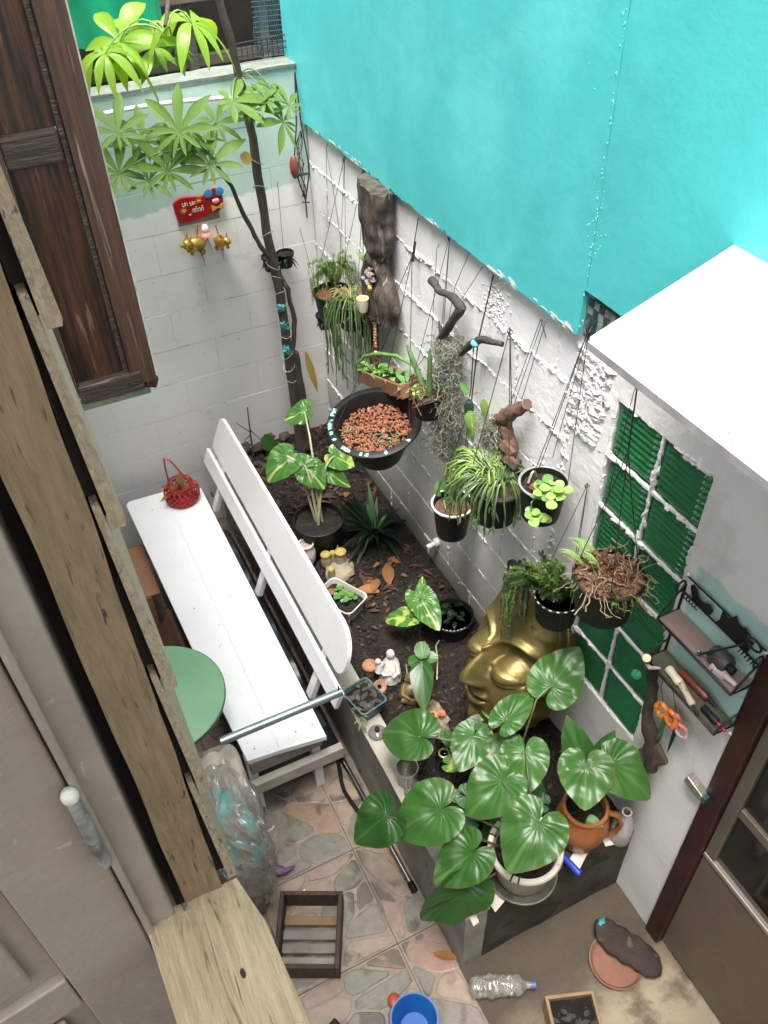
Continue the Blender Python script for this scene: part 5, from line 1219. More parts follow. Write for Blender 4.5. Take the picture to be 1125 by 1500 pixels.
# H: slanting log with moss
t = thing('orchid_log', (-0.06, -1.92, 1.58), 'reddish slanting log tufted with grey moss above the hanging pots', 'plant', HG)
RLOG = mat('red_brown_log', (0.17, 0.09, 0.062), (0.06, 0.035, 0.026), scale=28, rough=0.8, bump=0.6, bscale=40, c3=(0.28, 0.2, 0.16), c3scale=20, c3amt=0.4)
limb([(-0.05, -1.985, 1.845), (-0.07, -1.92, 1.765), (-0.075, -1.86, 1.70)], [0.022, 0.028, 0.020], t, 'log', RLOG, 0.5, 22)
limb([(-0.07, -1.89, 1.72), (-0.06, -1.92, 1.66), (-0.06, -1.935, 1.60)], [0.020, 0.024, 0.026], t, 'log', RLOG, 0.5, 22)
for (y, z, a) in ((-1.95, 1.645, 0.5), (-1.985, 1.61, 0.2), (-1.94, 1.60, -0.4)): MB().box((-0.085, y, z), (0.02, 0.06, 0.035), Euler((a, 0.3, a)).to_matrix()).build('bark_chip', RLOG, t, bevel=0.006)
moss('moss', t, (-0.085, -1.855, 1.72), 420, 0.026, 0.016, 0.14, rr, MOSS)
for dy in (0.0, 0.02, -0.03): MB().tube([(-0.012, -1.972 + dy * 0.5, 2.139), (-0.04, -1.90 + dy, 1.78)], 0.0013, 5).build('hanger_wire', WIRE, t)
MB().tube(arc((-0.012, -1.96, 2.13), (-0.012, -2.00, 2.09), (-.01, 0, 0.03), 6), 0.0015, 5).build('hook', WIRE, t)
# I: white rimmed pot with single leaf
c = Vector((-0.11, -1.636, 0.985)); t = hang_thing('single_leaf_pot', c, 'black hanging pot with white rim and one upright oval leaf')
potshape(t, c, 0.083, 0.165, BLACKP, taper=0.76, soil=COCO)
MB().lathe([(0.082, 0.160), (0.0885, 0.160), (0.0895, 0.168), (0.084, 0.171), (0.0805, 0.168)], c, 36).build('white_rim', mat('chipped_white', (0.66, 0.64, 0.60), (0.3, 0.29, 0.27), scale=40, rough=0.6, lo=0.5, hi=0.62), t, smooth=True)
hanger(t, (-0.07, -1.664, 1.62), c, 0.080, 0.165, None, WIREB, 0.0019, 3, 0.3)
blade(MB(), c + Vector((-0.01, 0.045, 0.20)), c + Vector((0.0, 0.035, 0.295)), OVAL, hint=(-1, -0.4, 0.3), w=1.7, droop=0.05, na=30, nr=5, nv=5).build('leaf', LEAF_S, t, smooth=True)
blade(MB(), c + Vector((-0.03, 0.06, 0.17)), c + Vector((-0.04, 0.085, 0.23)), OVAL, hint=(-1, -0.4, 0.3), w=1.3, droop=0.3, na=30, nr=5, nv=5).build('leaf', LEAF_S, t, smooth=True)
MB().tube(arc(c + Vector((-0.0, 0.03, 0.14)), c + Vector((-0.01, 0.045, 0.20)), (-.01, 0, 0), 4), 0.002, 5).build('stalk', STALK, t)
MB().tube([c + Vector((-0.02, 0.03, 0.15)), c + Vector((-0.03, 0.02, 0.19)), c + Vector((-0.04, -0.02, 0.155))], 0.003, 5).build('pale_root', STALK_P, t)
# J: bushy trailing cactus
c = Vector((-0.14, -1.984, 1.385)); t = hang_thing('bushy_cactus', c, 'bushy lime green trailing cactus spilling from the middle black pot')
potshape(t, c, 0.102, 0.155, BLACKP, taper=0.76, soil=COCO); hanger(t, (-0.012, -1.80, 2.02), c, 0.10, 0.155, None, WIREB, 0.0018)
mb = MB(); trailing(mb, c + Vector((0, 0, 0.16)), 80, 0.095, 0.16, rr, 0.0036, bias=(-0.03, 0.05, 0)); tag(mb.build('stems', RHIP, t, smooth=True), kind='stuff')
mb = MB(); trailing(mb, c + Vector((-0.01, 0.06, 0.165)), 50, 0.075, 0.10, rr, 0.0036, bias=(-0.03, 0.05, 0)); tag(mb.build('lime_stems', RHIPL, t, smooth=True), kind='stuff')
# K: round leaved plant
c = Vector((-0.11, -2.206, 1.555)); t = hang_thing('round_leaf_pot', c, 'grey rimmed black hanging pot with pale round leaved plant')
potshape(t, c, 0.078, 0.14, BLACKP, taper=0.8, soil=SOIL)
MB().lathe([(0.0775, 0.136), (0.0835, 0.136), (0.084, 0.142), (0.079, 0.144), (0.0755, 0.141)], c, 36).build('grey_rim', mat('grey_plastic_rim', (0.22, 0.22, 0.22), rough=0.4), t, smooth=True)
hanger(t, (-0.012, -2.192, 2.228), c, 0.076, 0.14, None, WIRE, 0.0014, 3, 1.2)
for i in range(36):
    if i < 26: p = c + Vector((rr.uniform(-0.075, 0.01), rr.uniform(-0.11, -0.01), 0.145 + rr.uniform(0, 0.035)))
    else: p = c + Vector((-0.075 + rr.gauss(0, 0.012), -0.06 + rr.gauss(0, 0.02), 0.07 + rr.gauss(0, 0.012)))
    a = rr.uniform(0, 6.28); d = Vector((math.cos(a), math.sin(a), rr.uniform(-0.1, 0.5)))
    blade(MB(), p, p + d.normalized() * rr.uniform(0.022, 0.034), ROUND, w=0.9, na=20, nr=3, nv=3, droop=0.1).build('leaf', (LEAF_L, LEAF_S)[i % 4 == 0], t, smooth=True)
MB().tube([c + Vector((-0.03, -0.03, 0.14)), c + Vector((-0.085, -0.055, 0.13)), c + Vector((-0.078, -0.06, 0.07))], 0.003, 6).build('stem', STALK, t)
MB().tube(arc(c + Vector((0.0, 0.045, 0.13)), c + Vector((-0.04, 0.03, 0.13)), (0, 0, 0.035), 6), 0.004, 6).build('pale_root', STALK_P, t)
MB().box(c + Vector((-0.035, 0.0, 0.135)), (0.03, 0.025, 0.018), Euler((0.4, 0.2, 0.5)).to_matrix()).build('clay_shard', CLAY, t, bevel=0.003)
# L: ferny pot, serrated rim
def serrated(parent, c, R_, h, n=34):
    prof = pot_prof(R_, h, 0.80, 0.005, 0.004, 0.5); mb = MB(); vs = []; fs = []; N = n * 2
    for (r_, z) in prof:
        for j in range(N):
            a = 2 * math.pi * j / N; q = r_ + (0.0022 if j % 2 else -0.0012) * (r_ > 0.02) * (z < h * 0.96)
            vs.append(Vector(c) + Vector((q * math.cos(a), q * math.sin(a), z)))
    for i in range(len(prof) - 1):
        for j in range(N): j2 = (j + 1) % N; fs.append((i * N + j, i * N + j2, (i + 1) * N + j2, (i + 1) * N + j))
    mb.add(vs, fs); return mb.build('pot', BLACKP, parent)
c = Vector((-0.13, -2.385, 1.225)); t = hang_thing('clubmoss_pot', c, 'ribbed black pot with drooping dark clubmoss over the gold face')
serrated(t, c, 0.080, 0.118)
mb = MB()
for j in range(20):
    a = 2 * math.pi * j / 20; mb.box(c + Vector((0.081 * math.cos(a), 0.081 * math.sin(a), 0.117)), (0.004, 0.010, 0.004), Matrix.Rotation(a, 3, 'Z'))
tag(mb.build('rim_studs', mat('pale_rim_stud', (0.45, 0.44, 0.42), rough=0.5), t), kind='stuff')
MB().lathe([(0, 0.10), (0.074, 0.10)], c, 24).build('potting_soil', COCO, t)
hanger(t, (-0.012, -2.30, 1.72), c, 0.078, 0.118, None, WIRE, 0.0013)
mb = MB(); md = MB()
for i in range(30):
    o = c + Vector((rr.uniform(-.03, .03), rr.uniform(-.02, .05), 0.10)); d = Vector((rr.uniform(-0.10, 0.02), rr.uniform(-0.07, 0.13), rr.uniform(0.06, 0.15)))
    pts = [o, o + d * 0.5 + Vector((0, 0, 0.03)), o + d]; (mb if i % 3 else md).tube(pts, 0.0015, 4); needles(mb if i % 3 else md, pts, 150, 0.026, rr, 0.0021)
for i in range(26):
    o = c + Vector((-0.02, 0.04, 0.105)); y = rr.uniform(0.06, 0.14); x = rr.uniform(-0.10, 0.0); L = rr.uniform(0.12, 0.30)
    pts = [o, o + Vector((x * 0.6, y * 0.6, 0.045)), o + Vector((x, y, 0.01)), o + Vector((x * 1.1, y * 1.05, -L * 0.5)), o + Vector((x * 1.1, y * 1.0, -L))]
    (md if i % 3 else mb).tube(pts, 0.0016, 4); needles(md if i % 3 else mb, pts, 280, 0.017, rr, 0.0021, 0.3)
tag(mb.build('light_fronds', FERN, t), kind='stuff'); tag(md.build('dark_fronds', FERND, t), kind='stuff')
# M: husk pot in front of the glass
c = Vector((-0.16, -2.619, 1.525)); t = hang_thing('husk_pot', c, 'black pot heaped with brown husk and wiry roots before the green window')
potshape(t, c, 0.104, 0.15, BLACKP, taper=0.78, soil=COCO, fill=0.93)
hanger(t, (-0.365, -2.78, 2.515), c, 0.10, 0.15, None, WIREB, 0.0014, 3, 2.0, knot=(-0.30, -2.73, 2.26))
mb = MB(); mc = MB()
for _ in range(190):
    a = rr.uniform(0, 6.28); q = 0.095 * math.sqrt(rr.random()); s_ = rr.uniform(0.008, 0.022)
    mc.box(c + Vector((q * math.cos(a), q * math.sin(a), 0.148 + rr.uniform(-.004, .022))), (s_, s_ * 0.6, s_ * 0.35), Euler((rr.uniform(-1, 1), rr.uniform(-1, 1), rr.uniform(0, 3))).to_matrix())
tag(mc.build('husk_chunks', mat('husk_chunk', (0.22, 0.095, 0.05), (0.07, 0.045, 0.03), scale=50, rough=0.9, bump=0.5, c3=(0.42, 0.30, 0.19), c3scale=55, c3amt=0.5), t), kind='stuff')
for _ in range(85):
    a = rr.uniform(0, 6.28); p = c + Vector((0.07 * math.cos(a), 0.07 * math.sin(a), 0.15)); d = Vector((rr.gauss(0, .7), rr.gauss(0, .7), rr.uniform(0, .5))); pts = [p]
    for k in range(7): d = (d + Vector((rr.gauss(0, .6), rr.gauss(0, .6), rr.gauss(-.15, .4)))).normalized(); p = p + d * 0.016; p.z = max(p.z, c.z + 0.12); pts.append(p)
    mb.tube(pts, rr.uniform(0.0007, 0.002), 4)
tag(mb.build('wiry_roots', mat('pale_root_fibre', (0.40, 0.30, 0.18), (0.24, 0.17, 0.09), scale=40, rough=0.8), t), kind='stuff')
for i in range(10):
    a = rr.uniform(1.2, 4.4); lance(MB(), c + Vector((0.05 * math.cos(a), 0.05 + 0.03 * math.sin(a), 0.155)), (rr.uniform(-.4, .3), rr.uniform(0.2, 1.0), rr.uniform(0.5, 1.0)), rr.uniform(0.08, 0.15), 0.006, droop=0.5).build('leaf', LEAF_L, t, smooth=True)
for i in range(6):
    lance(MB(), c + Vector((-0.05, -0.075 + rr.gauss(0, .012), 0.155)), (rr.uniform(-.6, .1), rr.uniform(-0.8, 0.1), rr.uniform(0.5, 1.0)), rr.uniform(0.05, 0.09), 0.007, droop=0.2).build('leaf', LEAF_S, t, smooth=True)
mb = MB()
for i in range(16):
    a = rr.uniform(2.6, 5.2); o = c + Vector((0.104 * math.cos(a), 0.104 * math.sin(a), 0.15)); pts = [o, o + Vector((math.cos(a) * .012, math.sin(a) * .012, -0.015)), o + Vector((math.cos(a) * .012, math.sin(a) * .012, -rr.uniform(0.03, 0.07)))]
    mb.tube(pts, 0.0012, 4); needles(mb, pts, 22, 0.008, rr, 0.0016, 0.3)
tag(mb.build('rim_fronds', FERN, t), kind='stuff')
# loose wires hooked on the wall
for i, (y, z, y2, z2) in enumerate(((-0.276, 2.149, -0.40, 1.66), (-0.276, 2.149, -0.22, 1.75), (-1.30, 2.10, -1.25, 1.45), (-2.20, 2.22, -2.12, 1.70), (-2.42, 2.15, -2.40, 1.45))):
    mb = MB().tube([(-0.012, y, z), (-0.012 + 0.006, y + 0.004, z + 0.012), (-0.02, y - 0.004, z), (-0.012, (y + y2) / 2 + 0.01, (z + z2) / 2), (-0.02, y2, z2)], 0.0012, 5)
    tag(mb.build('wall_wire', WIRE), ('thin wire slanting from the first wall hook near the corner', 'thin wire hanging straight from the first wall hook near the corner', 'thin wire hanging behind the cactus column pot', 'thin wire down the seam beside the plaster lumps', 'thin wire hanging left of the green glass blocks')[i], 'wire', 'loose wires on the wall')
# hanging wire cage with red float in the back corner
cg = thing('wire_cage', (-0.06, -0.05, 1.82), 'black wire cage with a dull red float hanging in the back corner', 'hanging ornament')
for s_ in (-1, 1):
    MB().tube([(-0.045, -0.035, 2.40), (-0.05 + 0.012 * s_, -0.04, 2.18), (-0.055 + 0.035 * s_, -0.04, 2.02), (-0.05 + 0.03 * s_, -0.04, 1.95), (-0.05, -0.04, 1.83), (-0.048, -0.035, 1.74)], 0.0035, 6).build('cage_wire', WIREB, cg, smooth=True)
MB().tube([(-0.09, -0.04, 1.955), (-0.02, -0.04, 1.955)], 0.006, 6).build('cross_bar', WIREB, cg)
MB().tube([(-0.07, -0.04, 1.825), (-0.03, -0.04, 1.815)], 0.003, 6).build('cross_bar', WIREB, cg)
MB().ell((-0.095, -0.05, 2.00), (0.022, 0.022, 0.055), 14, 10).build('float', mat('dull_red', (0.22, 0.055, 0.03), (0.14, 0.04, 0.025), scale=20, rough=0.5), cg, smooth=True)
for k in range(7): MB().tube([wobble((-0.05 + U(-.02, .02), -0.03, 2.15 - 0.05 * k), 0.01) for k in range(7)], 0.0016, 5).build('cage_wire', WIREB, cg)
# small dark pots tied to the back corner by the trunk
for i, (x, y, z) in enumerate(((-0.27, -0.06, 1.53), (-0.19, -0.06, 1.53), (-0.10, -0.30, 1.28))):
    t = thing('tied_pot', (x, y, z), ('small black pot tied to the back wall left of the trunk', 'small black pot tied to the back wall right of the trunk', 'shrivelled dark pot plant in the corner below the fern')[i], 'pot', 'small pots near the trunk')
    potshape(t, (x, y, z), 0.042, 0.075, BLACKP, n=20); mb = MB()
    for k in range(26): lance(mb, (x, y, z + 0.05), (rr.gauss(0, 1), rr.gauss(-.3, .8), rr.uniform(-.4, .9)), rr.uniform(0.04, 0.09), 0.008, droop=0.6, k=5)
    tag(mb.build('withered_leaves', LEAF_X, t), kind='stuff')
    MB().tube([(x, y + 0.02, z + 0.07), (x + 0.02, -0.005, z + 0.4)], 0.0012, 5).build('tie_wire', WIRE, t)

# ================================================================== GOLD FACE SCULPTURE
GOLD = mat('old_gold', (0.25, 0.195, 0.068), (0.15, 0.117, 0.042), scale=9, rough=0.43, metal=0.7, bump=0.12, bscale=70, c3=(0.10, 0.065, 0.02), c3scale=14, c3amt=0.3, rvar=0.12)
gf = thing('face_sculpture', (-0.25, -2.1, 0.43), 'large gold face sculpture with closed eyes leaning against the wall', 'sculpture')
fa = Vector((0.356, 0.145, 0.923)).normalized(); fn = Vector((-0.934, 0.054, 0.352)); fn = (fn - fa * fn.dot(fa)).normalized(); fs_ = fa.cross(fn).normalized()
if fs_.y > 0: fs_ = -fs_
fo = Vector((-0.228, -2.253, 0.502)); FH = 0.638; FW = 0.222
def smooth(a, b, x):
    t = max(0, min(1, (x - a) / (b - a))); return t * t * (3 - 2 * t)
def gs(x, c, w): return math.exp(-((x - c) / w) ** 2)
def fwid(v):
    if v < 0: return 0.30 + 0.35 * v
    pts = [(0, 0.30), (0.06, 0.52), (0.15, 0.72), (0.3, 0.92), (0.48, 1.0), (0.65, 0.97), (0.8, 0.86), (0.92, 0.70), (1.0, 0.52)]
    for (a, x), (b, y) in zip(pts[:-1], pts[1:]):
        if v <= b: return x + (y - x) * smooth(a, b, v) 
    return pts[-1][1]
def fheight(u, v):
    """u across (-1..1 in half widths), v up (0 chin .. 1 hairline); result in metres"""
    a = abs(u); d = max(0.0, 1 - abs(u) ** 2.4)
    h = 0.165 * d ** 0.55 * (0.62 + 0.38 * math.sin(math.pi * min(1, 0.12 + max(-0.05, v) * 0.95)))
    # brow line: sharp crest, socket falling away below
    vb = 0.635 + 0.075 * math.sin(min(1, a / 0.85) * math.pi * 0.78) - 0.05 * gs(a, 0, 0.10)
    if a < 0.88:
        k = 1 - smooth(0.70, 0.88, a)
        h += 0.020 * k * gs(v, vb + 0.008, 0.020)
        soc = smooth(vb, vb - 0.026, v) * smooth(vb - 0.27, vb - 0.10, v)
        h -= 0.040 * k * soc * smooth(0.05, 0.24, a)
    # eyelids
    ex, ev = (a - 0.45) / 0.31, (v - 0.52) / 0.095
    q = ex * ex + ev * ev
    if q < 1: h += 0.040 * (1 - q) ** 0.6 * (0.8 if ev > 0 else 1.0)
    h -= 0.009 * gs(v, 0.452 + 0.045 * ex * ex, 0.009) * (abs(ex) < 1.1)
    # nose
    nw = 0.085 + 0.10 * smooth(0.60, 0.36, v)
    prof = smooth(0.665, 0.385, v) * smooth(0.318, 0.365, v)
    h += (0.022 * smooth(0.70, 0.60, v) * smooth(0.32, 0.37, v) + 0.074 * prof) * math.exp(-(a / nw) ** 2.4)
    h += 0.022 * gs(a, 0.165, 0.070) * gs(v, 0.355, 0.028)
    # lips
    vl = 0.235 + 0.030 * smooth(0.05, 0.36, a) - 0.006 * gs(a, 0, 0.07)
    w = 1 - smooth(0.26, 0.42, a)
    h += w * (0.022 * gs(v, vl + 0.026, 0.020) + 0.026 * gs(v, vl - 0.030, 0.024) - 0.016 * gs(v, vl, 0.007))
    h -= 0.008 * gs(a, 0.41, 0.035) * gs(v, 0.262, 0.03); h -= 0.012 * gs(v, 0.145, 0.03) * gs(a, 0, 0.25); h += 0.020 * gs(v, 0.075, 0.055) * gs(a, 0, 0.24)
    h += 0.010 * gs(a, 0.55, 0.25) * gs(v, 0.33, 0.12)
    return h
mb = MB(); NU, NV = 110, 130; vs = []; fs = []
for i in range(NV + 1):
    v = -0.13 + 1.13 * i / NV
    for j in range(NU + 1):
        u = -1 + 2 * j / NU; u = math.sin(u * math.pi / 2) * 0.35 + u * 0.65
        vs.append(fo + fa * (FH * v) + fs_ * (FW * fwid(v) * u) + fn * fheight(u, v))
for i in range(NV):
    for j in range(NU): q = i * (NU + 1) + j; fs.append((q, q + 1, q + NU + 2, q + NU + 1))
mb.add(vs, fs)
back = []
rim = [0 * (NU + 1) + j for j in range(NU + 1)] + [i * (NU + 1) + NU for i in range(1, NV + 1)] + [NV * (NU + 1) + j for j in range(NU - 1, -1, -1)] + [i * (NU + 1) for i in range(NV - 1, 0, -1)]
b0 = len(mb.v)
for q in rim: mb.v.append(mb.v[q] - fn * 0.05)
for i in range(len(rim)): j = (i + 1) % len(rim); mb.f.append((rim[i], b0 + i, b0 + j, rim[j])); mb.mi.append(0)
mb.f.append(tuple(b0 + i for i in range(len(rim) - 1, -1, -1))); mb.mi.append(0)
face = mb.build('face', GOLD, gf, smooth=True); face.modifiers["split"].split_angle = rad(75)
mb = MB(); rr = random.Random(77)
for i in range(54):
    u = rr.uniform(-1.9, -0.1); v = 1.0 + rr.uniform(-0.04, 0.07) - 0.03 * abs(u)
    p = fo + fa * (FH * v) + fs_ * (FW * 0.42 * u - 0.0) + fn * (fheight(max(-1, u * 0.5), min(1, v)) * 0.9 - 0.005 + rr.uniform(-.05, .016))
    mb.ell(p, rr.uniform(0.014, 0.022), 9, 7, amp=0.2, seed=i)
tag(mb.build('hair_curls', mat('black_hair_curl', (0.016, 0.016, 0.017), rough=0.6), gf, smooth=True), kind='stuff')
mb = MB()
for i in range(40):
    v = 0.50 + 0.46 * i / 39; p = fo + fa * (FH * v) + fs_ * (FW * fwid(v) * 0.985) + fn * (fheight(0.985, v) + 0.004); mb.ell(p, 0.0075, 8, 6)
for i in range(34):
    v = 0.52 + 0.44 * i / 33; p = fo + fa * (FH * v) + fs_ * (FW * fwid(v) * 1.03) - fn * 0.012; mb.ell(p, 0.010, 8, 6)
tag(mb.build('beaded_border', GOLD, gf, smooth=True), kind='stuff')
tag(MB().ell((-0.43, -2.10, 0.448), (0.045, 0.10, 0.03), 14, 9, amp=0.7, fr=9, seed=4).build('rock', mat('pale_rock', (0.30, 0.245, 0.16), (0.16, 0.13, 0.085), scale=30, rough=0.9, bump=0.6), smooth=True), 'pale crumbly rock at the foot of the gold face', 'rock')

# ================================================================== PLANTS AND ORNAMENTS ON THE SOIL BED
def heart_plant(t, root, leaves, m, tab=HEART, w=1.0, stalk=STALK, rs=0.0045, dark=()):
    root = Vector(root)
    for i, L in enumerate(leaves):
        B, T = Vector(L[0]), Vector(L[1]); ww = L[2] if len(L) > 2 else w; hint = L[3] if len(L) > 3 else None
        T2 = B + (T - B) * (L[4] if len(L) > 4 else 1.0)
        blade(MB(), B, T2, tab, hint=hint, w=ww, seed=i * 1.7, curl=0.9, droop=(0.10, 0.26, 0.16, 0.34, 0.06)[i % 5], fold=(0.10, 0.24, 0.04, 0.17)[i % 4]).build('leaf', m[i] if isinstance(m, list) else m, t, smooth=True); lo = LASTO[0]
        o = root + Vector((0.018 * math.cos(i * 2.1), 0.018 * math.sin(i * 2.1), 0))
        mid = o.lerp(B, 0.55); mid.z = max(o.z, B.z) * 0.55 + B.z * 0.45 - 0.02
        MB().tube([o, o.lerp(mid, 0.5) + Vector((0, 0, 0.02)), mid, mid.lerp(B, 0.6) + Vector((0, 0, 0.012)), B], [rs, rs * 0.9, rs * 0.8, rs * 0.7, rs * 0.6], 7).build('stalk', stalk, lo, smooth=True)
# alocasia in black pot
t = thing('alocasia_pot', (-0.455, -0.925, 0.44), 'green alocasia with pale veins in a black pot beside the bench back', 'plant')
potshape(t, (-0.455, -0.925, 0.445), 0.125, 0.18, BLACKP, taper=0.78, lip=0.009)
heart_plant(t, (-0.455, -0.925, 0.60), [((-0.334, -0.526, 0.98), (-0.435, -0.48, 0.935), 1.1), ((-0.515, -0.746, 0.90), (-0.650, -0.764, 0.84), 1.15), ((-0.465, -0.824, 0.90), (-0.52, -0.745, 0.93), 1.0), ((-0.454, -0.844, 0.88), (-0.41, -0.94, 0.83), 1.15), ((-0.298, -0.807, 0.88), (-0.22, -0.87, 0.83), 1.1), ((-0.355, -0.844, 0.82), (-0.27, -0.93, 0.77), 0.65)],
            [LEAF_A, LEAF_A, LEAF_A, LEAF_A, LEAF_V, LEAF_A], HEART, stalk=STALK_P, rs=0.007)
# dark strap leaf plant
t = thing('strap_plant', (-0.16, -0.98, 0.43), 'dark spiky rosette of strap leaves in the soil under the clay bowl', 'plant'); rr = random.Random(5)
for i in range(78):
    a = rr.uniform(0, 6.28); e = rr.uniform(0.1, 1.4); d = (math.cos(a), math.sin(a), e); o = Vector((-0.17 + 0.02 * math.cos(a), -0.97 + 0.02 * math.sin(a), 0.45))
    L = rr.uniform(0.20, 0.38); 
    if math.cos(a) > 0.3: L *= 0.62
    lance(MB(), o, d, L, rr.uniform(0.009, 0.014), droop=0.45 * (1.2 - 0.5 * e), k=9, shape=0.6).build('leaf', LEAF_X if i % 9 else LEAF_D, t, smooth=True)
# jars and small ceramics
WC = mat('white_ceramic', (0.62, 0.56, 0.54), (0.52, 0.46, 0.44), scale=14, rough=0.4)
t = thing('white_jar', (-0.565, -0.985, 0.44), 'pale ceramic jar standing against the bench back', 'jar')
MB().lathe([(0, 0), (0.032, 0), (0.044, 0.03), (0.044, 0.085), (0.034, 0.108), (0.034, 0.116), (0.040, 0.120), (0.040, 0.130), (0.032, 0.130), (0.030, 0.112), (0, 0.108)], (-0.560, -1.005, 0.44), 28).build('jar', WC, t, smooth=True)
MB().lathe([(0, 0.109), (0.029, 0.112)], (-0.560, -1.005, 0.44), 20).build('content', mat('pink_powder', (0.42, 0.30, 0.26), rough=0.9), t)
t = thing('mushroom_ornament', (-0.46, -1.09, 0.43), 'cluster of stone mushrooms with yellow caps on the soil', 'ornament')
ST = mat('ornament_stone', (0.36, 0.31, 0.22), (0.24, 0.20, 0.14), scale=20, rough=0.85, bump=0.4); YC = mat('yellow_cap', (0.48, 0.38, 0.10), (0.36, 0.27, 0.08), scale=30, rough=0.7)
MB().ell((-0.44, -1.13, 0.435), (0.075, 0.075, 0.03), 16, 8, amp=0.5, fr=8).build('base', ST, t, smooth=True)
for (x, y, h, q) in ((-0.485, -1.065, 0.07, 0.025), (-0.415, -1.09, 0.08, 0.028), (-0.495, -1.155, 0.05, 0.018), (-0.445, -1.06, 0.055, 0.017)):
    MB().lathe([(0, 0), (q * 0.95, 0), (q * 1.1, h * 0.5), (q * 0.8, h * 0.95), (0, h * 0.95)], (x, y, 0.44), 16).build('stem', ST, t, smooth=True)
    MB().lathe([(0, 0), (q, 0.0), (q * 1.05, 0.006), (q * 0.8, 0.014), (0, 0.016)], (x, y, 0.44 + h * 0.95), 16).build('cap', YC, t, smooth=True)
MB().lathe([(0.02, 0), (0.012, 0.03), (0.0, 0.07)], (-0.41, -1.045, 0.46), 10).build('gnome_hat', ST, t, smooth=True)
# white ribbed basket with seedlings
t = thing('seedling_basket', (-0.53, -1.34, 0.43), 'white ribbed plastic basket of seedlings on the soil by the bench', 'planter'); WP = mat('white_basket_plastic', (0.60, 0.57, 0.52), (0.48, 0.45, 0.40), scale=12, rough=0.5)
rt = Matrix.Rotation(rad(28), 3, 'Z'); c = Vector((-0.525, -1.345, 0.425))
def rbox(z, sx_, sy_, r_=0.028, k=4):
    pts = []
    for (qx, qy, a0) in ((1, 1, 0), (-1, 1, 90), (-1, -1, 180), (1, -1, 270)):
        for i in range(k + 1):
            a = rad(a0 + 90 * i / k); pts.append(c + rt @ Vector((qx * (sx_ - r_) + r_ * math.cos(a), qy * (sy_ - r_) + r_ * math.sin(a), z)))
    return pts
mb = MB(); rings = [(0.0, 0.060, 0.090), (0.070, 0.072, 0.104), (0.076, 0.078, 0.110), (0.084, 0.078, 0.110), (0.084, 0.072, 0.104), (0.06, 0.066, 0.098)]
vs = []; n = 20
for z, a, b in rings: vs += rbox(z, a, b)
fs = [tuple(range(n - 1, -1, -1))] + [(i * n + j, i * n + (j + 1) % n, (i + 1) * n + (j + 1) % n, (i + 1) * n + j) for i in range(5) for j in range(n)]
mb.add(vs, fs); mb.build('basket', WP, t, smooth=True)
for i in range(26):
    a = 2 * math.pi * i / 26; x, y = math.cos(a), math.sin(a); q = 1 / max(abs(x) / 0.070, abs(y) / 0.101); p = rt @ Vector((x * q, y * q, 0)); p2 = rt @ Vector((x * q * 0.92, y * q * 0.92, 0))
    MB().tube([c + p2 + Vector((0, 0, 0.006)), c + p + Vector((0, 0, 0.072))], 0.0028, 5).build('rib', WP, t)
mb = MB(); mb.add(rbox(0.058, 0.065, 0.097), [tuple(range(n))]); mb.build('potting_soil', SOIL, t)
rr = random.Random(8)
for i in range(24):
    q = rr.choice(((0.02, -0.045), (0.03, 0.02), (-0.01, -0.01))); p = c + rt @ Vector((q[0] + rr.gauss(0, .013), q[1] + rr.gauss(0, .016), 0.075 + rr.uniform(0, .025))); a = rr.uniform(0, 6.28)
    blade(MB(), p, p + Vector((math.cos(a), math.sin(a), 0.2)) * rr.uniform(0.018, 0.028), ROUND, na=18, nr=3, nv=3, w=0.9).build('leaf', LEAF_S, t, smooth=True)
lance(MB(), c + rt @ Vector((-0.03, 0.06, 0.07)), (1, 0.5, 0.2), 0.07, 0.02).build('dried_leaf', DRY, t, smooth=True)
# white tap pipe on the wall
t = thing('drain_spout', (-0.03, -1.33, 0.55), 'small white drain spout low on the block wall', 'spout')
MB().tube([(0.01, -1.33, 0.615), (-0.022, -1.33, 0.610)], 0.022, 16).build('collar', mat('old_white_pvc', (0.62, 0.60, 0.56), rough=0.5), t, smooth=True)
MB().tube([(-0.02, -1.33, 0.610), (-0.06, -1.33, 0.600)], 0.013, 14).build('spout', MATS['old_white_pvc'], t, smooth=True)
# fallen leaves: individuals
rr = random.Random(55)
DL = [(-0.369, -1.276, 0.125, 0.2), (-0.329, -1.346, 0.13, 2.6), (-0.262, -1.321, 0.14, 1.2), (-0.30, -1.27, 0.11, 4.0), (-0.20, -1.20, 0.06, 0.6), (-0.15, -1.22, 0.06, 2.2), (-0.18, -1.28, 0.05, 5.0), (-0.24, -1.17, 0.05, 3.6), (-0.30, -0.35, 0.07, 0.4), (-0.25, -0.48, 0.06, 2.8), (-0.47, -0.30, 0.06, 1.9), (-0.20, -0.66, 0.07, 1.0), (-0.34, -0.62, 0.06, 5.2)]
DN = ['broad orange dry leaf left of the small heap on the soil', 'curled orange dry leaf at the front of the small heap', 'pointed reddish dry leaf at the right of the small heap', 'dry leaf behind the small orange heap', 'small brown leaf nearest the wall side of the heap', 'small brown leaf under the block wall', 'tiny brown leaf between heap and wall', 'tiny brown leaf beyond the heap',
      'brown leaf beside the tree base', 'brown leaf just in front of the tree base', 'brown leaf in the far corner beside the bench', 'brown leaf under the clay bowl', 'brown leaf behind the alocasia stalks']
for i, (x, y, L, a) in enumerate(DL):
    z = soil_z(x, y) + 0.014; mb = MB(); lance(mb, (x, y, z), (math.cos(a), math.sin(a), rr.uniform(0.0, 0.35)), L, L * 0.22, droop=rr.uniform(-0.1, 0.3), fold=rr.uniform(0.1, 0.6), k=8)
    tag(mb.build('fallen_leaf', DRY, smooth=True), DN[i], 'leaf', 'dry leaves on the soil')
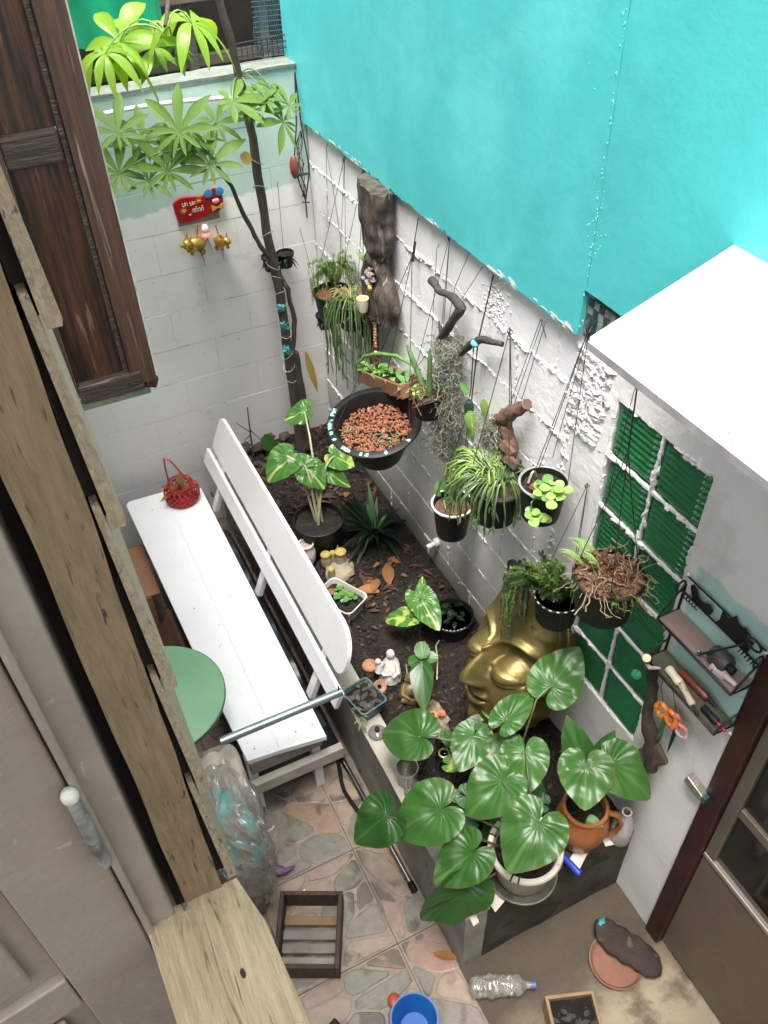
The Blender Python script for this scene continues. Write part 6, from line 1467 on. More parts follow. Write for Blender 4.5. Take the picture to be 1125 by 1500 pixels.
# caladium
t = thing('caladium', (-0.29, -1.69, 0.43), 'caladium with one glossy green and one lime leaf in mid bed', 'plant')
heart_plant(t, (-0.31, -1.70, 0.44), [((-0.266, -1.655, 0.66), (-0.255, -1.81, 0.61), 0.95, None, 1.0), ((-0.336, -1.68, 0.60), (-0.425, -1.60, 0.56), 0.9, None, 1.05)], [LEAF_A, LEAF_V], ARROW, stalk=STALK_D)
blade(MB(), (-0.255, -1.64, 0.66), (-0.20, -1.545, 0.68), ARROW, w=0.6).build('leaf', LEAF_A, t, smooth=True)
# dark nursery pot
t = thing('nursery_pot', (-0.13, -1.70, 0.43), 'black serrated plant pot behind the caladium', 'pot')
serrated(t, (-0.13, -1.70, 0.43), 0.10, 0.10); MB().lathe([(0, 0.07), (0.09, 0.07)], (-0.13, -1.70, 0.43), 24).build('potting_soil', SOIL, t); mb = MB()
for j in range(14):
    a = 2.6 + 2.4 * j / 14; mb.box(Vector((-0.13, -1.70, 0.533)) + Vector((0.099 * math.cos(a), 0.099 * math.sin(a), 0)), (0.003, 0.010, 0.003), Matrix.Rotation(a, 3, 'Z'))
tag(mb.build('rim_studs', MATS['pale_rim_stud'], t), kind='stuff')
for i in range(22): lance(MB(), (-0.13 + rr.gauss(0, .03), -1.68 + rr.gauss(0, .03), 0.51), (rr.gauss(0, 1), rr.gauss(0, 1), 0.7), rr.uniform(0.04, 0.08), 0.012, droop=0.4, k=6).build('leaf', LEAF_X, t, smooth=True)
# figurine of a mother and child
t = thing('figurine', (-0.505, -1.80, 0.43), 'white stone figurine of two seated figures in the soil', 'figurine'); WS = mat('white_stone', (0.66, 0.63, 0.58), (0.50, 0.47, 0.42), scale=30, rough=0.7, bump=0.3, bscale=90)
fb = Vector((-0.500, -1.815, 0.43)); fr_ = Matrix.Rotation(rad(-35), 3, 'Z')
def fp(x, y, z): return fb + fr_ @ Vector((x, y, z))
MB().tube([fp(0.0, 0.0, 0.0), fp(0.0, 0.0, 0.03), fp(0.005, 0.01, 0.055), fp(0.0, 0.02, 0.085), fp(0.0, 0.022, 0.105), fp(0, 0.022, 0.117)], [0.050, 0.046, 0.038, 0.034, 0.018, 0.011], 16).build('seated_body', WS, t, smooth=True)
MB().ell(fp(0, 0.020, 0.133), (0.019, 0.020, 0.023), 14, 10).build('head', WS, t, smooth=True)
MB().tube([fp(-0.03, 0.0, 0.095), fp(-0.045, -0.02, 0.07), fp(-0.02, -0.04, 0.06), fp(0.012, -0.035, 0.062)], [0.012, 0.011, 0.010, 0.006], 8).build('arm', WS, t, smooth=True)
MB().tube([fp(0.03, 0.0, 0.095), fp(0.042, -0.025, 0.07), fp(0.02, -0.045, 0.055)], [0.012, 0.011, 0.008], 8).build('arm', WS, t, smooth=True)
MB().tube([fp(-0.04, 0.0, 0.04), fp(-0.045, -0.03, 0.075), fp(-0.042, -0.02, 0.098)], [0.022, 0.018, 0.010], 10).build('child_body', WS, t, smooth=True)
MB().ell(fp(-0.050, -0.012, 0.112), (0.014, 0.014, 0.016), 12, 8).build('child_head', WS, t, smooth=True)
for k in range(6): MB().tube([fp(-0.04 + 0.016 * k, -0.045 + 0.01 * abs(k - 2.5), 0.004), fp(-0.03 + 0.012 * k, -0.028, 0.03), fp(-0.02 + 0.008 * k, -0.012, 0.055)], [0.010, 0.008, 0.004], 7).build('robe_fold', WS, t, smooth=True)
# small terracotta pots
t = thing('clay_pot', (-0.575, -1.755, 0.43), 'small orange clay pot with lid beside the figurine', 'pot'); TC = mat('orange_clay', (0.42, 0.22, 0.13), (0.34, 0.17, 0.10), scale=16, rough=0.75)
MB().lathe([(0, 0), (0.020, 0), (0.026, 0.03), (0.024, 0.05), (0.032, 0.056), (0.034, 0.066), (0.030, 0.074), (0.022, 0.076), (0.018, 0.070), (0.010, 0.070), (0.0, 0.078)], (-0.575, -1.765, 0.43), 24).build('pot', TC, t, smooth=True)
MB().lathe([(0.012, 0.0), (0.026, 0.006), (0.03, 0.02), (0.026, 0.022), (0.01, 0.012)], (-0.570, -1.845, 0.435), 18, Matrix.Rotation(0.6, 3, 'X')).build('tipped_saucer', TC, t, smooth=True)
# teal square pot
t = thing('teal_planter', (-0.685, -1.925, 0.43), 'teal green square planter of dead leaves on the wall end by the bench', 'planter'); TP = mat('dark_teal_plastic', (0.035, 0.085, 0.085), (0.12, 0.18, 0.17), scale=12, rough=0.5, c3=(0.35, 0.38, 0.35), c3scale=20, c3amt=0.3)
rt = Matrix.Rotation(rad(12), 3, 'Z'); c = Vector((-0.672, -1.925, 0.453))
mb = MB(); vs = []
for z, a, b in ((0.0, 0.050, 0.060), (0.075, 0.062, 0.074), (0.083, 0.066, 0.078), (0.083, 0.060, 0.072), (0.06, 0.057, 0.068)): vs += rbox(z, a, b, 0.018)
mb.add(vs, [tuple(range(n - 1, -1, -1))] + [(i * n + j, i * n + (j + 1) % n, (i + 1) * n + (j + 1) % n, (i + 1) * n + j) for i in range(4) for j in range(n)]); mb.build('pot', TP, t, smooth=True)
mb = MB(); mb.add(rbox(0.062, 0.057, 0.068, 0.018), [tuple(range(n))]); mb.build('potting_soil', SOIL, t)
for i in range(26):
    a = rr.uniform(0, 6.28); lance(MB(), c + Vector((rr.uniform(-.045, .045), rr.uniform(-.055, .055), 0.068)), (math.cos(a), math.sin(a), rr.uniform(-.1, .4)), rr.uniform(0.025, 0.05), 0.010, droop=0.1, k=5).build('dead_leaf', (mat('grey_dead_leaf', (0.14, 0.12, 0.10), (0.07, 0.06, 0.05), scale=30, rough=0.8), mat('dark_dead_leaf', (0.035, 0.03, 0.028), (0.06, 0.05, 0.04), scale=30, rough=0.7))[i % 3 > 0], t, smooth=True)
for i in range(10): lance(MB(), c + Vector((-0.05, -0.075, 0.06)), (rr.uniform(-1, .2), rr.uniform(-.9, -.1), rr.uniform(-.2, .4)), rr.uniform(0.04, 0.07), 0.004, droop=0.3, k=5).build('grass_blade', leaf_mat('grey_grass', (0.2, 0.22, 0.13), (0.3, 0.3, 0.2), nv=1), t, smooth=True)
# brass pot-bellied figure
t = thing('seated_figure', (-0.455, -1.93, 0.43), 'small dull gold pot-bellied seated figure beside a dark leaf', 'figurine'); BR = mat('dull_brass', (0.30, 0.22, 0.10), (0.20, 0.15, 0.07), scale=20, rough=0.45, metal=0.4)
b_ = Vector((-0.462, -1.945, 0.43))
MB().lathe([(0, 0), (0.052, 0), (0.056, 0.012), (0.050, 0.022), (0.0, 0.026)], b_, 24).build('base', BR, t, smooth=True)
MB().ell(b_ + Vector((0, 0, 0.052)), (0.044, 0.040, 0.036), 18, 12).build('belly', BR, t, smooth=True)
MB().ell(b_ + Vector((0.005, 0.012, 0.105)), (0.026, 0.026, 0.028), 16, 12).build('head', BR, t, smooth=True)
for s_ in (-1, 1):
    MB().tube([b_ + Vector((s_ * 0.03, 0.01, 0.078)), b_ + Vector((s_ * 0.05, -0.012, 0.055)), b_ + Vector((s_ * 0.03, -0.04, 0.04))], [0.014, 0.013, 0.008], 9).build('arm', BR, t, smooth=True)
    MB().tube([b_ + Vector((s_ * 0.02, 0.0, 0.025)), b_ + Vector((s_ * 0.056, -0.02, 0.022)), b_ + Vector((0, -0.045, 0.018))], [0.018, 0.017, 0.010], 9).build('leg', BR, t, smooth=True)
    MB().ell(b_ + Vector((0.005 + s_ * 0.026, 0.012, 0.103)), (0.006, 0.008, 0.013), 8, 6).build('ear', BR, t, smooth=True)
# dark oblong-leaf plant
t = thing('oblong_leaf_plant', (-0.40, -1.93, 0.43), 'dark glossy oblong leaf plant before the gold face', 'plant')
blade(MB(), (-0.425, -1.965, 0.66), (-0.510, -2.135, 0.60), OVAL, w=1.35, hint=(-0.3, -0.2, 1), na=40, nv=8, droop=0.2).build('leaf', LEAF_D, t, smooth=True)
for (B, T) in (((-0.41, -1.93, 0.62), (-0.44, -1.98, 0.64)), ((-0.40, -1.93, 0.64), (-0.38, -1.87, 0.67)), ((-0.41, -1.92, 0.62), (-0.465, -1.93, 0.64)), ((-0.39, -1.92, 0.62), (-0.34, -1.95, 0.63))): blade(MB(), B, T, ROUND, w=0.8, na=20, nr=4, nv=4).build('leaf', LEAF_H, t, smooth=True)
MB().tube([(-0.38, -1.90, 0.43), (-0.40, -1.92, 0.55), (-0.425, -1.965, 0.66)], 0.004, 6).build('stalk', STALK, t)
MB().tube([(-0.40, -1.88, 0.50), (-0.46, -1.89, 0.58), (-0.475, -1.94, 0.52), (-0.45, -1.98, 0.46)], 0.0028, 6).build('pale_vine', STALK_P, t)
MB().tube([(-0.37, -2.0, 0.55), (-0.33, -1.93, 0.60), (-0.30, -1.86, 0.58), (-0.25, -1.80, 0.52)], 0.003, 6).build('pale_vine', STALK_P, t)
# flower ornament, glass bottles, lid, mug
t = thing('flower_ornament', (-0.445, -2.125, 0.44), 'yellow and red artificial flower at the chin of the gold face', 'ornament')
for i in range(8):
    a = i * 0.785; lance(MB(), (-0.455, -2.12, 0.505), (math.cos(a), math.sin(a), 0.35), 0.026, 0.010, k=5).build('petal', mat('yellow_petal', (0.66, 0.40, 0.05), (0.6, 0.2, 0.04), scale=60, rough=0.6), t, smooth=True)
for i in range(8):
    a = i * 0.785 + 0.3; lance(MB(), (-0.415, -2.125, 0.50), (math.cos(a), math.sin(a), 0.5), 0.022, 0.008, k=5).build('petal', mat('red_petal', (0.50, 0.06, 0.03), (0.55, 0.2, 0.12), scale=60, rough=0.6), t, smooth=True)
MB().ell((-0.455, -2.12, 0.512), 0.009, 10, 6).build('flower_eye', mat('dark_eye', (0.05, 0.03, 0.02), rough=0.6), t, smooth=True)
MB().tube([(-0.44, -2.12, 0.43), (-0.45, -2.12, 0.50)], 0.005, 6).build('stem', MATS['white_bead'], t)
CG = bpy.data.materials.new('clear_glass'); CG.use_nodes = True
b = CG.node_tree.nodes['Principled BSDF']; b.inputs['Transmission Weight'].default_value = 1.0; b.inputs['Roughness'].default_value = 0.05; b.inputs['Base Color'].default_value = (0.86, 0.86, 0.78, 1); b.inputs['IOR'].default_value = 1.25
for i, (x, y, h, q) in enumerate(((-0.470, -2.235, 0.10, 0.030), (-0.500, -2.30, 0.085, 0.034))):
    t = thing('glass_bottle', (x, y, 0.43), ('clear glass jar below the yellow flower', 'wide clear glass jar half hidden by the heart leaves')[i], 'jar', 'glass jars')
    MB().lathe([(0, 0), (q, 0), (q, h * 0.7), (q * 0.62, h * 0.88), (q * 0.62, h), (q * 0.52, h), (q * 0.52, h * 0.88), (q * 0.88, h * 0.68), (q * 0.88, 0.005), (0, 0.005)], (x, y, 0.435), 24).build('jar', CG, t, smooth=True)
    MB().lathe([(q * 0.50, h * 0.86), (q * 0.70, h * 0.88), (q * 0.70, h * 0.93), (q * 0.5, h * 0.95)], (x, y, 0.435), 20).build('neck_ring', mat('aged_gold_ring', (0.32, 0.28, 0.17), rough=0.35, metal=0.4), t, smooth=True)
t = thing('glass_dish', (-0.682, -2.062, 0.452), 'round smoky glass dish with dark knob on the cement wall top', 'dish')
MB().lathe([(0, 0), (0.036, 0), (0.038, 0.006), (0.034, 0.012), (0.012, 0.02), (0, 0.021)], (-0.682, -2.062, 0.453), 30).build('disc', mat('smoky_glass', (0.30, 0.29, 0.27), rough=0.1, trans=0.4), t, smooth=True)
MB().lathe([(0.005, 0.02), (0.011, 0.026), (0.010, 0.036), (0, 0.038)], (-0.682, -2.062, 0.453), 14).build('knob', BLACKP, t, smooth=True)
t = thing('steel_mug', (-0.665, -2.31, 0.452), 'brushed steel mug standing on the cement wall top', 'mug'); SS = mat('brushed_steel', (0.55, 0.53, 0.49), (0.45, 0.43, 0.40), scale=30, rough=0.36, metal=0.85)
MB().lathe([(0, 0), (0.040, 0), (0.042, 0.004), (0.043, 0.088), (0.0445, 0.092), (0.042, 0.092), (0.0405, 0.088), (0.040, 0.006), (0, 0.005)], (-0.668, -2.305, 0.453), 36).build('cup', SS, t, smooth=True)
MB().tube([Vector((-0.668, -2.305, 0.453)) + Vector(p) for p in ((-0.022, -0.036, 0.072), (-0.036, -0.060, 0.070), (-0.038, -0.062, 0.025), (-0.022, -0.037, 0.018))], 0.006, 8, flat=0.5).build('handle', SS, t, smooth=True)

# heart-leaved plants in the bed, the white pot and the jug
t = thing('bed_heart_plant', (-0.38, -2.50, 0.43), 'heart leaved plant growing in the soil around the gold face chin', 'plant')
heart_plant(t, (-0.36, -2.52, 0.43), [((-0.187, -2.496, 1.0), (-0.04, -2.437, 1.07), 0.95, (-0.75, -0.5, 0.8), 1.02), ((-0.382, -2.513, 0.95), (-0.246, -2.469, 0.99), 0.70, (-0.5, -0.3, 1), 1.0), ((-0.465, -2.44, 0.80), (-0.560, -2.515, 0.77), 0.98, None, 1.08), ((-0.635, -2.34, 0.78), (-0.742, -2.20, 0.735), 0.95, None, 1.02)], LEAF_H)
blade(MB(), (-0.36, -2.49, 0.80), (-0.505, -2.53, 0.78), OVAL, w=1.2, na=30).build('leaf', LEAF_H, t, smooth=True)
rr = random.Random(91)
for i in range(30):
    x = rr.uniform(-0.62, -0.28); y = rr.uniform(-2.72, -2.28); z = rr.uniform(0.50, 0.68); a = rr.uniform(0, 6.28); L = rr.uniform(0.05, 0.11)
    B = Vector((x, y, z)); T = B + Vector((math.cos(a), math.sin(a), rr.uniform(-.3, .3))) * L
    blade(MB(), B, T, HEART if i % 2 else OVAL, w=0.8 if i % 2 else 1.6, na=24, nr=5, nv=5).build('leaf', (LEAF_H, LEAF_D, LEAF_V)[(i * 7) % 5 % 3 if i % 5 else 1], t, smooth=True)
    MB().tube([(x + rr.gauss(0, .02), y + rr.gauss(0, .02), 0.43), (x, y, z * 0.6 + 0.2), B], 0.003, 5).build('stalk', STALK, t)
t = thing('pot_heart_plant', (-0.47, -2.81, 0.45), 'heart leaved plant in white pot on the front corner of the planter', 'plant')
wp = Vector((-0.472, -2.820, 0.475)); WPM = mat('white_glazed_pot', (0.70, 0.66, 0.57), (0.60, 0.55, 0.45), scale=9, rough=0.35, c3=(0.30, 0.26, 0.18), c3scale=18, c3amt=0.18)
MB().lathe([(0, 0), (0.088, 0), (0.095, 0.01), (0.118, 0.15), (0.128, 0.160), (0.132, 0.172), (0.128, 0.180), (0.112, 0.180), (0.106, 0.165), (0.10, 0.13), (0, 0.13)], wp, 48).build('pot', WPM, t, smooth=True)
MB().lathe([(0, 0.142), (0.103, 0.146)], wp, 28).build('potting_soil', SOIL, t)
MB().lathe([(0, 0), (0.105, 0.0), (0.125, 0.018), (0.128, 0.030), (0.122, 0.031), (0.103, 0.010), (0, 0.008)], wp + Vector((0, 0, -0.020)), 48).build('saucer', mat('grey_green_saucer', (0.16, 0.155, 0.125), (0.075, 0.07, 0.055), scale=18, rough=0.6), t, smooth=True)
NOTCH = mat('dark_notch', (0.03, 0.028, 0.025), rough=0.7)
for a in (1.8, 2.05, 2.3, 3.75, 3.95):
    MB().box(wp + Vector((0.120 * math.cos(a), 0.120 * math.sin(a), 0.1785)), (0.030, 0.006, 0.006), Matrix.Rotation(a, 3, 'Z')).build('rim_slot', NOTCH, t)
heart_plant(t, wp + Vector((0, 0, 0.14)), [((-0.361, -2.61, 0.86), (-0.438, -2.715, 0.79), 1.0, None, 1.05), ((-0.490, -2.668, 0.86), (-0.645, -2.69, 0.79), 1.0), ((-0.869, -2.535, 0.72), (-0.998, -2.525, 0.63), 1.05, None, 1.0), ((-0.705, -2.625, 0.78), (-0.882, -2.585, 0.71), 1.0), ((-0.672, -2.79, 0.74), (-0.815, -2.79, 0.65), 0.95), ((-0.717, -2.827, 0.60), (-0.876, -2.832, 0.46), 0.95, (0.3, -0.6, 0.6)), ((-0.480, -2.865, 0.90), (-0.630, -2.930, 0.83), 1.08)],
            [LEAF_H, LEAF_H, LEAF_D, LEAF_H, LEAF_H, LEAF_D, LEAF_H], stalk=STALK_D)
t = thing('jug_plant', (-0.21, -2.80, 0.45), 'broad leaved plant in an orange clay jug on the planter', 'plant')
jc = Vector((-0.212, -2.800, 0.452)); OJ = mat('orange_glazed_jug', (0.36, 0.135, 0.045), (0.25, 0.085, 0.03), scale=9, rough=0.35, c3=(0.45, 0.22, 0.1), c3scale=16, c3amt=0.2)
MB().lathe([(0, 0), (0.060, 0), (0.070, 0.012), (0.093, 0.09), (0.098, 0.13), (0.090, 0.18), (0.078, 0.205), (0.079, 0.225), (0.083, 0.232), (0.080, 0.236), (0.070, 0.236), (0.066, 0.22), (0.070, 0.18), (0, 0.18)], jc, 40).build('jug', OJ, t, smooth=True)
MB().lathe([(0, 0.198), (0.070, 0.200)], jc, 24).build('potting_soil', SOIL, t)
MB().tube([jc + Vector(p) for p in ((0.062, -0.050, 0.215), (0.092, -0.068, 0.205), (0.108, -0.080, 0.15), (0.098, -0.074, 0.09), (0.076, -0.058, 0.055))], [0.010, 0.014, 0.015, 0.014, 0.012], 10, flat=0.6).build('handle', OJ, t, smooth=True)
heart_plant(t, jc + Vector((0, 0, 0.20)), [((-0.243, -2.785, 0.95), (-0.312, -2.890, 0.885), 1.18, None, 1.0), ((-0.150, -2.812, 0.93), (-0.072, -2.952, 0.87), 0.92)], [LEAF_H, LEAF_H], stalk=STALK_D)
blade(MB(), (-0.200, -2.755, 0.82), (-0.215, -2.625, 1.0), OVAL, w=1.45, hint=(-0.4, -0.9, 0.2), droop=0.1, na=36, nv=8).build('leaf', LEAF_D, t, smooth=True)
blade(MB(), (-0.192, -2.765, 0.88), (-0.108, -2.752, 1.01), OVAL, w=1.5, hint=(-0.5, -0.8, 0.3), droop=0.1, na=36, nv=8).build('leaf', LEAF_D, t, smooth=True)
blade(MB(), (-0.235, -2.84, 0.67), (-0.195, -2.885, 0.67), OVAL, w=2.2, na=24, nv=4).build('leaf', LEAF_S, t, smooth=True)
for B in ((-0.200, -2.755, 0.82), (-0.192, -2.765, 0.88)): MB().tube([jc + Vector((0, 0, 0.2)), B], 0.004, 6).build('stalk', STALK, t)
MB().tube([jc + Vector((-0.02, 0.0, 0.215)), jc + Vector((-0.10, 0.0, 0.24)), jc + Vector((-0.19, -0.005, 0.22))], 0.003, 6).build('runner', STALK_D, t)
# frosted bottle, blue tube, can, papers
t = thing('spray_bottle', (-0.06, -2.86, 0.44), 'frosted white plastic bottle without cap beside the orange jug', 'bottle')
MB().lathe([(0, 0), (0.036, 0), (0.040, 0.006), (0.040, 0.09), (0.034, 0.13), (0.020, 0.165), (0.0165, 0.172), (0.0165, 0.190), (0.013, 0.190), (0.013, 0.170), (0.030, 0.125), (0.036, 0.09), (0.036, 0.008), (0, 0.006)], (-0.072, -2.865, 0.442), 32).build('bottle', mat('frosted_plastic', (0.62, 0.58, 0.56), (0.55, 0.50, 0.48), scale=9, rough=0.4, trans=0.25), t, smooth=True)
MB().lathe([(0.0168, 0.183), (0.019, 0.184), (0.019, 0.191), (0.0135, 0.192)], (-0.072, -2.865, 0.442), 24).build('pink_rim', mat('pink_plastic', (0.66, 0.45, 0.43), rough=0.4), t, smooth=True)
t = thing('blue_tube', (-0.31, -2.88, 0.46), 'blue plastic tube lying between white pot and orange jug', 'tube')
mb = MB(); A_ = Vector((-0.322, -2.835, 0.500)); B_ = Vector((-0.300, -2.930, 0.492)); rt = frame(B_ - A_)
mb.lathe([(0.0, 0.0), (0.011, 0.0), (0.012, 0.002), (0.0125, 0.096), (0.010, 0.098), (0.0095, 0.09), (0, 0.09)], A_, 18, rt); mb.build('tube', mat('royal_blue_plastic', (0.02, 0.045, 0.36), rough=0.35), t, smooth=True)
t = thing('drink_can', (-0.645, -2.815, 0.44), 'red drink can with silver lid under the heart leaves', 'can')
kc = Vector((-0.650, -2.800, 0.452))
MB().lathe([(0, 0), (0.024, 0), (0.031, 0.010), (0.031, 0.098), (0.026, 0.108)], kc, 30).build('body', mat('can_red', (0.36, 0.015, 0.02), (0.30, 0.28, 0.26), scale=9, rough=0.3, metal=0.4, lo=0.55, hi=0.58), t, smooth=True)
MB().lathe([(0.0, 0.106), (0.022, 0.106), (0.0235, 0.111), (0.0265, 0.112), (0.0268, 0.107)], kc, 30).build('lid', mat('can_silver', (0.55, 0.56, 0.56), rough=0.3, metal=0.9), t, smooth=True)
MB().lathe([(0.003, 0.1075), (0.008, 0.109), (0.003, 0.110)], kc + Vector((0.004, 0, 0)), 14, sy=0.6).build('tab', MATS['can_silver'], t, smooth=True)
PAPER = mat('torn_paper', (0.66, 0.60, 0.52), (0.55, 0.48, 0.40), scale=8, rough=0.9)
for i, (x, y, s1, s2, a) in enumerate(((-0.600, -2.850, 0.035, 0.035, 0.3), (-0.255, -2.865, 0.045, 0.022, 0.5), (-0.095, -2.868, 0.045, 0.018, -0.2), (-0.705, -2.868, 0.012, 0.03, 0.1))):
    mb = MB(); vs = []; fs = []
    for p in range(5):
        for q in range(5):
            u, w = (p / 4 - 0.5) * 2 * s1, (q / 4 - 0.5) * 2 * s2
            dx = u * math.cos(a) - w * math.sin(a); dy = u * math.sin(a) + w * math.cos(a); z = 0.4555 + 0.004 * (noise.noise(Vector((u * 30, w * 30, i))) + 0.6); yy = y + dy
            if yy < -2.876: z -= (-2.876 - yy) * 0.9
            vs.append((x + dx, yy, z))
    for p in range(4):
        for q in range(4): k_ = p * 5 + q; fs.append((k_, k_ + 5, k_ + 6, k_ + 1))
    mb.add(vs, fs); tag(mb.build('paper_scrap', PAPER, smooth=True), ('cream paper scrap under the white pot saucer', 'white paper scrap beside the blue tube', 'cream paper scrap under the frosted bottle', 'narrow white paper strip hanging at the planter corner')[i], 'paper', 'paper scraps')

# ================================================================== FLOOR AT LOWER RIGHT
t = thing('water_bottle', (-0.64, -2.99, 0), 'crumpled clear plastic bottle lying on the stained floor', 'bottle')
A_ = Vector((-0.745, -2.955, 0.040)); B_ = Vector((-0.545, -3.045, 0.040)); rt = frame(B_ - A_); prof = []; vs = []; fs = []; n = 28; k = 40
mb = MB()
for i in range(k + 1):
    q = i / k; r_ = 0.038 * (smooth(0, 0.05, q) * 0.6 + 0.4) * (1 - 0.68 * smooth(0.78, 0.93, q)) + 0.0022 * math.sin(q * 60) * (q < 0.75)
    for j in range(n):
        a = 2 * math.pi * j / n; r2 = r_ * (1 + 0.30 * noise.noise(Vector((math.cos(a) * 1.8, math.sin(a) * 1.8, q * 7))) * (0.1 < q < 0.8))
        vs.append(A_ + rt @ Vector((r2 * math.cos(a), r2 * math.sin(a), 0.235 * q)))
for i in range(k):
    for j in range(n): j2 = (j + 1) % n; fs.append((i * n + j, i * n + j2, (i + 1) * n + j2, (i + 1) * n + j))
fs.append(tuple(range(n)))
mb.add(vs, fs); mb.build('bottle', FILM, t, smooth=True)
mb = MB(); mb.lathe([(0, 0.232), (0.0145, 0.232), (0.0145, 0.248), (0, 0.249)], A_, 18, rt); mb.build('cap', mat('blue_cap', (0.10, 0.16, 0.30), rough=0.4), t, smooth=True)
wm = MB(); vs = []
t = thing('clay_saucer', (-0.17, -3.13, 0), 'round terracotta saucer on the stained floor by the door', 'saucer')
MB().lathe([(0, 0), (0.085, 0), (0.100, 0.014), (0.103, 0.024), (0.098, 0.025), (0.086, 0.009), (0, 0.007)], (-0.195, -3.12, 0.004), 48).build('saucer', mat('dusty_terracotta', (0.30, 0.145, 0.095), (0.22, 0.11, 0.075), scale=12, rough=0.85, c3=(0.15, 0.09, 0.06), c3scale=16, c3amt=0.3), t, smooth=True)
t = thing('bark_slab', (-0.13, -3.12, 0.03), 'dark brown weathered bark slab resting across the clay saucer', 'bark')
mb = MB(); rt = Matrix.Rotation(rad(-68), 3, 'Z') @ Matrix.Rotation(rad(6), 3, 'Y'); vs = []; fs = []; k = 30; n = 20; c = Vector((-0.135, -3.105, 0.052))
for i in range(k + 1):
    q = -1 + 2 * i / k; w = 0.060 * (max(0, 1 - abs(q) ** 3.2)) ** 0.6 * (1 + 0.15 * noise.noise(Vector((q * 5, 0, 0))))
    for j in range(n):
        a = 2 * math.pi * j / n; hh = 0.018 + 0.006 * noise.noise(Vector((q * 6, a, 2)))
        vs.append(c + rt @ Vector((q * 0.145, w * math.cos(a) + 0.008 * math.sin(q * 3), hh * math.sin(a) * (w > 0) + 0.006 * noise.noise(Vector((q * 14, math.cos(a) * 3, math.sin(a) * 3))))))
for i in range(k):
    for j in range(n): j2 = (j + 1) % n; fs.append((i * n + j, i * n + j2, (i + 1) * n + j2, (i + 1) * n + j))
mb.add(vs, fs); mb.build('slab', mat('dark_bark', (0.060, 0.038, 0.030), (0.028, 0.02, 0.017), scale=8, rough=0.75, bump=0.7, bscale=60, c3=(0.14, 0.09, 0.07), c3scale=16, c3amt=0.3), t, smooth=True)
MB().ell(c + rt @ Vector((-0.122, 0.004, 0.014)), (0.014, 0.018, 0.006), 10, 6, rt, amp=0.5, seed=2).build('turquoise_splash', mat('dried_turquoise', (0.03, 0.30, 0.30), rough=0.5), t, smooth=True)
# blue bowl with a red handle block at the bottom edge
t = thing('blue_bucket', (-0.985, -2.955, 0), 'blue plastic bowl with red lid piece at the bottom edge', 'bucket'); c = Vector((-0.985, -2.975, 0))
MB().lathe([(0, 0), (0.050, 0), (0.055, 0.006), (0.078, 0.10), (0.084, 0.102), (0.085, 0.107), (0.080, 0.109), (0.076, 0.105), (0.052, 0.008), (0, 0.007)], c, 48).build('bowl', mat('blue_plastic', (0.012, 0.10, 0.36), (0.015, 0.13, 0.42), scale=6, rough=0.28), t, smooth=True)
MB().lathe([(0.0805, 0.1025), (0.0875, 0.1035), (0.0875, 0.109), (0.0815, 0.1105)], c, 48).build('rim', mat('pale_blue_rim', (0.16, 0.24, 0.50), rough=0.35), t, smooth=True)
MB().box(c + Vector((-0.089, 0.005, 0.10)), (0.02, 0.02, 0.012)).build('lug', MATS['pale_blue_rim'], t, bevel=0.003)
t = thing('red_lid', (-1.0, -2.86, 0), 'small red plastic cap behind the blue bowl', 'cap')
MB().lathe([(0, 0), (0.022, 0), (0.024, 0.006), (0.024, 0.03), (0.020, 0.034), (0, 0.034)], (-1.012, -2.865, 0.002), 20).build('cap', mat('red_cap', (0.45, 0.06, 0.03), rough=0.4), t, smooth=True)
t = thing('black_bin_edge', (-1.262, -2.895, 0), 'black box corner beside the sill plank at the bottom', 'box')
MB().box((-1.262, -2.895, 0.045), (0.09, 0.09, 0.09), Matrix.Rotation(rad(22), 3, 'Z')).build('box', BLACKP, t, bevel=0.006)
t = thing('wooden_planter', (-0.47, -3.26, 0), 'small wooden planter box with soil at the bottom edge', 'planter'); rt = Matrix.Rotation(rad(-20), 3, 'Z'); c = Vector((-0.475, -3.235, 0))
PW = mat('pale_planter_wood', (0.36, 0.24, 0.14), (0.26, 0.17, 0.10), scale=8, rough=0.7)
for (x, y, dx, dy) in ((-0.084, 0, 0.012, 0.18), (0.084, 0, 0.012, 0.18), (0, 0.084, 0.156, 0.012), (0, -0.084, 0.156, 0.012)): MB().box(c + rt @ Vector((x, y, 0.055)), (dx, dy, 0.11), rt).build('side', PW, t, bevel=0.002)
MB().box(c + Vector((0, 0, 0.045)), (0.155, 0.155, 0.08), rt).build('potting_soil', SOIL, t)
rr = random.Random(12)
for i in range(14): a = rr.uniform(0, 6.28); lance(MB(), c + Vector((rr.uniform(-.05, .05), rr.uniform(-.05, .05), 0.09)), (math.cos(a), math.sin(a), 0.3), rr.uniform(0.03, 0.06), 0.009, k=5).build('dead_leaf', MATS['dark_dead_leaf'], t, smooth=True)
lance(MB(), (-0.80, -2.78, 0.006), (1, -0.75, 0.03), 0.10, 0.018, droop=0.0).build('brown_leaf', DRY)
tag(bpy.data.objects['brown_leaf'], 'long brown leaf on the tiles at the planter corner', 'leaf')

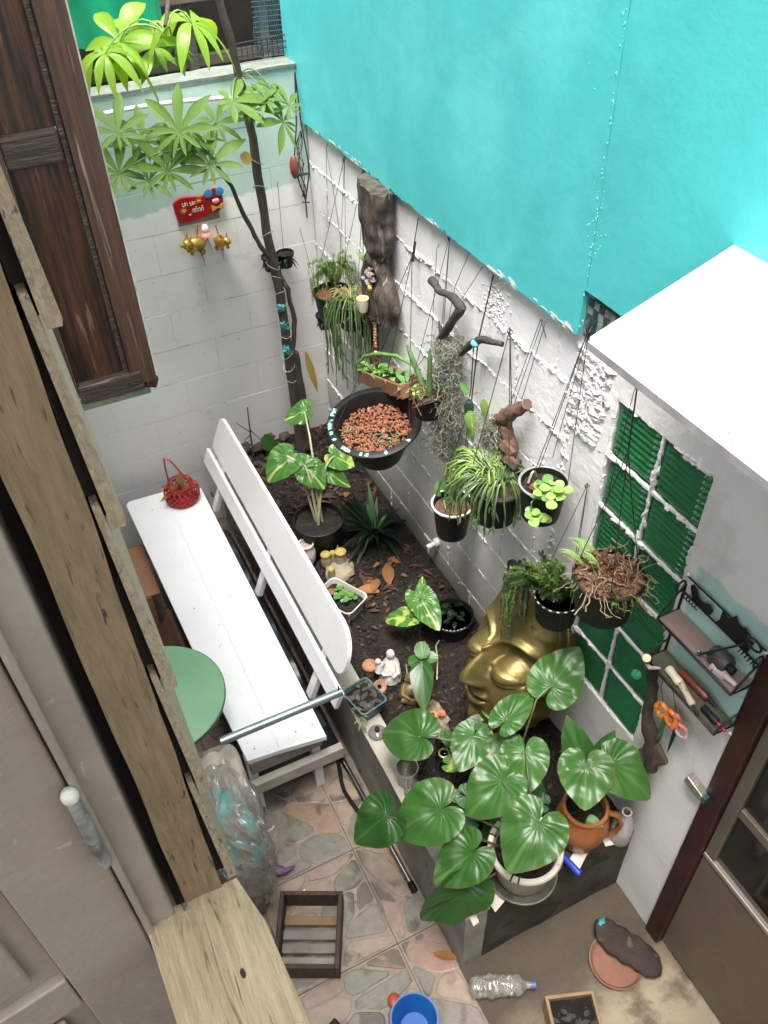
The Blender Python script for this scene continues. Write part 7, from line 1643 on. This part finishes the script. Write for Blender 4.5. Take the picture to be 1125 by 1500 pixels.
# ================================================================== WALL SHELF AND TOOLS
t = thing('wire_shelf', (-0.04, -2.91, 1.38), 'black wire shelf rack with two ledges beside the green window', 'shelf'); BWM = mat('black_iron', (0.018, 0.018, 0.018), rough=0.4, metal=0.4)
y0, y1 = -2.765, -3.062
for z in (1.592, 1.405):
    MB().tube([(-0.008, y0, z), (-0.085, y0, z), (-0.085, y1, z), (-0.008, y1, z)], 0.004, 8).build('ledge_frame', BWM, t, smooth=True)
    for i in range(3): MB().tube([(-0.02 - 0.022 * i, y0, z - 0.001), (-0.02 - 0.022 * i, y1, z - 0.001)], 0.0018, 6).build('ledge_wire', BWM, t)
MB().mm((-0.081, y1 + 0.004, 1.594), (-0.012, y0 - 0.004, 1.598)).build('ledge_board', mat('pinkish_board', (0.24, 0.165, 0.14), (0.19, 0.14, 0.12), scale=14, rough=0.6), t)
MB().mm((-0.081, y1 + 0.004, 1.407), (-0.012, y0 - 0.004, 1.411)).build('ledge_board', mat('olive_board', (0.09, 0.085, 0.06), (0.06, 0.055, 0.04), scale=14, rough=0.6), t)
for y in (y0, y1):
    MB().tube([(-0.010, y, 1.40), (-0.010, y, 1.70)], 0.0042, 8).build('upright', BWM, t, smooth=True)
    MB().tube([(-0.010, y, 1.70), (-0.05, y, 1.65), (-0.085, y, 1.595)], 0.0035, 8).build('brace', BWM, t, smooth=True)
    MB().tube([(-0.010, y, 1.46), (-0.06, y, 1.45), (-0.085, y, 1.405)], 0.0035, 8).build('brace', BWM, t, smooth=True)
    sp = [Vector((-0.012 - 0.022 * (1 - math.cos(i * 0.55)) * 0.7, y - 0.0, 1.70 + 0.022 * math.sin(i * 0.55))) for i in range(11)]; MB().tube(sp, 0.0032, 7).build('scroll', BWM, t, smooth=True)
    co = [Vector((-0.020 + 0.007 * math.cos(i * 1.2), y - math.copysign(0.004, y - y1 + 0.1) * 0 + (-0.012 - 0.0022 * i if y == y0 else 0.012 + 0.0022 * i), 1.672 + 0.007 * math.sin(i * 1.2))) for i in range(26)]; MB().tube(co, 0.0018, 6).build('coil', BWM, t, smooth=True)
MB().tube([(-0.012, y0, 1.672), (-0.012, y1, 1.672)], 0.003, 7).build('rail', BWM, t)
MB().tube([(-0.012, y0, 1.735), (-0.012, y1, 1.735)], 0.003, 7).build('rail', BWM, t)
for (y, z) in ((y0, 1.74), (y1, 1.73), (y0, 1.50), (y1, 1.36)): MB().ell((-0.010, y, z), 0.006, 10, 6).build('knob', MATS['white_bead'], t, smooth=True)
for i, (y, s_) in enumerate(((-2.835, 0.9), (-2.955, 1.2))):
    q = thing('silhouette_cutout', (-0.010, y, 1.665), ('black metal cat cutout on the rail nearest the window', 'black metal leafy cutout on the rail nearest the door')[i], 'ornament', 'black cutouts on the rail')
    if i == 0: poly = [(-0.04, 0), (-0.05, 0.03), (-0.03, 0.045), (-0.01, 0.03), (0.01, 0.028), (0.03, 0.05), (0.045, 0.062), (0.055, 0.048), (0.048, 0.03), (0.03, 0.0)]
    else: poly = [(-0.05, 0), (-0.058, 0.045), (-0.04, 0.035), (-0.028, 0.062), (-0.01, 0.045), (0.005, 0.07), (0.02, 0.042), (0.04, 0.05), (0.04, 0.02), (0.05, 0.0)]
    MB().prism([(a * s_, b * s_) for a, b in poly], (-0.013, y, 1.675), (0, 1, 0), (0, 0, 1), (-0.003, 0, 0)).build('plate', BWM, q)
# objects on the shelf
t = thing('hair_dryer', (-0.05, -2.97, 1.598), 'dark round tool with pink-grey handle on the upper ledge', 'tool')
MB().lathe([(0, 0), (0.022, 0), (0.028, 0.01), (0.030, 0.05), (0.024, 0.062), (0, 0.062)], (-0.052, -2.945, 1.628), 22, frame((0, -1, 0.0))).build('barrel', mat('dark_ribbed_plastic', (0.045, 0.042, 0.042), rough=0.5), t, smooth=True)
MB().lathe([(0, 0.062), (0.012, 0.062), (0.012, 0.08), (0, 0.08)], (-0.052, -2.945, 1.628), 16, frame((0, -1, 0.0))).build('nozzle', BLACKP, t, smooth=True)
MB().box((-0.072, -2.995, 1.612), (0.026, 0.05, 0.026), Euler((0.2, 0.1, 0.3)).to_matrix()).build('handle', mat('pink_grey_plastic', (0.46, 0.37, 0.36), rough=0.45), t, bevel=0.007)
MB().tube([(-0.068, -3.015, 1.612), (-0.060, -3.05, 1.605)], [0.009, 0.007], 10).build('grip_end', MATS['pink_grey_plastic'], t, smooth=True)
MB().lathe([(0.003, -0.004), (0.006, 0), (0.003, 0.004)], (-0.086, -2.985, 1.612), 12, frame((-1, 0, 0))).build('button', BLACKP, t, smooth=True)
t = thing('long_skewer', (-0.1, -3.0, 1.6), 'black rod with ring end leaning out over the shelf', 'rod')
MB().tube([(-0.075, -2.925, 1.602), (-0.095, -3.05, 1.80)], [0.004, 0.003], 8).build('rod', BWM, t, smooth=True)
MB().lathe([(0, 0), (0.008, 0.002), (0.006, 0.018), (0, 0.02)], (-0.074, -2.922, 1.598), 10).build('tip', MATS['polished_steel'], t, smooth=True)
MB().tube([Vector((-0.097, -3.075 + 0.022 * math.cos(a), 1.825 + 0.016 * math.sin(a))) for a in [0.5 * i for i in range(14)]], 0.0035, 7).build('ring', BWM, t, smooth=True)
for i, (y, z, L, q, m_, lb, d) in enumerate(((-2.835, 1.428, 0.06, 0.014, mat('cream_plastic', (0.62, 0.57, 0.42), rough=0.45), 'cream cylinder tool on the lower ledge', (-0.1, -1, 0.0)), (-2.885, 1.425, 0.085, 0.011, mat('beige_handle', (0.46, 0.40, 0.27), rough=0.5), 'beige handled tool on the lower ledge', (-0.25, -1, -0.03)),
        (-2.86, 1.425, 0.11, 0.013, mat('red_brown_handle', (0.16, 0.03, 0.018), rough=0.35), 'red-brown handled tool behind the beige one', (0.05, -1, 0)), (-2.985, 1.424, 0.06, 0.012, BLACKP, 'black handled tool with red end at the ledge end', (0, -1, 0)))):
    q_ = thing('hand_tool', (-0.05, y, z), lb, 'tool', 'hand tools on the lower ledge'); o = Vector((-0.062 if i != 2 else -0.035, y, z)); rt = frame(d)
    MB().lathe([(0, 0), (q * 0.8, 0), (q, 0.006), (q * 0.85, L * 0.5), (q, L - 0.006), (q * 0.7, L), (0, L)], o, 16, rt).build('handle', m_, q_, smooth=True)
    MB().lathe([(0, L), (q * 0.45, L), (q * 0.4, L + 0.03), (0, L + 0.032)], o, 10, rt).build('shaft', mat('red_tip', (0.45, 0.02, 0.03), rough=0.4) if i == 3 else MATS['dark_metal'], q_, smooth=True)
t = thing('roll_of_tape', (-0.07, -2.79, 1.41), 'yellow-ended roll and pinkish clip at the near end of the lower ledge', 'roll')
MB().lathe([(0, 0), (0.013, 0), (0.014, 0.004), (0.014, 0.03), (0, 0.03)], (-0.085, -2.775, 1.412), 18, frame((-0.5, -0.2, 0.8))).build('roll', mat('dark_roll', (0.06, 0.05, 0.04), rough=0.6), t, smooth=True)
MB().lathe([(0, 0.0302), (0.013, 0.0302), (0.012, 0.033), (0, 0.034)], (-0.085, -2.775, 1.412), 18, frame((-0.5, -0.2, 0.8))).build('end', mat('yellow_cream', (0.66, 0.58, 0.33), rough=0.5), t, smooth=True)
MB().tube([(-0.09, -2.775, 1.402), (-0.098, -2.80, 1.41), (-0.085, -2.825, 1.43)], [0.006, 0.007, 0.004], 8).build('clip', MATS['pink_grey_plastic'], t, smooth=True)
# scissors
OR = mat('orange_plastic', (0.66, 0.20, 0.035), rough=0.35); PK = mat('salmon_plastic', (0.62, 0.15, 0.10), (0.45, 0.40, 0.42), scale=40, rough=0.4, lo=0.5, hi=0.56)
def loop(parent, c, a, b, r, m, ang):
    c = Vector(c); MB().tube([c + Vector((0.004 * math.sin(k), a * math.cos(k * 0.3491) * math.cos(ang) - b * math.sin(k * 0.3491) * math.sin(ang), a * math.cos(k * 0.3491) * math.sin(ang) + b * math.sin(k * 0.3491) * math.cos(ang))) for k in range(19)], r, 8).build('handle', m, parent, smooth=True)
t = thing('scissors', (-0.05, -2.875, 1.08), 'orange handled scissors hanging under the wire shelf', 'scissors')
loop(t, (-0.05, -2.848, 1.226), 0.018, 0.032, 0.0078, OR, 0.25); loop(t, (-0.05, -2.893, 1.232), 0.017, 0.034, 0.0078, OR, -0.15)
MB().prism([(-0.010, 0), (0.004, 0.0), (0.002, -0.10), (-0.004, -0.115)], (-0.048, -2.865, 1.20), (0, 1, 0), (0, 0, 1), (-0.002, 0, 0)).build('blade', mat('scissor_steel', (0.42, 0.42, 0.40), rough=0.3, metal=1), t)
MB().prism([(-0.006, 0), (0.008, 0.0), (-0.002, -0.11), (-0.007, -0.10)], (-0.052, -2.878, 1.20), (0, 1, 0), (0, 0, 1), (-0.002, 0, 0)).build('blade', MATS['scissor_steel'], t)
MB().tube([(-0.05, -2.85, 1.25), (-0.06, -2.83, 1.33), (-0.075, -2.84, 1.405)], 0.0012, 5).build('hanging_wire', WIRE, t)
t = thing('pruning_scissors', (-0.05, -2.93, 1.06), 'salmon ringed scissors with dark blades hanging beside the orange pair', 'scissors')
loop(t, (-0.045, -2.905, 1.240), 0.015, 0.030, 0.006, PK, 0.1); loop(t, (-0.045, -2.938, 1.222), 0.020, 0.026, 0.0056, PK, -0.5)
MB().prism([(-0.008, 0), (0.008, 0.0), (0.004, -0.09), (0.0, -0.125), (-0.003, -0.09)], (-0.044, -2.917, 1.20), (0, 1, 0), (0, 0, 1), (-0.003, 0, 0)).build('blade', BWM, t)
MB().tube([(-0.045, -2.905, 1.262), (-0.06, -2.89, 1.33), (-0.08, -2.88, 1.405)], 0.0012, 5).build('hanging_wire', WIRE, t)
t = thing('hanging_bark', (-0.035, -2.83, 0.9), 'long dark strip of bark hanging down below the shelf', 'bark')
limb([(-0.05, -2.755, 1.40), (-0.04, -2.785, 1.26), (-0.04, -2.80, 1.14), (-0.045, -2.85, 1.03), (-0.045, -2.885, 0.92)], [0.012, 0.016, 0.015, 0.026, 0.016], t, 'bark_strip', rn=0.5, n=16, m=mat('black_brown_bark', (0.05, 0.035, 0.026), (0.022, 0.016, 0.013), scale=10, rough=0.85, bump=0.8, bscale=60, c3=(0.14, 0.10, 0.07), c3scale=16, c3amt=0.3))
MB().box((-0.045, -2.87, 0.985), (0.02, 0.07, 0.13), Euler((0.5, 0.1, 0)).to_matrix()).build('bark_flap', mat('brown_bark', (0.11, 0.07, 0.048), (0.06, 0.04, 0.03), scale=12, rough=0.85, bump=0.6), t, bevel=0.01)
t = thing('green_peg', (-0.03, -2.70, 1.2), 'small round green knob on a cord over the lowest glass blocks', 'knob')
MB().lathe([(0, 0), (0.016, 0), (0.017, 0.006), (0.008, 0.012), (0, 0.012)], (-0.025, -2.70, 1.215), 18, frame((-1, -0.5, 0.6))).build('knob', mat('mint_plastic', (0.04, 0.30, 0.18), rough=0.35), t, smooth=True)
MB().tube([(-0.03, -2.70, 1.225), (-0.02, -2.75, 1.405)], 0.0014, 5).build('cord', WIREB, t)
t = thing('metal_latch', (-0.02, -3.03, 1.0), 'short galvanised metal bracket on the wall beside the door post', 'bracket')
MB().box((-0.018, -3.035, 1.03), (0.03, 0.075, 0.035), Euler((0.15, 0, 0)).to_matrix()).build('bracket', mat('zinc_plate', (0.45, 0.46, 0.42), (0.25, 0.20, 0.15), scale=30, rough=0.4, metal=0.6), t, bevel=0.003)
MB().box((-0.018, -3.078, 1.028), (0.026, 0.016, 0.030)).build('end_block', mat('teal_block', (0.02, 0.10, 0.09), rough=0.4), t, bevel=0.002)

# ================================================================== WALL PLAQUE WITH HANGING CHARMS
t = thing('wall_plaque', (-0.57, -0.02, 1.82), 'red wall plaque with pale lettering and a pink snout on the back wall', 'plaque')
RP = mat('glossy_red', (0.36, 0.008, 0.012), (0.28, 0.006, 0.01), scale=12, rough=0.3)
poly = [(-0.115, 0.030), (-0.08, 0.048), (-0.03, 0.045), (0.02, 0.035), (0.06, 0.055), (0.095, 0.060), (0.118, 0.045), (0.122, 0.010), (0.118, -0.02), (0.10, -0.045), (0.06, -0.05), (0.01, -0.062), (-0.05, -0.068), (-0.09, -0.07), (-0.11, -0.03)]
po = Vector((-0.570, -0.008, 1.905))
MB().prism(chaikin(poly), po, (1, 0, 0), (0, 0, 1), (0, -0.014, 0)).build('board', RP, t, bevel=0.003)
MB().prism([(-0.100, 0), (0.1, 0.0), (0.1, 0.06), (-0.10, 0.06)], po + Vector((-0.005, 0.004, -0.085)), (1, 0, 0), (0, 0, 1), (0, -0.006, 0)).build('backing', mat('grey_card', (0.25, 0.22, 0.2), rough=0.8), t)
BL = mat('sky_blue_paint', (0.03, 0.24, 0.50), rough=0.4)
for x in (0.055, 0.108): MB().lathe([(0, 0), (0.020, 0), (0.020, 0.004), (0, 0.006)], po + Vector((x, -0.014, 0.045)), 18, frame((0, -1, 0))).build('blue_spot', BL, t, smooth=True)
MB().box(po + Vector((0.082, -0.018, 0.040)), (0.018, 0.006, 0.05)).build('red_band', RP, t, bevel=0.002)
MB().lathe([(0, 0), (0.016, 0), (0.016, 0.006), (0.012, 0.009), (0, 0.009)], po + Vector((0.084, -0.014, 0.006)), 20, frame((0, -1, 0)), sx=1.0, sy=0.8).build('snout', mat('pale_pink', (0.72, 0.45, 0.42), rough=0.5), t, smooth=True)
for x in (-0.005, 0.005): MB().ell(po + Vector((0.084 + x, -0.0235, 0.006)), (0.002, 0.001, 0.003), 8, 5).build('nostril', mat('dark_brown_dot', (0.05, 0.02, 0.02)), t)
YB = mat('mustard', (0.58, 0.30, 0.05), rough=0.5)
MB().prism([(-0.030, 0.014), (0, 0.004), (0.030, 0.016), (0.028, -0.012), (0, -0.004), (-0.028, -0.014)], po + Vector((0.088, -0.0145, -0.026)), (1, 0, 0), (0, 0, 1), (0, -0.004, 0)).build('bow_tie', YB, t)
for (x, z) in ((-0.072, -0.012), (0.005, 0.020)):
    for k in range(8): a = k * 0.785; MB().tube([po + Vector((x, -0.0165, z)), po + Vector((x + 0.016 * math.cos(a), -0.0165, z + 0.016 * math.sin(a)))], [0.0022, 0.001], 5).build('star_ray', YB, t)
LET = mat('cream_lettering', (0.70, 0.62, 0.52), rough=0.6)
def stroke(pts): MB().tube([po + Vector((x, -0.0165, z)) for x, z in pts], 0.0016, 5).build('letter_stroke', LET, t)
for k in range(2):
    x = -0.073 + 0.036 * k; stroke([(x, 0.024), (x + 0.001, 0.010), (x + 0.006, 0.008), (x + 0.010, 0.012), (x + 0.011, 0.024)]); stroke([(x + 0.013, 0.010), (x + 0.016, 0.016), (x + 0.014, 0.024)]); stroke([(x + 0.021, 0.021), (x + 0.024, 0.019)]); stroke([(x + 0.021, 0.012), (x + 0.024, 0.010)])
for k in range(4):
    x = -0.030 + 0.014 * k; stroke([(x, -0.026), (x + 0.001, -0.012), (x + 0.007, -0.010), (x + 0.009, -0.018), (x + 0.008, -0.027)])
    if k % 2: stroke([(x + 0.002, -0.005), (x + 0.008, -0.003)])
stroke([(-0.052, -0.032), (-0.045, -0.036), (-0.040, -0.030)])
GP = mat('shiny_gold_paint', (0.55, 0.36, 0.07), (0.42, 0.26, 0.05), scale=20, rough=0.28, metal=0.6)
def pig(label, c, s_, yaw):
    q = thing('gold_pig', c, label, 'ornament', 'gold pigs under the plaque'); c = Vector(c); rt = Matrix.Rotation(yaw, 3, 'Z') @ Matrix.Rotation(0.25, 3, 'Y')
    P_ = lambda x, y, z: c + rt @ (Vector((x, y, z)) * s_)
    MB().ell(P_(0, 0, 0), (0.048 * s_, 0.032 * s_, 0.034 * s_), 18, 12, rt).build('body', GP, q, smooth=True)
    MB().ell(P_(-0.050, -0.006, 0.000), (0.026 * s_, 0.024 * s_, 0.025 * s_), 16, 10, rt).build('head', GP, q, smooth=True)
    MB().lathe([(0, 0), (0.010 * s_, 0), (0.010 * s_, 0.012 * s_), (0, 0.013 * s_)], P_(-0.070, -0.008, -0.004), 12, frame(rt @ Vector((-1, -0.1, -0.1)))).build('snout', GP, q, smooth=True)
    for k in (-1, 1): MB().prism([(-0.010 * s_, 0), (0.010 * s_, 0), (0.002 * s_, 0.026 * s_)], P_(-0.046, 0.016 * k - 0.006, 0.020), rt @ Vector((1, 0.3 * k, 0)), rt @ Vector((0, 0.3 * k, 1)), rt @ Vector((0, 0.004 * s_, 0))).build('ear', GP if yaw < 1 else mat('dark_red_ear', (0.25, 0.05, 0.03), rough=0.5), q)
    for (x, y) in ((-0.028, -0.018), (-0.028, 0.018), (0.030, -0.018), (0.030, 0.018)): MB().tube([P_(x, y, -0.022), P_(x, y * 1.1, -0.046)], [0.011 * s_, 0.008 * s_], 10).build('leg', GP, q, smooth=True)
    MB().tube([P_(0.046, 0, 0.008), P_(0.056, 0.004, 0.016), P_(0.052, 0.008, 0.022)], 0.003 * s_, 6).build('tail', GP, q)
    MB().tube([P_(0, 0, 0.03), P_(0.0, 0.0, 0.09)], 0.002, 5).build('red_cord', mat('red_cord', (0.35, 0.02, 0.02), rough=0.6), q)
    for k in range(3): MB().ell(P_(0.0, 0, 0.05 + 0.016 * k), 0.004, 8, 5).build('bead', (MATS['dark_eye'] if k % 2 else RP), q)
    MB().tube([P_(0.015, -0.01, -0.03), P_(0.035, -0.015, -0.07), P_(0.045, -0.015, -0.11)], [0.0035, 0.002, 0.0008], 6).build('tassel', MATS['red_cord'], q)
pig('gold pig ornament seen side on under the red plaque', (-0.615, -0.045, 1.738), 1.0, 0.15)
pig('gold pig ornament turned to face out under the plaque right end', (-0.500, -0.045, 1.725), 0.85, 1.9)
q = thing('lucky_figure', (-0.565, -0.04, 1.77), 'tiny white and pink figure hanging between the gold pigs', 'ornament')
MB().lathe([(0, 0), (0.030, 0.0), (0.026, 0.012), (0.016, 0.016), (0, 0.018)], (-0.562, -0.04, 1.765), 16).build('skirt', mat('pink_paint', (0.60, 0.22, 0.20), rough=0.5), q, smooth=True)
MB().ell((-0.562, -0.04, 1.797), (0.019, 0.016, 0.024), 14, 10).build('body', MATS['white_bead'], q, smooth=True)
for x in (-0.012, 0.012): MB().lathe([(0.006, 0), (0, 0.014)], (-0.562 + x, -0.04, 1.815), 8).build('ear', MATS['pink_paint'], q)
MB().tube([(-0.562, -0.04, 1.82), (-0.562, -0.02, 1.85)], 0.0014, 5).build('cord', MATS['red_cord'], q)
MB().tube([(-0.56, -0.04, 1.765), (-0.55, -0.045, 1.71), (-0.545, -0.045, 1.67)], [0.004, 0.003, 0.001], 6).build('tassel', mat('faded_tassel', (0.5, 0.42, 0.38), rough=0.8), q)

# ================================================================== THE TREE WITH HAND-SHAPED LEAVES
tr = thing('cassava_tree', (-0.27, -0.2, 0.43), 'slim dark trunked tree with hand shaped leaves in the back corner', 'tree')
BK = mat('brown_bark_trunk', (0.095, 0.072, 0.055), (0.045, 0.035, 0.028), scale=3, rough=0.8, bump=0.7, bscale=30, stretch=(6, 6, 2), c3=(0.16, 0.13, 0.10), c3scale=3, c3amt=0.35)
pts = [(-0.265, -0.20, 0.43), (-0.270, -0.20, 0.60), (-0.280, -0.20, 1.115), (-0.285, -0.20, 1.47), (-0.315, -0.20, 1.79), (-0.325, -0.20, 2.22), (-0.356, -0.20, 2.54), (-0.40, -0.21, 2.79), (-0.45, -0.24, 3.2)]
limb(pts, [0.030, 0.026, 0.024, 0.023, 0.022, 0.020, 0.018, 0.015, 0.010], tr, 'trunk', BK)
limb([(-0.235, -0.21, 0.50), (-0.235, -0.21, 0.85), (-0.24, -0.20, 1.12)], [0.026, 0.024, 0.018], tr, 'side_stem', BK)
limb([(-0.255, -0.20, 1.10), (-0.225, -0.20, 1.30), (-0.245, -0.20, 1.48), (-0.285, -0.20, 1.58)], [0.012, 0.013, 0.012, 0.012], tr, 'side_stem', BK)
limb([(-0.300, -0.20, 1.64), (-0.36, -0.22, 1.74), (-0.42, -0.24, 1.90), (-0.47, -0.27, 2.06), (-0.55, -0.32, 2.22)], [0.012, 0.011, 0.010, 0.009, 0.006], tr, 'branch', BK)
limb([(-0.44, -0.23, 3.0), (-0.55, -0.45, 2.98), (-0.70, -0.75, 2.92), (-0.78, -0.92, 2.84)], [0.010, 0.009, 0.008, 0.006], tr, 'branch', BK)
for i, z in enumerate((1.25, 1.32, 1.40, 1.47, 1.56, 1.62, 0.98, 1.05, 1.12, 1.78, 2.0, 2.12)):
    cx = -0.283 if z < 1.5 else -0.30 - (z - 1.5) * 0.04; q = 0.030
    MB().tube([Vector((cx + q * math.cos(a), -0.20 + q * math.sin(a), z + 0.02 * math.sin(a + i))) for a in [0.45 * k for k in range(15)]], 0.0016, 5).build('tie_wire', mat('pale_wire', (0.42, 0.42, 0.40), rough=0.5, metal=0.4), tr)
for (z, q) in ((1.30, 0.05), (1.40, 0.04), (1.16, 0.05)): MB().ell((-0.292, -0.216, z), (0.020, 0.016, q * 0.5), 10, 10, amp=0.8, seed=z * 7).build('turquoise_splash', mat('turquoise_daub', (0.10, 0.42, 0.42), (0.05, 0.2, 0.2), scale=50, rough=0.6), tr, smooth=True)
lance(MB(), (-0.20, -0.25, 1.14), (0.15, -0.1, -1), 0.25, 0.020, hint=(-0.6, -1, 0.2), droop=0.02).build('dead_leaf', DRYY, tr, smooth=True)
rr = random.Random(17)
def hand_leaf(c, L, facing, m, n=8, a0=0.0, droop=0.35, start=None, skip=0.9):
    c = Vector(c); N = (Vector(facing) + Vector((rr.uniform(-.3, .3), rr.uniform(-.25, .25), rr.uniform(-.2, .3)))).normalized(); a0 += rr.uniform(-.35, .35); droop *= rr.uniform(0.75, 1.2); x = N.cross(Vector((0.2, 0.1, 1))).normalized(); y = N.cross(x); mb = MB()
    for i in range(n):
        a = a0 + 2 * math.pi * skip * (i / (n - 1) - 0.5); l = L * (0.68 + 0.32 * math.cos(a - a0)) * rr.uniform(0.9, 1.08)
        d = x * math.sin(a) - y * math.cos(a); lance(mb, c, d + N * 0.12, l, l * (0.15 if n < 8 else 0.108), hint=N, droop=droop * rr.uniform(0.7, 1.2), fold=0.28, k=9, shape=1.25)
    lf_ = mb.build('leaf', m, tr, smooth=True)
    if start is not None: MB().tube(arc(start, c, (0, 0, 0.05), 7), [0.0032] * 4 + [0.0024] * 4, 6).build('leaf_stalk', STALK if m != LEAF_Y else mat('lime_stalk', (0.22, 0.36, 0.08), rough=0.5), lf_, smooth=True)
V_ = Vector
top = V_((-0.78, -0.92, 2.82))
hand_leaf((-0.975, -0.90, 2.785), 0.25, (-0.15, -0.55, 0.85), LEAF_Y, 7, 0.35, 0.95, top)
hand_leaf((-0.690, -0.90, 2.835), 0.29, (0.1, -0.45, 0.9), LEAF_Y, 7, 0.0, 0.75, top)
hand_leaf((-0.905, -0.80, 2.79), 0.21, (-0.1, -0.6, 0.8), LEAF_Y, 7, -0.4, 0.4, top)
hand_leaf((-0.80, -0.80, 2.76), 0.22, (0.0, -0.6, 0.8), LEAF_Y, 7, 0.5, 0.35, top)
hand_leaf((-0.72, -0.74, 2.74), 0.18, (0.2, -0.4, 0.9), LEAF_C, 7, 0.9, 0.3, top)
bt = V_((-0.55, -0.32, 2.22))
hand_leaf((-0.674, -0.38, 2.352), 0.235, (-0.1, -0.75, 0.65), LEAF_C, 9, 0.0, 0.16, bt)
hand_leaf((-0.746, -0.36, 2.205), 0.225, (-0.1, -0.75, 0.6), LEAF_C, 9, 0.2, 0.16, bt)
hand_leaf((-0.574, -0.38, 2.205), 0.215, (0.0, -0.8, 0.6), LEAF_C, 9, -0.2, 0.18, bt)
hand_leaf((-0.935, -0.34, 2.224), 0.22, (-0.1, -0.75, 0.6), LEAF_C, 9, 0.3, 0.18, bt)
hand_leaf((-0.900, -0.32, 2.370), 0.21, (-0.1, -0.65, 0.75), LEAF_C, 8, 0.1, 0.2, bt)
hand_leaf((-0.80, -0.26, 2.30), 0.20, (0.1, -0.6, 0.8), LEAF_C, 8, 0.4, 0.2, bt)
hand_leaf((-0.30, -0.36, 2.405), 0.17, (0.1, -0.45, 0.9), LEAF_C, 8, 0.6, 0.30, (-0.345, -0.20, 2.45))
hand_leaf((-0.235, -0.36, 2.310), 0.20, (0.2, -0.7, 0.7), LEAF_C, 8, 0.8, 0.22, (-0.34, -0.20, 2.38))
hand_leaf((-0.44, -0.36, 2.42), 0.18, (-0.2, -0.35, 0.9), LEAF_C, 7, -0.9, 0.22, (-0.345, -0.20, 2.44))
hand_leaf((-0.25, -0.30, 2.42), 0.15, (0.3, -0.3, 0.9), LEAF_C, 7, 1.5, 0.30, (-0.345, -0.20, 2.47))
for (x_, y_, z_, L_) in ((-0.62, -0.33, 2.30, 0.20), (-0.83, -0.36, 2.18, 0.19), (-0.50, -0.30, 2.33, 0.16), (-0.70, -0.30, 2.26, 0.18), (-0.34, -0.30, 2.36, 0.15), (-0.19, -0.33, 2.36, 0.15)):
    hand_leaf((x_, y_, z_), L_, (0, -0.6, 0.75), LEAF_C, 8, rr.uniform(-.6, .6), 0.25, bt if x_ < -0.45 else (-0.345, -0.20, 2.45))
blade(MB(), (-0.42, -0.34, 2.21), (-0.40, -0.36, 2.17), ROUND, w=0.9, na=18, nr=3).build('yellow_leaf', DRYY, tr, smooth=True)
# dry stick plant and rubble by the back wall
t = thing('dry_stalk', (-0.52, -0.09, 0.43), 'thin bare dry stalk against the back wall beside the bench', 'plant')
MB().tube([(-0.53, -0.12, 0.43), (-0.525, -0.11, 0.60), (-0.515, -0.10, 0.80)], [0.006, 0.005, 0.003], 7).build('stem', STALK_D, t, smooth=True)
for (x, z, z0) in ((-0.60, 0.74, 0.64), (-0.46, 0.55, 0.66), (-0.57, 0.60, 0.62)): MB().tube([(-0.525, -0.11, z0), (x, -0.12, z)], [0.003, 0.0015], 6).build('twig', STALK_D, t)
blade(MB(), (-0.46, -0.14, 0.60), (-0.42, -0.17, 0.52), ROUND, w=0.8, na=18, nr=3).build('leaf', LEAF_D, t, smooth=True)
rr = random.Random(23); mb = MB()
for i in range(60):
    q = rr.uniform(0.014, 0.036); x = rr.uniform(-0.60, -0.30); y = rr.uniform(-0.30, -0.03); mb.ell((x, y, soil_z(x, y) + q * 0.5 + 0.03 * (y > -0.12)), (q, q * 0.8, q * 0.7), 8, 6, amp=0.5, seed=i)
tag(mb.build('rubble_heap', mat('dark_rubble', (0.085, 0.07, 0.06), (0.04, 0.035, 0.03), scale=20, rough=0.9, bump=0.6, c3=(0.2, 0.16, 0.13), c3scale=20, c3amt=0.3), smooth=True), 'heap of dark rubble and dead leaves along the back wall', 'rubble', kind='stuff')
